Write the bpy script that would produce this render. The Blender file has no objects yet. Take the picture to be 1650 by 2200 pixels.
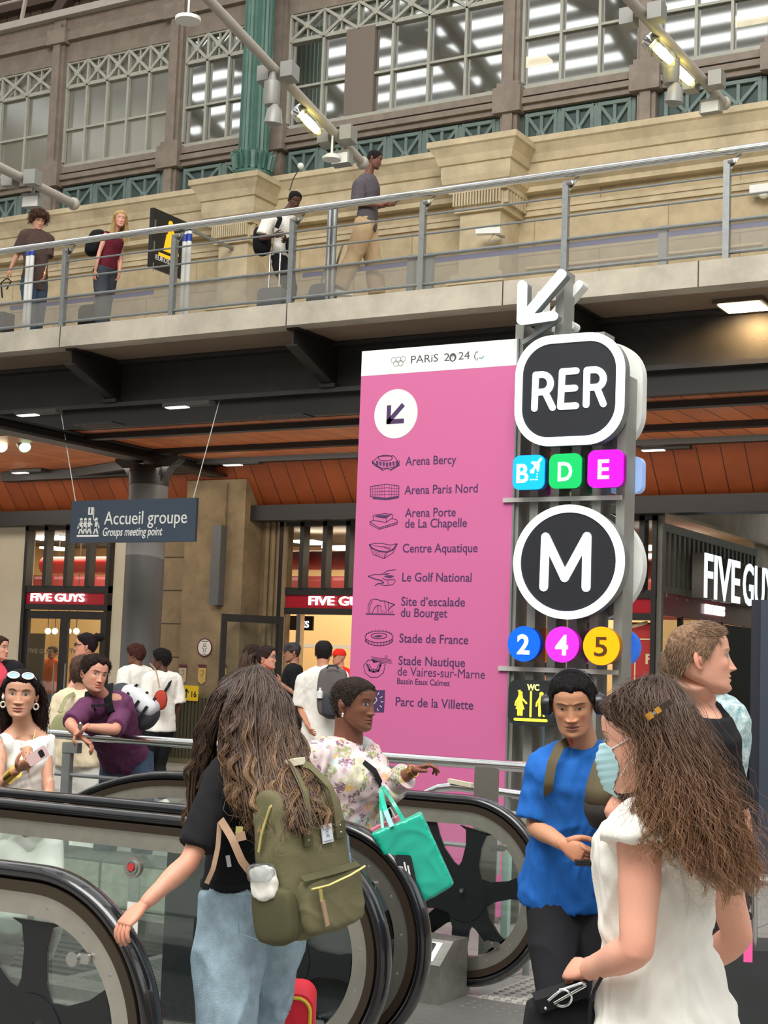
import bpy, math, random
import numpy as np
from mathutils import Vector, Matrix, noise as mnoise
random.seed(7)
RS = np.random.RandomState(11)
scene = bpy.context.scene
COL = scene.collection
PI = math.pi
# ------------------------------------------------------------------ camera
CAM_YAW, CAM_PITCH, CAM_ROLL, FPX = 30.0, 5.75, 2.1, 3300.0
CAM_LOC = np.array([0.0, 0.0, 1.65])
def _camaxes():
 a, p, r = map(math.radians, (CAM_YAW, CAM_PITCH, CAM_ROLL))
 fw = np.array([-math.sin(a) * math.cos(p), math.cos(a) * math.cos(p), math.sin(p)])
 rt = np.array([math.cos(a), math.sin(a), 0.0])
 up = np.cross(rt, fw)
 return rt * math.cos(r) + up * math.sin(r), -rt * math.sin(r) + up * math.cos(r), fw
CR, CU, CF = _camaxes()
cam_data = bpy.data.cameras.new('camera')
cam = bpy.data.objects.new('camera', cam_data)
COL.objects.link(cam)
cam.matrix_world = Matrix(((CR[0], CU[0], -CF[0], CAM_LOC[0]), (CR[1], CU[1], -CF[1], CAM_LOC[1]),
       (CR[2], CU[2], -CF[2], CAM_LOC[2]), (0, 0, 0, 1)))
cam_data.sensor_fit = 'VERTICAL'
cam_data.sensor_height = 24.0
cam_data.lens = 24.0 * FPX / 2200.0
cam_data.clip_start = 0.05
cam_data.clip_end = 300
scene.camera = cam
# ------------------------------------------------------------------ world, light, exposure
scene.view_settings.view_transform = 'Standard'
scene.view_settings.look = 'None'
scene.view_settings.gamma = 1.0
scene.view_settings.use_curve_mapping = False
scene.view_settings.exposure = 0.3
scene.cycles.max_bounces = 7
scene.cycles.diffuse_bounces = 3
scene.cycles.glossy_bounces = 3
scene.cycles.transmission_bounces = 5
scene.cycles.transparent_max_bounces = 40
scene.cycles.sample_clamp_indirect = 4.0
scene.cycles.caustics_reflective = False
scene.cycles.caustics_refractive = False
world = bpy.data.worlds.new('world')
scene.world = world
world.use_nodes = True
wn = world.node_tree.nodes
wl = world.node_tree.links
bg = wn['Background']
tc = wn.new('ShaderNodeTexCoord')
sep = wn.new('ShaderNodeSeparateXYZ')
rmp = wn.new('ShaderNodeValToRGB')
wl.new(tc.outputs['Generated'], sep.inputs[0])
wl.new(sep.outputs['Z'], rmp.inputs[0])
rmp.color_ramp.elements[0].position = 0.0
rmp.color_ramp.elements[0].color = (0.42, 0.38, 0.33, 1)
rmp.color_ramp.elements[1].position = 0.35
rmp.color_ramp.elements[1].color = (0.93, 0.94, 0.92, 1)
wl.new(rmp.outputs[0], bg.inputs[0])
bg.inputs[1].default_value = 1.7
def area_light(name, loc, target, sx, sy, power, color):
 ld = bpy.data.lights.new(name, 'AREA')
 ld.shape = 'RECTANGLE'
 ld.size, ld.size_y, ld.energy, ld.color = sx, sy, power, color
 o = bpy.data.objects.new(name, ld)
 COL.objects.link(o)
 o.location = loc
 o.rotation_euler = (Vector(target) - Vector(loc)).to_track_quat('-Z', 'Y').to_euler()
 return o
# the glazed roof bays of the hall, above and behind the viewpoint
area_light('skylight', (-2, -4, 17), (-6, 12, 2), 16, 9, 4200, (1.0, 0.97, 0.92))
# ------------------------------------------------------------------ pixel -> place helpers
def ray(x, y):
 return CF + CR * (x - 825) / FPX - CU * (y - 1100) / FPX
def at(x, y, d):
 return CAM_LOC + ray(x, y) * d
def onY(x, y, Y):
 r = ray(x, y)
 return CAM_LOC + r * (Y / r[1])
def onX(x, y, X):
 r = ray(x, y)
 return CAM_LOC + r * (X / r[0])
def onZ(x, y, Z):
 r = ray(x, y)
 return CAM_LOC + r * ((Z - 1.65) / r[2])
def V(*a):
 return np.array(a, float)
def unit(v):
 v = np.asarray(v, float)
 return v / max(1e-9, np.linalg.norm(v))
# ------------------------------------------------------------------ materials
MATS = {}
def mat(name, color, rough=0.6, metal=0.0, noise=0.0, nscale=8.0, bump=0.0, bscale=60.0, emit=None, es=0.0,
  alpha=1.0, trans=0.0, vcol=False, spec=0.5, sss=0.0, stretch=None, dark=None, coat=0.0):
 if name in MATS:
  return MATS[name]
 m = bpy.data.materials.new(name)
 m.use_nodes = True
 n, l = m.node_tree.nodes, m.node_tree.links
 b = n['Principled BSDF']
 b.inputs['Base Color'].default_value = (*color, 1)
 b.inputs['Roughness'].default_value = rough
 b.inputs['Metallic'].default_value = metal
 b.inputs['Specular IOR Level'].default_value = spec
 b.inputs['Alpha'].default_value = alpha
 b.inputs['Transmission Weight'].default_value = trans
 b.inputs['Coat Weight'].default_value = coat
 if sss:
  b.inputs['Subsurface Weight'].default_value = sss
  b.inputs['Subsurface Radius'].default_value = (0.012, 0.005, 0.003)
  b.inputs['Subsurface Scale'].default_value = 1.0
 if emit:
  b.inputs['Emission Color'].default_value = (*emit, 1)
  b.inputs['Emission Strength'].default_value = es
 co = None
 if noise or bump:
  t = n.new('ShaderNodeTexCoord')
  mp = n.new('ShaderNodeMapping')
  l.new(t.outputs['Object'], mp.inputs[0])
  if stretch:
   mp.inputs['Scale'].default_value = stretch
  co = mp.outputs[0]
 src = None
 if vcol:
  a = n.new('ShaderNodeVertexColor')
  a.layer_name = 'Col'
  src = a.outputs[0]
 if noise:
  nz = n.new('ShaderNodeTexNoise')
  nz.inputs['Scale'].default_value = nscale
  nz.inputs['Detail'].default_value = 6
  nz.inputs['Roughness'].default_value = 0.65
  l.new(co, nz.inputs['Vector'])
  r = n.new('ShaderNodeValToRGB')
  k = 1 - noise
  dk = dark if dark else (k, k, k)
  r.color_ramp.elements[0].position = 0.32
  r.color_ramp.elements[1].position = 0.68
  r.color_ramp.elements[0].color = (*dk, 1)
  r.color_ramp.elements[1].color = (1 + noise * .3,) * 3 + (1,)
  l.new(nz.outputs['Fac'], r.inputs[0])
  mx = n.new('ShaderNodeMix')
  mx.data_type = 'RGBA'
  mx.blend_type = 'MULTIPLY'
  mx.inputs[0].default_value = 1
  if src:
   l.new(src, mx.inputs[6])
  else:
   mx.inputs[6].default_value = (*color, 1)
  l.new(r.outputs[0], mx.inputs[7])
  src = mx.outputs[2]
 if src:
  l.new(src, b.inputs['Base Color'])
 if bump:
  nb = n.new('ShaderNodeTexNoise')
  nb.inputs['Scale'].default_value = bscale
  nb.inputs['Detail'].default_value = 4
  l.new(co, nb.inputs['Vector'])
  bp = n.new('ShaderNodeBump')
  bp.inputs['Strength'].default_value = bump
  bp.inputs['Distance'].default_value = 0.02
  l.new(nb.outputs['Fac'], bp.inputs['Height'])
  l.new(bp.outputs[0], b.inputs['Normal'])
 MATS[name] = m
 return m
def glass(name, tint=(0.8, 0.88, 0.86), refl=0.12, dust=0.0, dustcol=(0.5, 0.5, 0.48), rough=0.02):
 """thin pane: lets the view through, mirrors by angle, optional film of dust"""
 if name in MATS:
  return MATS[name]
 m = bpy.data.materials.new(name)
 m.use_nodes = True
 n, l = m.node_tree.nodes, m.node_tree.links
 n.remove(n['Principled BSDF'])
 out = n['Material Output']
 tr = n.new('ShaderNodeBsdfTransparent')
 tr.inputs[0].default_value = (*tint, 1)
 gl = n.new('ShaderNodeBsdfGlossy')
 gl.inputs['Roughness'].default_value = rough
 gl.inputs[0].default_value = (0.95, 0.97, 0.97, 1)
 fr = n.new('ShaderNodeFresnel')
 ge = n.new('ShaderNodeNewGeometry')
 mi = n.new('ShaderNodeMath')
 mi.operation = 'MULTIPLY_ADD'
 mi.inputs[1].default_value = 1 / 1.5 - 1.5
 mi.inputs[2].default_value = 1.5
 l.new(ge.outputs['Backfacing'], mi.inputs[0])
 l.new(mi.outputs[0], fr.inputs[0])
 ad = n.new('ShaderNodeMath')
 ad.operation = 'ADD'
 ad.use_clamp = True
 ad.inputs[1].default_value = refl
 l.new(fr.outputs[0], ad.inputs[0])
 mx = n.new('ShaderNodeMixShader')
 l.new(ad.outputs[0], mx.inputs[0])
 l.new(tr.outputs[0], mx.inputs[1])
 l.new(gl.outputs[0], mx.inputs[2])
 last = mx
 if dust:
  df = n.new('ShaderNodeBsdfDiffuse')
  df.inputs[0].default_value = (*dustcol, 1)
  m2 = n.new('ShaderNodeMixShader')
  m2.inputs[0].default_value = dust
  l.new(mx.outputs[0], m2.inputs[1])
  l.new(df.outputs[0], m2.inputs[2])
  last = m2
 l.new(last.outputs[0], out.inputs[0])
 MATS[name] = m
 return m
def brickmat(name, c1, c2, mortar, w, h, ms=0.01, rough=0.85, axis='XZ', bump=0.3, noise=0.25, offset=0.5, nscale=3.0):
 if name in MATS:
  return MATS[name]
 m = bpy.data.materials.new(name)
 m.use_nodes = True
 n, l = m.node_tree.nodes, m.node_tree.links
 b = n['Principled BSDF']
 b.inputs['Roughness'].default_value = rough
 t = n.new('ShaderNodeTexCoord')
 g = n.new('ShaderNodeNewGeometry')
 s = n.new('ShaderNodeSeparateXYZ')
 c = n.new('ShaderNodeCombineXYZ')
 l.new(g.outputs['Position'], s.inputs[0])
 l.new(s.outputs[axis[0]], c.inputs[0])
 l.new(s.outputs[axis[1]], c.inputs[1])
 br = n.new('ShaderNodeTexBrick')
 br.offset = offset
 br.inputs['Scale'].default_value = 1.0
 br.inputs['Brick Width'].default_value = w
 br.inputs['Row Height'].default_value = h
 br.inputs['Mortar Size'].default_value = ms
 br.inputs['Mortar Smooth'].default_value = 0.1
 br.inputs['Color1'].default_value = (*c1, 1)
 br.inputs['Color2'].default_value = (*c2, 1)
 br.inputs['Mortar'].default_value = (*mortar, 1)
 l.new(c.outputs[0], br.inputs['Vector'])
 nz = n.new('ShaderNodeTexNoise')
 nz.inputs['Scale'].default_value = nscale
 nz.inputs['Detail'].default_value = 8
 nz.inputs['Roughness'].default_value = 0.7
 l.new(g.outputs['Position'], nz.inputs['Vector'])
 r = n.new('ShaderNodeValToRGB')
 k = 1 - noise
 r.color_ramp.elements[0].color = (k, k, k, 1)
 r.color_ramp.elements[0].position = 0.3
 r.color_ramp.elements[1].position = 0.7
 r.color_ramp.elements[1].color = (1.08, 1.08, 1.08, 1)
 l.new(nz.outputs['Fac'], r.inputs[0])
 mx = n.new('ShaderNodeMix')
 mx.data_type = 'RGBA'
 mx.blend_type = 'MULTIPLY'
 mx.inputs[0].default_value = 1
 l.new(br.outputs['Color'], mx.inputs[6])
 l.new(r.outputs[0], mx.inputs[7])
 l.new(mx.outputs[2], b.inputs['Base Color'])
 if bump:
  bp = n.new('ShaderNodeBump')
  bp.inputs['Strength'].default_value = bump
  bp.inputs['Distance'].default_value = 0.01
  bp.invert = True
  l.new(br.outputs['Fac'], bp.inputs['Height'])
  l.new(bp.outputs[0], b.inputs['Normal'])
 MATS[name] = m
 return m
def emis(name, color, s=1.0):
 return mat(name, color, rough=0.4, emit=color, es=s)
# ------------------------------------------------------------------ mesh builder
class MB:
 def __init__(self):
  self.v, self.f, self.mi, self.c = [], [], [], None
  self.m = 0
 def add(self, vs, fs):
  o = len(self.v)
  self.v.extend([tuple(map(float, p)) for p in vs])
  self.f.extend([tuple(i + o for i in f) for f in fs])
  self.mi.extend([self.m] * len(fs))
  return self
 def box(self, x0, x1, y0, y1, z0, z1):
  if x0 > x1: x0, x1 = x1, x0
  if y0 > y1: y0, y1 = y1, y0
  if z0 > z1: z0, z1 = z1, z0
  vs = [(x, y, z) for z in (z0, z1) for y in (y0, y1) for x in (x0, x1)]
  return self.add(vs, [(0, 2, 3, 1), (4, 5, 7, 6), (0, 1, 5, 4), (2, 6, 7, 3), (0, 4, 6, 2), (1, 3, 7, 5)])
 def obox(self, c, ax, ay, az):
  """oriented box: centre and three half-axis vectors"""
  c, ax, ay, az = map(lambda q: np.asarray(q, float), (c, ax, ay, az))
  vs = [c + ax * i + ay * j + az * k for k in (-1, 1) for j in (-1, 1) for i in (-1, 1)]
  return self.add(vs, [(0, 2, 3, 1), (4, 5, 7, 6), (0, 1, 5, 4), (2, 6, 7, 3), (0, 4, 6, 2), (1, 3, 7, 5)])
 def bar(self, a, b, w, h, up=(0, 0, 1)):
  a, b = np.asarray(a, float), np.asarray(b, float)
  d = unit(b - a)
  s = np.cross(d, up)
  if np.linalg.norm(s) < 1e-4:
   s = np.cross(d, (0, 1, 0))
  s = unit(s)
  u = np.cross(s, d)
  return self.obox((a + b) / 2, (b - a) / 2, s * w / 2, u * h / 2)
 def loft(self, rings, cap=True, closed=False):
  """rings: list of (n,3) arrays, all the same n"""
  n = len(rings[0])
  vs = [p for r in rings for p in r]
  fs = []
  R = len(rings)
  for i in range(R if closed else R - 1):
   a, b = i * n, ((i + 1) % R) * n
   for j in range(n):
    k = (j + 1) % n
    fs.append((a + j, a + k, b + k, b + j))
  if cap and not closed:
   fs.append(tuple(range(n))[::-1])
   fs.append(tuple((R - 1) * n + j for j in range(n)))
  return self.add(vs, fs)
 def tube(self, pts, r, n=8, closed=False, flat=1.0, up=None, cap=True):
  pts = [np.asarray(p, float) for p in pts]
  N = len(pts)
  rr = r if hasattr(r, '__len__') else [r] * N
  rings = []
  ref = None
  for i in range(N):
   if closed:
    d = pts[(i + 1) % N] - pts[i - 1]
   else:
    d = pts[min(i + 1, N - 1)] - pts[max(i - 1, 0)]
   d = unit(d)
   if up is not None:
    s = np.cross(d, up)
    s = unit(s) if np.linalg.norm(s) > 1e-5 else unit(np.cross(d, (1, 0.1, 0)))
   elif ref is None:
    t = (0, 0, 1) if abs(d[2]) < 0.9 else (1, 0, 0)
    s = unit(np.cross(d, t))
   else:
    s = unit(ref - d * np.dot(ref, d))
   ref = s
   u = np.cross(s, d)
   rings.append([pts[i] + (s * math.cos(t) + u * math.sin(t) * flat) * rr[i]
       for t in [2 * PI * k / n for k in range(n)]])
  return self.loft(rings, cap, closed)
 def sphere(self, c, r, n=12, sc=(1, 1, 1), axes=None):
  c = np.asarray(c, float)
  A = np.eye(3) if axes is None else np.asarray(axes, float)
  rings = []
  m = max(4, n // 2 + 1)
  for i in range(m + 1):
   p = PI * i / m
   p = min(max(p, 0.04), PI - 0.04)
   rings.append([c + (A[0] * math.sin(p) * math.cos(t) * sc[0] + A[1] * math.sin(p) * math.sin(t) * sc[1]
        + A[2] * math.cos(p) * sc[2]) * r for t in [2 * PI * k / n for k in range(n)]])
  return self.loft(rings[::-1])
 def prism(self, pts, vec):
  """polygon (3D points) extruded by vec"""
  pts = [np.asarray(p, float) for p in pts]
  n = len(pts)
  vs = pts + [p + np.asarray(vec, float) for p in pts]
  fs = [tuple(range(n))[::-1], tuple(range(n, 2 * n))] + [(i, (i + 1) % n, (i + 1) % n + n, i + n) for i in range(n)]
  return self.add(vs, fs)
 def lathe(self, c, prof, n=24, axis=(0, 0, 1)):
  c = np.asarray(c, float)
  az = unit(axis)
  ax = unit(np.cross(az, (0, 1, 0.01)) if abs(az[1]) < .9 else np.cross(az, (1, 0, 0)))
  ay = np.cross(az, ax)
  rings = [[c + az * z + (ax * math.cos(t) + ay * math.sin(t)) * max(r, 1e-4) for t in
     [2 * PI * k / n for k in range(n)]] for r, z in prof]
  return self.loft(rings)
 def build(self, name, mats, parent=None, smooth=False, **props):
  me = bpy.data.meshes.new(name)
  off = np.array(parent_loc(parent)) if parent else np.zeros(3)
  me.from_pydata([tuple(np.asarray(p) - off) for p in self.v] if parent else self.v, [], self.f)
  if not isinstance(mats, (list, tuple)):
   mats = [mats]
  for m in mats:
   me.materials.append(m)
  if len(mats) > 1:
   me.polygons.foreach_set('material_index', self.mi)
  fix_normals(me)
  if smooth:
   me.polygons.foreach_set('use_smooth', [True] * len(me.polygons))
   if smooth != 'full':
    try:
     me.set_sharp_from_angle(angle=math.radians(40))
    except Exception:
     pass
  if self.c is not None:
   at_ = me.color_attributes.new('Col', 'FLOAT_COLOR', 'POINT')
   at_.data.foreach_set('color', np.asarray(self.c, np.float32).ravel())
  o = bpy.data.objects.new(name, me)
  COL.objects.link(o)
  if parent:
   o.parent = parent
  for k, v in props.items():
   o[k] = v
  return o
def fix_normals(me):
 import bmesh
 bm = bmesh.new()
 bm.from_mesh(me)
 bmesh.ops.recalc_face_normals(bm, faces=bm.faces)
 bm.to_mesh(me)
 bm.free()
def parent_loc(p):
 l = Vector((0, 0, 0))
 while p:
  l += p.location
  p = p.parent
 return l
def thing(name, label, cat, loc, group=None):
 o = bpy.data.objects.new(name, None)
 o.empty_display_size = 0.1
 COL.objects.link(o)
 o.location = [float(q) for q in loc]
 o['label'] = label
 o['category'] = cat
 if group:
  o['group'] = group
 return o
def tag(o, label, cat, group=None):
 o['label'] = label
 o['category'] = cat
 if group:
  o['group'] = group
 return o
def struct(name, mb, m, smooth=False, parent=None):
 o = mb.build(name, m, parent, smooth)
 o['kind'] = 'structure'
 return o
def copy_thing(root, delta, label, group=None):
 """a copy of a thing with copies of its parts and sub-parts, moved by delta"""
 r = root.copy()
 COL.objects.link(r)
 r.location = root.location + Vector([float(q) for q in delta])
 r['label'] = label
 if group:
  r['group'] = group
 for ch in list(root.children):
  c = ch.copy()
  COL.objects.link(c)
  c.parent = r
  for g in list(ch.children):
   d = g.copy()
   COL.objects.link(d)
   d.parent = c
 return r
# ------------------------------------------------------------------ flat artwork on a plane
class Fr:
 """2D drawing frame: origin, right, up vectors; out = towards the viewer of the face"""
 def __init__(self, o, r, u, out=None):
  self.o, self.r, self.u = map(lambda q: np.asarray(q, float), (o, r, u))
  self.n = unit(np.cross(self.r, self.u)) if out is None else unit(out)
 def p(self, x, y, z=0.0):
  return self.o + self.r * x + self.u * y + self.n * z
def poly(mb, fr, pts, z0, z1):
 a = [fr.p(x, y, z0) for x, y in pts]
 return mb.prism(a, fr.n * (z1 - z0))
def circ(cx, cy, rx, ry=None, n=40, a0=0, a1=360):
 ry = rx if ry is None else ry
 full = abs(a1 - a0) >= 360
 return [(cx + rx * math.cos(math.radians(a0 + (a1 - a0) * k / (n if full else n - 1))),
    cy + ry * math.sin(math.radians(a0 + (a1 - a0) * k / (n if full else n - 1)))) for k in range(n)]
def rrect(x0, y0, x1, y1, r, n=8):
 out = []
 for cx, cy, a in ((x1 - r, y0 + r, -90), (x1 - r, y1 - r, 0), (x0 + r, y1 - r, 90), (x0 + r, y0 + r, 180)):
  out += [(cx + r * math.cos(math.radians(a + 90 * k / n)), cy + r * math.sin(math.radians(a + 90 * k / n))) for k
    in range(n + 1)]
 return out
def ring2(mb, fr, outer, inner, z0, z1):
 """frame between two outlines with the same number of points"""
 n = len(outer)
 vs = [fr.p(x, y, z0) for x, y in outer] + [fr.p(x, y, z0) for x, y in inner] + \
   [fr.p(x, y, z1) for x, y in outer] + [fr.p(x, y, z1) for x, y in inner]
 fs = []
 for i in range(n):
  j = (i + 1) % n
  fs += [(i, j, n + j, n + i), (2 * n + i, 2 * n + j, 3 * n + j, 3 * n + i), (i, j, 2 * n + j, 2 * n + i),
    (n + i, n + j, 3 * n + j, 3 * n + i)]
 return mb.add(vs, fs)
def stroke(mb, fr, pts, w, z0, z1, rnd=True, zstep=0.0):
 """rounded pen stroke along 2D points, in given width"""
 for k in range(len(pts) - 1):
  (ax, ay), (bx, by) = pts[k], pts[k + 1]
  L = math.hypot(bx - ax, by - ay)
  if L < 1e-6: continue
  dx, dy = (bx - ax) / L, (by - ay) / L
  t = math.atan2(dy, dx)
  h = w / 2
  if rnd:
   m = 6
   o = [(bx + h * math.cos(t - PI / 2 + PI * i / m), by + h * math.sin(t - PI / 2 + PI * i / m)) for i in
     range(m + 1)] + [(ax + h * math.cos(t + PI / 2 + PI * i / m), ay + h * math.sin(t + PI / 2 + PI * i / m))
         for i in range(m + 1)]
  else:
   o = [(ax + h * dy, ay - h * dx), (bx + h * dy, by - h * dx), (bx - h * dy, by + h * dx),
     (ax - h * dy, ay + h * dx)]
  poly(mb, fr, o, z0, z1 + zstep * k)
 return mb
def text(s, fr, x, y, size, width, m, parent, name='lettering', z0=0.0, depth=0.002, bold=0.0, shear=0.0, label=None,
   smooth=False):
 """real lettering as a mesh: (x, y) is the left end of the baseline, width the finished length"""
 cu = bpy.data.curves.new('t', 'FONT')
 cu.body = s
 cu.size = 1.0
 cu.offset = bold
 cu.shear = shear
 cu.extrude = 0.5
 cu.resolution_u = 3
 o = bpy.data.objects.new('t', cu)
 COL.objects.link(o)
 bpy.context.view_layer.update()
 dg = bpy.context.evaluated_depsgraph_get()
 me = bpy.data.meshes.new_from_object(o.evaluated_get(dg))
 bpy.data.objects.remove(o)
 n = len(me.vertices)
 co = np.zeros(n * 3)
 me.vertices.foreach_get('co', co)
 co = co.reshape(-1, 3)
 x0, x1 = co[:, 0].min(), co[:, 0].max()
 sx = size if width is None else width / (x1 - x0)
 P = fr.o[None] + np.outer((co[:, 0] - x0) * sx + x, fr.r) + np.outer(co[:, 1] * size + y, fr.u) + \
  np.outer((co[:, 2] + 0.5) * depth + z0, fr.n)
 P -= np.array(parent_loc(parent))[None] if parent else 0
 me.vertices.foreach_set('co', P.ravel())
 me.materials.clear()
 me.materials.append(m)
 fix_normals(me)
 me.name = name
 o = bpy.data.objects.new(name, me)
 COL.objects.link(o)
 if parent:
  o.parent = parent
 if label:
  o['label'] = label
 return o
# ================================================================== the hall
def C(r, g, b):
 return tuple(((q / 255.0 + 0.055) / 1.055) ** 2.4 if q > 10 else q / 255.0 / 12.92 for q in (r, g, b))
M_stone = brickmat('limestone', C(200, 183, 150), C(190, 172, 138), C(160, 142, 112), 1.9, 0.52, 0.008, noise=0.3)
M_stoneplain = mat('limestone_moulding', C(202, 186, 154), 0.85, noise=0.28, nscale=2.5, bump=0.15, bscale=30)
M_conc = mat('concrete_edge', C(196, 188, 172), 0.85, noise=0.3, nscale=1.6, bump=0.1, bscale=40, stretch=(1, 1, 1))
M_soffit = mat('soffit_render', C(150, 130, 112), 0.9, noise=0.15, nscale=1.0)
M_iron = mat('blackened_steel', C(52, 50, 49), 0.55, noise=0.3, nscale=3, bump=0.1, bscale=50)
M_dark = mat('black_steel', C(34, 32, 31), 0.5)
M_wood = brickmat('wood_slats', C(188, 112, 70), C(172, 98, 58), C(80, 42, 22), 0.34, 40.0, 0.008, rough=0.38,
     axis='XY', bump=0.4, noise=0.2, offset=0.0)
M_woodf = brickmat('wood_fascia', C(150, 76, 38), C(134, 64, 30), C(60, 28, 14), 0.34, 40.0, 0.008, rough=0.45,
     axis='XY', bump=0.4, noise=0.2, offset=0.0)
M_brown = mat('painted_iron', C(136, 124, 112), 0.6, noise=0.25, nscale=5)
M_green = mat('green_cast_iron', C(106, 124, 119), 0.5, noise=0.22, nscale=5)
M_greend = mat('green_iron_backing', C(66, 84, 82), 0.6, noise=0.2)
M_column = mat('green_column_paint', C(70, 108, 96), 0.45, noise=0.3, nscale=2.5)
M_frame = mat('pale_window_bar', C(172, 172, 160), 0.55, noise=0.15)
M_steel = mat('brushed_steel', C(190, 190, 188), 0.28, metal=1.0, noise=0.08, nscale=20)
M_rail = mat('galvanised_post', C(150, 154, 154), 0.42, metal=0.55, noise=0.15, nscale=12)
M_chrome = mat('polished_tube', C(225, 228, 228), 0.16, metal=1.0)
M_white = mat('white_enamel', C(226, 228, 224), 0.5)
M_cream = mat('cream_cladding', C(205, 196, 172), 0.55, noise=0.08, nscale=2)
M_pier = brickmat('weathered_pier', C(158, 138, 108), C(148, 128, 98), C(80, 66, 48), 3.0, 0.56, 0.012, noise=0.4, nscale=2.2)
M_piercol = mat('weathered_pier_plain', C(148, 128, 98), 0.9, noise=0.4, nscale=2.2, bump=0.1)
M_grey = mat('grey_column_paint', C(96, 96, 96), 0.45, noise=0.1, nscale=1.5)
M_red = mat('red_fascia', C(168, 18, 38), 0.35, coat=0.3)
M_glass = glass('shop_glass', (0.95, 0.97, 0.96), 0.03)
M_wglass = glass('upper_window_glass', (0.8, 0.8, 0.78), 0.58, dust=0.04, dustcol=(0.42, 0.41, 0.36), rough=0.03)
M_wglass2 = glass('upper_window_glass_left', (0.9, 0.9, 0.87), 0.1, dust=0.22, dustcol=(0.42, 0.41, 0.37), rough=0.1)
M_floor = brickmat('granite_floor', C(150, 148, 143), C(140, 138, 133), C(98, 96, 92), 0.6, 0.6, 0.006, rough=0.5,
     axis='XY', bump=0.1, noise=0.15, nscale=30)
M_text_dark = mat('navy_print', C(66, 40, 84), 0.6)
ZD = 6.05      # top of the footbridge deck
YE = 15.5      # its front edge
# --- floor
m = MB(); m.box(-60, 20, -12, 70, -0.3, 0.0)
# (openings of the escalator wells are cut below by building the floor in strips)
m = MB()
WX = -5.35    # where the wells begin
m.box(WX, 20, -12, 70, -0.3, 0)
m.box(-60, WX, -12, 2.2, -0.3, 0)
m.box(-60, WX, 8.0, 70, -0.3, 0)
struct('floor', m, M_floor)
# walls of the wells, concrete
M_well = brickmat('well_blocks', C(150, 150, 136), C(138, 138, 126), C(104, 104, 96), 1.3, 0.42, 0.01, axis='XZ', noise=0.25)
m = MB(); m.box(-60, WX, 7.75, 8.0, -6, -0.02); struct('wall_well_back', m, M_well)
m = MB(); m.box(-60, WX, 2.2, 2.45, -6, -0.02); struct('wall_well_front', m, M_well)
m = MB(); m.box(WX, WX + 0.25, 2.2, 8.0, -6, -0.31); struct('wall_well_end', m, M_well)
m = MB(); m.box(-60, WX, 2.2, 8.0, -6.2, -6); struct('floor_lower', m, M_well)
# --- deck slab
m = MB()
m.box(-40, 6, YE, 18.4, 5.84, ZD)
m.box(-40, 6, YE - 0.02, YE + 0.25, 5.79, ZD + 0.02)
struct('trim_deck_slab', m, M_conc)
m = MB(); m.box(-40, 6, YE + 0.26, 16.62, 5.80, 5.835); struct('ceiling_deck_soffit', m, M_soffit)
joints = MB()
for px in (133, 617, 1080, 1500):
 p = onY(px, 690, YE)
 joints.box(p[0] - .006, p[0] + .006, YE - 0.024, YE, 5.79, ZD + .02)
struct('trim_deck_joints', joints, M_iron)
# --- main beam (an I section) with its stiffening brackets
m = MB(); m.box(-40, 6, 16.6, 16.74, 4.86, 5.13); struct('trim_light_block', m, M_dark)  # dark strip added to block the light gap under the girder
beam = thing('steel_beam', 'long black steel girder running under the front of the footbridge', 'girder', (-12, 16.7, 5.2))
m = MB(); m.box(-40, 6, 16.68, 16.74, 5.2, 5.79); m.build('web', M_iron, beam)
m = MB(); m.box(-40, 6, 16.48, 16.95, 5.13, 5.19); m.build('lower_flange', M_iron, beam)
m = MB(); m.box(-40, 6, 16.52, 16.9, 5.74, 5.79); m.build('upper_flange', M_iron, beam)
for px, py_ in ((265, 767), (730, 720), (1298, 672)):
 bx = onY(px, py_, 16.68)[0]
 m = MB()
 poly(m, Fr((bx - .04, 0, 0), (0, 1, 0), (0, 0, 1), (1, 0, 0)), [(15.62, 5.79), (16.68, 5.79), (16.68, 5.26), (16.5, 5.24), (15.62, 5.58)], 0, 0.03)
 m.box(bx - .11, bx + .06, 15.6, 16.68, 5.765, 5.79)
 m.prism([(bx - .11, 15.6, 5.56), (bx + .06, 15.6, 5.56), (bx + .06, 16.52, 5.22), (bx - .11, 16.52, 5.22)], (0, 0, .02))
 m.box(bx - .14, bx + .1, 16.44, 16.6, 5.19, 5.24)
 m.build('bracket', M_dark, beam)
# --- wooden ceiling of the canopy and its sloping fascia
ZC = 4.85
YS = float(onZ(600, 993, ZC)[1])
m = MB(); m.box(-40, 6, 16.7, YS, ZC, ZC + .05); struct('ceiling_wood', m, M_wood)
m = MB()
m.prism([(-40, YS, ZC), (-40, 20.98, 4.0), (-40, 20.99, 4.2), (-40, YS, ZC + .1)], (46, 0, 0))
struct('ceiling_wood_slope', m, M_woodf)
for k, (px, py_) in enumerate(((600, 922), (600, 963), (600, 990))):
 yy = float(onZ(px, py_, ZC - .07)[1])
 m = MB(); m.box(-14.85, -4.0, yy - .07, yy + .07, ZC - .08, ZC)
 t = tag(m.build('ceiling_purlin', M_dark), ['black purlin under the wooden canopy ceiling, nearest the girder',
   'black purlin halfway back under the wooden canopy ceiling',
   'black purlin where the wooden canopy ceiling turns down to the shops'][k], 'beam', 'purlins of the wooden canopy')
m = MB(); m.box(-15.15, -14.8, 14.6, YS + .15, 4.66, 4.7); m.box(-15.0, -14.95, 14.6, YS, 4.7, 4.84)
m.box(-15.15, -14.8, 14.6, YS, 4.81, 4.84)
tag(m.build('cross_beam', M_dark), 'black cross girder carried by the forked grey column', 'beam')
m = MB()
a = onY(150, 1020, 18.4); b_ = onY(0, 1036, 19.5)
m.bar((-15.1, YS - .3, 4.76), (-19.5, YS - .1, 4.76), .2, .16)
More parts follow.
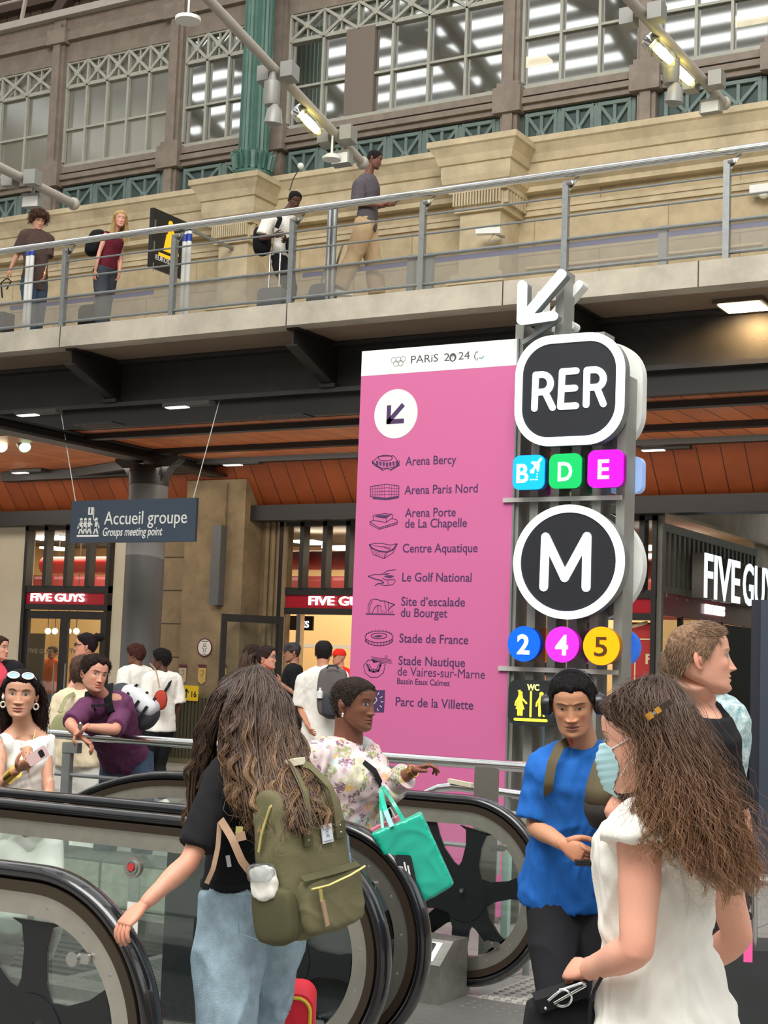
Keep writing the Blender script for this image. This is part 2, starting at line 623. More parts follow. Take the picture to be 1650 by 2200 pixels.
m.bar((-15.1, YS - 1.2, 4.77), (-17.8, YS - .2, 4.77), .14, .14)
tag(m.build('side_beam', M_dark), 'black girder running left from the forked column head under the ceiling', 'beam')
# recessed grilles and down-lights
for px, py_, lab in ((615, 893, 'dark rectangular grille in the wooden ceiling, nearer the pink sign'), (212, 910, 'dark rectangular grille in the wooden ceiling above the hanging sign')):
 p = onZ(px, py_, ZC)
 g = thing('ceiling_grille', lab, 'grille', (p[0], p[1], ZC - .01))
 m = MB(); m.box(p[0] - .35, p[0] + .35, p[1] - .14, p[1] + .14, ZC - .025, ZC - .001); m.build('frame', M_dark, g)
 m = MB()
 for k in range(10): m.box(p[0] - .3 + k * .065, p[0] - .28 + k * .065, p[1] - .11, p[1] + .11, ZC - .03, ZC - .02)
 m.build('slat', M_iron, g)
E_warm = emis('warm_diffuser', (1.0, 0.86, 0.6), 7)
E_cool = emis('cool_diffuser', (0.95, 1.0, 0.95), 4)
for px, py_, zz, lab in ((82, 890, 4.79, 'slim ceiling light under the girder above the left hanging wire'), (405, 873, 4.79, 'slim ceiling light under the girder near the right hanging wire'),
      (60, 1015, 4.79, 'slim ceiling light at the far left of the canopy'), (520, 998, 4.75, 'slim ceiling light beside the forked column head'),
      (1430, 966, 4.75, 'slim ceiling light right of the black and white letter signs')):
 p = onZ(px, py_, zz)
 g = thing('ceiling_light', lab, 'light', (p[0], p[1], zz), 'slim lights under the canopy')
 m = MB(); m.box(p[0] - .36, p[0] + .36, p[1] - .07, p[1] + .07, zz, zz + .05); m.build('housing', M_iron, g)
 m = MB(); m.box(p[0] - .33, p[0] - .02, p[1] - .05, p[1] + .05, zz - .012, zz); m.build('diffuser', emis('slim_light', (1, .93, .8), 2.2), g)
area_light('canopy_up_fill', (-12, 18.4, 3.2), (-12, 18.6, 5), 26, 1.2, 90, (1, .9, .78))  # added upward fill without a fitting, brightens the wooden ceiling
area_light('canopy_down_fill', (-13, 18.8, 4.7), (-13, 20.2, 1.5), 16, .8, 170, (1, .93, .82))  # added downward fill in place of the slim lights' glow on the walls
# --- forked grey column
cx, cy = -14.95, 18.6
g = thing('forked_column', 'round grey steel column with a black forked head left of the stone pier', 'column', (cx, cy, 0))
m = MB(); m.lathe((cx, cy, 0), [(.36, 0), (.36, .06), (.3, .1), (.3, 4.32)], 32); m.build('shaft', M_grey, g, True)
m = MB(); m.lathe((cx, cy, 4.3), [(.31, 0), (.31, .22), (.27, .3)], 32); m.box(cx - .3, cx + .3, cy - .12, cy + .12, 4.45, 4.6); m.build('collar', M_dark, g, True)
for s in (-1, 1):
 m = MB()
 fr = Fr((cx, cy - .09, 0), (1, 0, 0), (0, 0, 1), (0, 1, 0))
 poly(m, fr, [(s * .04, 4.35), (s * .3, 4.35), (s * .42, 4.55), (s * .62, 4.68), (s * .62, 4.73), (s * .42, 4.73), (s * .14, 4.62), (s * .04, 4.6)], 0, .18)
 m.build('fork_arm', M_iron, g)
# --- upper stone wall with cornice and two pilaster brackets
YW = 18.62
m = MB(); m.box(-40, 6, YW, YW + .6, ZD - .2, 8.2); struct('wall_upper_stone', m, M_stone)
def cornice(mb, x0, x1, yf, ret=True, z=8.02, k=1.0):
 """classical cornice profile along X, projecting yf in front of the wall plane"""
 prof = [(0, 0), (-.05, 0), (-.05, .07), (-.12, .12), (-.14, .2), (-.14, .36), (-.17, .37), (-.2, .47), (-.27, .58), (-.3, .6),
   (-.3, .68), (0, .68)]
 front = [(yf + y_ * k, z + z_) for y_, z_ in prof]
 n = len(front)
 e = [(-y_ * k) for y_, z_ in prof]
 vs = []
 for i, (yy, zz) in enumerate(front):
  vs.append((x0 - (e[i] if ret else 0), yy, zz))
  vs.append((x1 + (e[i] if ret else 0), yy, zz))
 yb = YW + .5
 for i, (yy, zz) in enumerate(front):
  vs.append((x0 - (e[i] if ret else 0), yb, zz))
  vs.append((x1 + (e[i] if ret else 0), yb, zz))
 fs = []
 for i in range(n - 1):
  fs += [(2 * i, 2 * i + 1, 2 * i + 3, 2 * i + 2), (2 * n + 2 * i, 2 * i, 2 * i + 2, 2 * n + 2 * i + 2),
    (2 * i + 1, 2 * n + 2 * i + 1, 2 * n + 2 * i + 3, 2 * i + 3)]
 fs += [(0, 2 * n, 2 * n + 1, 1), (2 * n - 2, 2 * n - 1, 4 * n - 1, 4 * n - 2)]
 mb.add(vs, fs)
m = MB()
cornice(m, -40, 6, YW - .1, False, z=8.12)
m.box(-40, 6, YW - .03, YW + .1, 7.82, 7.9)
m.box(-40, 6, YW - .05, YW + .1, 7.9, 7.95)
m.box(-40, 6, YW - .04, YW + .1, 6.78, 6.86)
m.box(-40, 6, YW - .12, YW + .1, ZD - .1, 6.38)
struct('trim_cornice', m, M_stoneplain)
PIL = []
for n_, (pa, pb, la) in enumerate(((404, 556, 'left'), (914, 1108, 'right'))):
 xa, xb = onY(pa, 400, YW - .95)[0], onY(pb, 300, YW - .95)[0]
 PIL.append((xa, xb))
 m = MB()
 cornice(m, xa + .28, xb - .28, YW - .66, True, 8.04, .95)
 for k in range(17):
  w = (xb - xa - .6) / 17
  m.box(xa + .3 + k * w, xa + .3 + (k + .55) * w, YW - .72, YW - .66, 7.86, 8.04)
 for k in range(7):
  m.box(xb - .3, xb - .24, YW - .64 + k * .09, YW - .59 + k * .09, 7.86, 8.04)
 m.box(xa + .3, xb - .3, YW - .66, YW + .1, 7.78, 8.04)
 m.box(xa + .36, xb - .36, YW - .6, YW + .1, ZD - .1, 7.78)
 m.box(xa + .28, xb - .28, YW - .68, YW + .1, 6.86, 6.93)
 m.box(xa + .24, xb - .24, YW - .72, YW + .1, 6.78, 6.86)
 struct('trim_pilaster_' + la, m, M_stoneplain)
# --- iron window screen above the cornice
YF = 18.75
ZF0 = 8.78
zf1 = float(onY(300, 377, YF)[2])      # top of the green frieze
zs = zf1 + .3                           # sill top
zl = float(onY(300, 158, YF)[2])        # lattice bottom
zt = zl + .42                           # lattice top
zq = zt + .75
m = MB(); m.box(-40, 6, YF, YF + .12, ZF0, zf1); struct('wall_frieze_backing', m, M_greend)
m = MB()
for dz, dy in ((0, .1), (.08, .16), (.2, .12)):
 m.box(-40, 6, YF - dy, YF + .15, zf1 + dz, zf1 + dz + (.08 if dz < .2 else .1))
m.box(-40, 6, YF - .05, YF + .15, zt, zt + .35)
m.box(-40, 6, YF - .14, YF + .15, zt + .35, zt + .5)
m.box(-40, 6, YF - .08, YF + .15, zt + .5, zq)
struct('trim_window_bands', m, M_brown)
# iron uprights
ux = [float(onY(px, py_, YF)[0]) for px, py_ in ((-118, 300), (125, 300), (383, 200), (606, 150), (1105, 100), (1398, 60), (1680, 0))]
for i, x in enumerate(ux):
 m = MB()
 m.box(x - .13, x + .13, YF - .12, YF + .1, ZF0, zq)
 m.box(x - .075, x + .075, YF - .17, YF - .1, ZF0, zq - .1)
 for z0, z1, e in ((zf1 - .02, zf1 + .34, .08), (zs + .05, zs + .12, .04), (zt + .3, zt + .55, .07)):
  m.box(x - .13 - e, x + .13 + e, YF - .14 - e, YF, z0, z1)
 struct('trim_upright_%d' % (i + 1), m, M_brown)
# frieze of square cast panels
m = MB()
fz0, fz1 = ZF0 + .04, zf1 - .04
hgt = fz1 - fz0
for i in range(len(ux) - 1):
 a_, b_ = ux[i] + .2, ux[i + 1] - .2
 n = max(2, int(round((b_ - a_) / (hgt * 1.28))))
 w = (b_ - a_) / n
 for k in range(n):
  x0, x1 = a_ + k * w + .03, a_ + (k + 1) * w - .03
  fr = Fr((0, YF, 0), (1, 0, 0), (0, 0, 1), (0, -1, 0))
  ring2(m, fr, [(x0, fz0), (x1, fz0), (x1, fz1), (x0, fz1)], [(x0 + .05, fz0 + .05), (x1 - .05, fz0 + .05), (x1 - .05, fz1 - .05), (x0 + .05, fz1 - .05)], 0, .06)
  cx_, cz_ = (x0 + x1) / 2, (fz0 + fz1) / 2
  for (sx, sz) in ((x0, fz0), (x1, fz0), (x1, fz1), (x0, fz1), (cx_, fz1), (cx_, fz0)):
   stroke(m, fr, [(cx_, cz_ - .08), (sx, sz)], .045, 0, .05, rnd=False)
  stroke(m, fr, [(x0, cz_ - .1), (x1, cz_ - .1)], .035, 0, .045, rnd=False)
  m.lathe((cx_, YF - .04, cz_ - .08), [(.07, 0), (.06, .04), (.025, .05), (.02, .07)], 12, (0, -1, 0))
  m.box(x1 + .0, x1 + .06, YF - .05, YF, fz0, fz1)
struct('trim_green_frieze', m, M_green)
# bars of the windows: each bay one window
bayn = [3, 5, 3, 4, 3, 3]
for i in range(len(ux) - 1):
 a_, b_ = ux[i] + .15, ux[i + 1] - .15
 if i == 3: nb = 6
 else: nb = [4, 5, 4, 0, 3, 3][i]
 w = (b_ - a_) / nb
 m = MB()
 for k in range(nb + 1):
  m.box(a_ + k * w - .02, a_ + k * w + .02, YF - .03, YF + .03, zs, zt)
 zm = zs + (zl - zs) * (.48 if i < 4 else .55)
 m.box(a_, b_, YF - .02, YF + .02, zm - .018, zm + .018)
 m.box(a_, b_, YF - .05, YF + .03, zs, zs + .08)
 m.box(a_, b_, YF - .03, YF + .03, zl - .03, zl + .03)
 m.box(a_, b_, YF - .03, YF + .03, zt - .03, zt + .03)
 fr = Fr((0, YF, 0), (1, 0, 0), (0, 0, 1), (0, -1, 0))
 for k in range(nb):
  x0, x1 = a_ + k * w, a_ + (k + 1) * w
  stroke(m, fr, [(x0, zl), (x1, zt)], .045, 0, .04, False)
  stroke(m, fr, [(x1, zl), (x0, zt)], .045, 0, .045, False)
  m.box(x0 + w / 2 - .012, x0 + w / 2 + .012, YF - .02, YF + .02, zl, zt)
  m.obox(((x0 + x1) / 2, YF - .03, (zl + zt) / 2), (.03, 0, .03), (0, .02, 0), (-.03, 0, .03))
 st = struct('window_%d' % (i + 1), m, M_frame)
 m = MB()
 m.box(a_, b_, YF + .035, YF + .045, zs, zt)
 struct('glass_pane', m, M_wglass2 if i < 2 else M_wglass, parent=st)
 if i == 3:
  m = MB(); m.box(a_ + 1.68 * w, a_ + 2.5 * w, YF - .04, YF + .03, zs, zl); struct('blind_panel', m, mat('blind_panel', C(120, 108, 98), .7), parent=st)
# rooms behind the windows
m = MB(); m.box(-40, 6, YF + 3.4, YF + 3.6, 8.6, zq + 1); struct('wall_upper_room', m, mat('room_wall', C(186, 184, 168), .9))
m = MB(); m.box(-40, 6, YF + .2, YF + 3.6, ZF0 - .1, ZF0); struct('floor_upper_room', m, M_piercol)
m = MB(); m.box(-40, 6, YF + .2, YF + 3.6, zq + .2, zq + .3); struct('ceiling_upper_room', m, mat('room_ceiling', C(170, 168, 155), .9))
m = MB()
for x in np.arange(-24, -10.6, 2.35):
 fr = Fr((x, YF + 3.38, 0), (1, 0, 0), (0, 0, 1), (0, -1, 0))
 w = .62
 o = [(-w, zs - .5), (w, zs - .5), (w, zl - .75)] + circ(0, zl - .75, w, .5, 12, 0, 180)[1:]
 io = [(p_[0] * .86, (p_[1] if p_[1] < zl - .7 else zl - .75 + (p_[1] - zl + .75) * .86)) for p_ in o]
 ring2(m, fr, o, io, 0, .1)
 for s in (-1, 1):
  m.box(x + s * .28 - .22, x + s * .28 + .22, YF + 3.3, YF + 3.36, zs - .4, zl - 1.0)
  m.box(x + s * .28 - .15, x + s * .28 + .15, YF + 3.27, YF + 3.3, zs - .3, zs + .25)
  m.box(x + s * .28 - .15, x + s * .28 + .15, YF + 3.27, YF + 3.3, zs + .4, zl - 1.1)
struct('door_upper_room', m, mat('room_joinery', C(128, 128, 118), .7))
m = MB()
for x in np.arange(-24, -10.6, 2.35):
 m.box(x + 1.0, x + 1.4, YF + 3.1, YF + 3.4, zs - .6, zl - .3)
 m.box(x + .9, x + 1.5, YF + 3.05, YF + 3.4, zl - .45, zl - .25)
struct('trim_upper_room', m, mat('room_wall', C(186, 184, 168), .9))
area_light('upper_room_lamp', (-15, YF + 1.6, zq), (-15, YF + 2, 8), 14, 2, 120, (1, .95, .82))
# lit panels and lamp seen through the right-hand windows
for px, py_, w, h in ((1640, 30, .5, .22), (1132, 128, .3, .12)):
 p = onY(px, py_, YF + 2.2)
 m = MB(); m.box(p[0] - w, p[0] + w, p[1], p[1] + .3, p[2], p[2] + .05)
 o = m.build('ceiling_panel_light', emis('room_panel_light', (1, .86, .6), 5)); tag(o, 'lit ceiling panel behind the upper window at top right' if px > 1500 else 'lit ceiling panel glimpsed behind the large upper window, middle right', 'light')
# green fluted column
px0 = onY(553, 150, 18.1)
g = thing('fluted_column', 'tall green fluted cast iron column standing on the left stone bracket', 'column', (px0[0], 18.2, 8.7))
cx, cy = px0[0], 18.1
rr_ = .215
rings = []
N = 80
for z, k in ((9.05, 1.0), (9.5, 1.0), (16, .93)):
 rings.append([(cx + rr_ * k * (1 + .05 * math.cos(20 * t)) * math.cos(t), cy + rr_ * k * (1 + .05 * math.cos(20 * t)) * math.sin(t), z) for t in [2 * PI * j / N for j in range(N)]])
m = MB(); m.loft(rings); m.build('shaft', M_column, g, True)
m = MB(); m.lathe((cx, cy, 8.68), [(.35, 0), (.35, .04), (.27, .07), (.3, .12), (.27, .16), (.25, .18), (.25, .3), (.27, .4), (.26, .44), (.22, .46)], 32); m.build('base', M_column, g, True)
m = MB()
for k in range(16):
 t = 2 * PI * k / 16
 d = V(math.cos(t), math.sin(t), 0)
 s = V(-math.sin(t), math.cos(t), 0)
 c = V(cx, cy, 0)
 pts = [c + d * .25 + V(0, 0, 8.86), c + d * .27 + V(0, 0, 8.98), c + d * .29 + V(0, 0, 9.08), c + d * .33 + V(0, 0, 9.11), c + d * .33 + V(0, 0, 9.06)]
 m.tube(pts, [.05, .055, .05, .035, .01], 6, flat=.4, up=tuple(s))
m.build('leaf_collar', M_column, g, True)
# gallery above the windows: ledge, rail, roof timbers
M_pale = mat('pale_rail_paint', C(176, 170, 160), .6, noise=.1)
m = MB(); m.box(-40, -12.6, YF - .22, YF + .3, zq, zq + .12); struct('trim_gallery_ledge', m, M_pale)
g = thing('gallery_railing', 'thin pale railing along the gallery above the left windows', 'railing', (-16, YF, zq + .12))
for z in (.42, .82):
 m = MB(); m.tube([(-34, YF - .1, zq + .12 + z), (-12.6, YF - .1, zq + .12 + z)], .022, 8); m.build('rail', M_pale, g, True)
for x in np.arange(-22, -12.6, 1.86):
 m = MB(); m.bar((x, YF - .1, zq + .1), (x + .16, YF - .1, zq + 1.0), .05, .05, (0, 1, 0)); m.build('post', M_pale, g)
M_tim = brickmat('roof_boards', C(96, 80, 66), C(84, 68, 56), C(46, 38, 30), .3, 9, .02, axis='XZ', noise=.3, offset=0)
m = MB(); m.box(-40, 6, YF + 2.0, YF + 2.1, zq, zq + 6); struct('wall_gallery_back', m, M_tim)
m = MB()
for k in range(6):
 m.bar((-30 + k * 3.2, YF + 1.9, zq), (-27 + k * 3.2, YF + 1.9, zq + 3.5), .22, .2, (0, 1, 0))
m.box(-40, -10, YF + 1.8, YF + 2.0, zq + 1.5, zq + 1.8)
struct('trim_roof_timber', m, mat('dark_timber', C(70, 52, 42), .7))
g = thing('ventilation_duct', 'pale kinked air duct lying on the gallery above the left windows', 'duct', (-18, YF + 1, zq))
m = MB()
p = [onY(x_, y_, YF + 1.1) for x_, y_ in ((60, 100), (90, 60), (170, 45), (230, 20), (262, -20))]
m.tube(p, [.12, .14, .15, .12, .16], 14); m.build('pipe', mat('duct_sheet', C(150, 142, 132), .5, metal=.4), g, True)
m = MB(); q_ = onY(118, 84, YF + .8); m.box(q_[0] - .55, q_[0] + .55, q_[1], q_[1] + .6, q_[2] - .28, q_[2] + .22); m.build('fan_box', mat('duct_sheet', C(150, 142, 132), .5, metal=.4), g)
# --- hall roof, mirrored in the upper windows: dark ribs against the sky
M_rib = mat('roof_rib', C(92, 88, 80), .7)
m = MB()
for k in range(46):
 y = -44 + k * 1.25
 m.box(-52, 30, y, y + .34, 22.4 + abs(y + 15) * -.22 + 7, 22.7 + abs(y + 15) * -.22 + 7)
struct('ceiling_roof_purlins', m, M_rib)
m = MB()
for x in np.arange(-44, 30, 7.5):
 prev = None
 for k in range(13):
  y = -44 + k * 4.8
  z = 28.6 - abs(y + 15) * .22
  a_ = V(x, y, z)
  b2 = V(x, y, z - 1.6 - .03 * abs(y + 15))
  m.bar(a_, b2, .25, .25)
  if prev is not None:
   m.bar(prev[0], a_, .5, .5); m.bar(prev[1], b2, .5, .6); m.bar(prev[0], b2, .22, .22)
  prev = (a_, b2)
struct('ceiling_roof_trusses', m, M_rib)
# far walls of the hall behind the viewpoint
m = MB(); m.box(-70, 40, -30.5, -30, 0, 15); struct('wall_hall_back', m, mat('hall_back', C(112, 102, 88), .9, noise=.3, nscale=.4))
m = MB(); m.box(34, 34.5, -30, 60, 0, 15); struct('wall_hall_right', m, mat('hall_back', C(112, 102, 88), .9))
# unseen solid roof, added so the left windows mirror less sky
m = MB(); m.box(-110, -52, -60, 14, 27, 27.2); struct('ceiling_unseen_roof', m, M_tim)
# ================================================================== shopfronts
YP = 21.0
m = MB()
pA = lambda px, py_: float(onY(px, py_, YP)[0])
zt1 = 4.0
zb1, zb0 = 2.76, 2.55   # red band
X_l0, X_l1 = pA(52, 1300), pA(236, 1300)
m.box(-40, X_l0, YP, YP + .2, 0, 4.05)
m.box(X_l1 + .05, pA(315, 1300), YP, YP + .2, 0, 4.05)
struct('wall_shop_cream', m, M_cream)
M_warmw = mat('shop_inner_wall', C(232, 202, 150), .7)
m = MB(); m.box(-24, -7.7, YP + 5.5, YP + 5.6, 0, 4.2); struct('wall_shop_inner', m, M_warmw)
m = MB(); m.box(-24, -7.7, YP + .2, YP + 5.5, 4.05, 4.15); struct('ceiling_shop', m, mat('shop_ceiling', C(70, 60, 56), .8))
m = MB(); m.box(-24, -23.9, YP + .2, YP + 5.5, 0, 4.1); struct('wall_shop_inner_left', m, M_warmw)
def shopfront(name, label, x0, x1, n, letters=None, doors=True, doorgap=None):
 t = thing(name, label, 'shopfront', ((x0 + x1) / 2, YP, 0))
 m = MB()
 fw_ = .07
 m.box(x0, x1, YP - .08, YP + .1, zt1 - .12, zt1 + .1)
 m.box(x0, x0 + fw_, YP - .08, YP + .1, 0, zt1)
 m.box(x1 - fw_, x1, YP - .08, YP + .1, 0, zt1)
 m.box(x0, x1, YP - .06, YP + .1, zb1, zb1 + .12)
 m.box(x0, x1, YP - .06, YP + .1, zb0 - .1, zb0)
 for k in range(1, n):
  x = x0 + (x1 - x0) * k / n
  m.box(x - .04, x + .04, YP - .08, YP + .1, zb1 + .1, zt1)
 m.build('frame', M_dark, t)
 m = MB(); m.box(x0 + .04, x1 - .04, YP - .03, YP + .02, zb0, zb1); m.build('red_band', M_red, t, label='glossy red band')
 m = MB(); m.box(x0 + fw_, x1 - fw_, YP + .03, YP + .04, zb1 + .1, zt1 - .1); m.build('transom_glass', M_glass, t)
 if letters:
  lx, lw = letters
  fr = Fr((lx, YP - .05, zb0 + .03), (1, 0, 0), (0, 0, 1), (0, -1, 0))
  text('FIVE GUYS', fr, 0, .02, .2, lw, emis('white_lit_letters', (1, 1, 1), 1.3), t, 'lettering', 0, .03, bold=.012)
 if doors:
  xm = (x0 + x1) / 2
  for a_, b_ in ((x0 + fw_, xm), (xm, x1 - fw_)):
   m = MB()
   fr = Fr((0, YP, 0), (1, 0, 0), (0, 0, 1), (0, -1, 0))
   z1 = zb0 - .12
   ring2(m, fr, [(a_, .02), (b_, .02), (b_, z1), (a_, z1)], [(a_ + .09, .14), (b_ - .09, .14), (b_ - .09, z1 - .14), (a_ + .09, z1 - .14)], -.03, .03)
   d = m.build('door', M_dark, t)
   m = MB(); m.box(a_ + .08, b_ - .08, YP - .005, YP + .005, .13, z1 - .13); m.build('pane', M_glass, d)
   m = MB(); hx = xm - .13 if b_ == xm else xm + .13
   m.tube([(hx, YP - .08, .8), (hx, YP - .08, 1.5)], .014, 8); m.build('handle', M_steel, d, True)
 return t
X3a = pA(600, 1300)
s1 = shopfront('shopfront', 'black framed shop entrance with closed doors and red fascia at far left', X_l0, X_l1, 4,
    (pA(72, 1285), pA(186, 1285) - pA(72, 1285)))
s2 = shopfront('shopfront', 'narrow sliver of black framed shopfront between the round column and stone pier', pA(313, 1300), pA(345, 1300), 1, None, False)
XS3 = pA(812, 1300)
s3 = shopfront('shopfront', 'black framed shop entrance with open doorway behind the pink sign', X3a, XS3 + 1.2, 7,
    (pA(668, 1297), (pA(186, 1285) - pA(72, 1285)) * 1.0), False)
XC = -7.56
s4 = shopfront('shopfront', 'dark corner shopfront with red fascia and poster behind the round letter sign', pA(1255, 1300), XC, 5, None, False)
# open door leaf of the third front
for nm, xx, yy in (('a', X3a + .1, 0),):
 m = MB()
 a_, b_ = V(X3a + .12, YP - .05, 0), V(X3a - .42, YP - 1.0, 0)
 dv = unit(b_ - a_)
 L = np.linalg.norm(b_ - a_)
 fr = Fr(a_, dv, (0, 0, 1))
 ring2(m, fr, [(0, .03), (L, .03), (L, 2.4), (0, 2.4)], [(.09, .15), (L - .09, .15), (L - .09, 2.28), (.09, 2.28)], -.025, .025)
 d = m.build('door', M_dark, s3)
 m = MB(); poly(m, fr, [(.08, .14), (L - .08, .14), (L - .08, 2.3), (.08, 2.3)], -.004, .004); m.build('pane', M_glass, d)
 m = MB()
 for k in range(3):
  poly(m, fr, [(.42, 1.25 - k * .22), (.62, 1.25 - k * .22), (.62, 1.38 - k * .22), (.42, 1.38 - k * .22)], -.012, -.006)
 m.build('sticker', mat('door_sticker', C(150, 40, 40), .6), d)
# right door leaf half open behind
m = MB(); x_ = pA(648, 1300); m.box(x_ - .05, x_ + .03, YP - .06, YP + .06, 0, 2.45); m.build('door_post', M_steel, s3)
# stone pier with capital, between the shops
pxa, pxb = onY(395, 1200, 20.45)[0], onY(522, 1200, 20.45)[0]
m = MB()
m.box(pA(345, 1200), pxa + .3, 20.7, 21.3, 0, 4.6)
struct('wall_pier_rusticated', m, M_pier)
m = MB()
m.box(pxa, pxb, 20.45, 21.3, 0, 4.62)
m.box(pxb, pA(600, 1200), 20.98, 21.4, 0, 4.3)
for k in range(4):
 x = pxb + .12 + k * .12
 m.tube([(x, 20.96, 0), (x, 20.96, 4.2)], .045, 10)
struct('wall_pier', m, M_piercol)
# another pair of piers right of the pink sign, seen through the bars
m = MB()
m.box(XS3 + 1.25, pA(1255, 1300) - .02, 20.7, 21.3, 0, 4.3)
struct('wall_pier_right', m, M_pier)
g = MB(); g.box(pxa + .68, pxa + .86, 20.28, 20.44, 2.55, 3.85)
tag(g.build('conduit_cover', M_grey), 'long grey vertical metal box fixed to the stone pier', 'box')
g = MB(); g.tube([(pxa + .82, 20.42, 3.85), (pxa + .82, 20.42, 4.55)], .02, 6)
tag(g.build('conduit', M_piercol, None, True), 'thin brown conduit rising above the grey box on the pier', 'pipe')
# round notice, pennant stickers on the pier
E_not = mat('notice_white', C(226, 222, 214), .6)
p = onY(440, 1391, 20.44)
g = thing('round_notice', 'round white notice with dark rim on the stone pier', 'sign', (p[0], 20.43, p[2]))
fr = Fr((p[0], 20.44, p[2]), (1, 0, 0), (0, 0, 1), (0, -1, 0))
m = MB(); poly(m, fr, circ(0, 0, .145, .145), 0, .006); m.build('disc', E_not, g)
m = MB(); ring2(m, fr, circ(0, 0, .15), circ(0, 0, .133), 0, .01); m.build('rim', mat('maroon_rim', C(90, 40, 50), .6), g)
m = MB()
stroke(m, fr, circ(0, .045, .025, .02, 14) + [(.025, .045)], .006, .006, .009)
stroke(m, fr, [(-.03, .02), (-.04, -.02), (-.015, -.02), (-.02, -.07), (.02, -.07), (.015, -.02), (.04, -.02), (.03, .02), (-.03, .02)], .007, .006, .009)
stroke(m, fr, [(-.06, .1), (.06, .1)], .014, .006, .009); stroke(m, fr, [(-.04, -.11), (.04, -.11)], .012, .006, .009)
m.build('pictogram', mat('sign_grey_print', C(110, 100, 96), .6), g)
for px, cc in ((392, 'leftmost, pale'), (434, 'middle, yellowish'), (478, 'rightmost, half hidden by hair')):
 p = onY(px, 1448, 20.44)
 g = thing('pennant_sticker', 'small pointed wall plaque with maroon top on the stone pier, ' + cc.split(',')[0], 'sign', (p[0], 20.43, p[2]))
 fr = Fr((p[0], 20.44, p[2]), (1, 0, 0), (0, 0, 1), (0, -1, 0))
 m = MB(); poly(m, fr, [(-.075, .1), (.075, .1), (.075, -.12), (0, -.17), (-.075, -.12)], 0, .006)
 m.build('plaque', mat('plaque_cream' if 'pale' in cc else 'plaque_yellow', C(196, 178, 150) if 'pale' in cc else C(206, 170, 96), .6), g)
 m = MB(); poly(m, fr, [(-.08, .1), (.08, .1), (.08, .155), (-.08, .155)], 0, .007); m.build('top_band', mat('maroon_rim', C(90, 40, 50), .6), g)
 m = MB(); stroke(m, fr, [(-.03, .05), (.03, .06), (.03, 0), (-.02, -.02), (.02, -.06)], .008, .006, .008); m.build('pictogram', mat('sign_grey_print', C(110, 100, 96), .6), g)
# ribbed bin / counter with the yellow notice
p0, p1 = onY(372, 1500, 20.2), onY(440, 1500, 20.2)
g = thing('ribbed_counter', 'low ribbed olive metal casing standing before the stone pier', 'casing', (p0[0], 20.2, 0))
m = MB(); m.box(p0[0], p1[0] + .5, 19.9, 20.4, 0, 1.1); m.build('body', mat('olive_metal', C(96, 90, 62), .6), g)
m = MB()
for k in range(16): m.box(p0[0] + .02 + k * .07, p0[0] + .05 + k * .07, 19.87, 19.9, .1, 1.05)
m.build('ribs', mat('olive_metal_dark', C(60, 56, 38), .6), g)
g = thing('yellow_notice', 'small yellow notice with a black arrow and number on the ribbed casing', 'sign', (p0[0] + .3, 19.86, 1.1))
fr = Fr((onY(391, 1511, 19.85)[0], 19.87, 1.0), (1, 0, 0), (0, 0, 1), (0, -1, 0))
m = MB(); poly(m, fr, rrect(0, 0, .3, .24, .01), 0, .01); m.build('plate', mat('yellow_plate', C(226, 190, 20), .5), g)
text('16', fr, .17, .06, .13, .1, M_dark, g, 'lettering', .01, .002, .02)
m = MB(); stroke(m, fr, [(.07, .05), (.07, .17)], .02, .01, .012); stroke(m, fr, [(.03, .13), (.07, .18), (.11, .13)], .02, .01, .012); m.build('arrow', M_dark, g)
# shop interior seen through the fronts
E_tube = emis('shop_tube_light', (1, .97, .88), 5)
M_reddim = mat('shop_red_duct', C(190, 20, 24), .35)
for k, (px, py_, w) in enumerate(((85, 1158, .5), (128, 1158, .4), (123, 1181, .4), (670, 1168, .45), (735, 1180, .5), (1375, 1180, .6), (1408, 1198, .3))):
 p = onY(px, py_, YP + 2.5)
 m = MB(); m.box(p[0] - w / 2, p[0] + w / 2, p[1] - .3, p[1] + .3, p[2], p[2] + .04)
 tag(m.build('ceiling_panel', E_tube), 'white light panel inside the shop, ' + ['far left above the left doors', 'upper one above the left doors, mid', 'lower one above the left doors', 'upper one above the open doorway', 'lower one beside the pink sign', 'long one right of the round letter sign', 'short one near the corner window'][k], 'light', 'light panels inside the shop')
for k, (px, py_, L) in enumerate(((190, 1215, 2.2), (700, 1204, 3.4), (1380, 1222, 1.2))):
 p = onY(px, py_, YP + 1.6)
 m = MB(); m.tube([(p[0] - L / 2, p[1], p[2]), (p[0] + L / 2, p[1], p[2])], .17, 20); m.tube([p, (p[0], p[1], 4.05)], .01, 6)
 tag(m.build('duct', M_reddim, None, True), 'glossy red round duct inside the shop, ' + ['above the left doors', 'above the open doorway', 'behind the corner window'][k], 'duct', 'red ducts inside the shop')
m = MB(); m.box(-23, -8, YP + 3.4, YP + 3.6, 2.6, 3.3); struct('wall_shop_red_soffit', m, mat('shop_red_soffit', C(120, 30, 34), .5))
area_light('shop_lamps', (-19.5, YP + 2.5, 3.95), (-19.5, YP + 2.5, 0), 5, 2.5, 330, (1, .84, .6))
area_light('shop_lamps_doorway', (-13, YP + 3.2, 3.95), (-13, YP + 3.4, 0), 5, 2.5, 420, (1, .82, .58))
area_light('shop_lamps_corner', (-8.9, YP + 2.6, 3.7), (-8.9, YP + 2.4, 0), 2, 2, 80, (1, .8, .6))
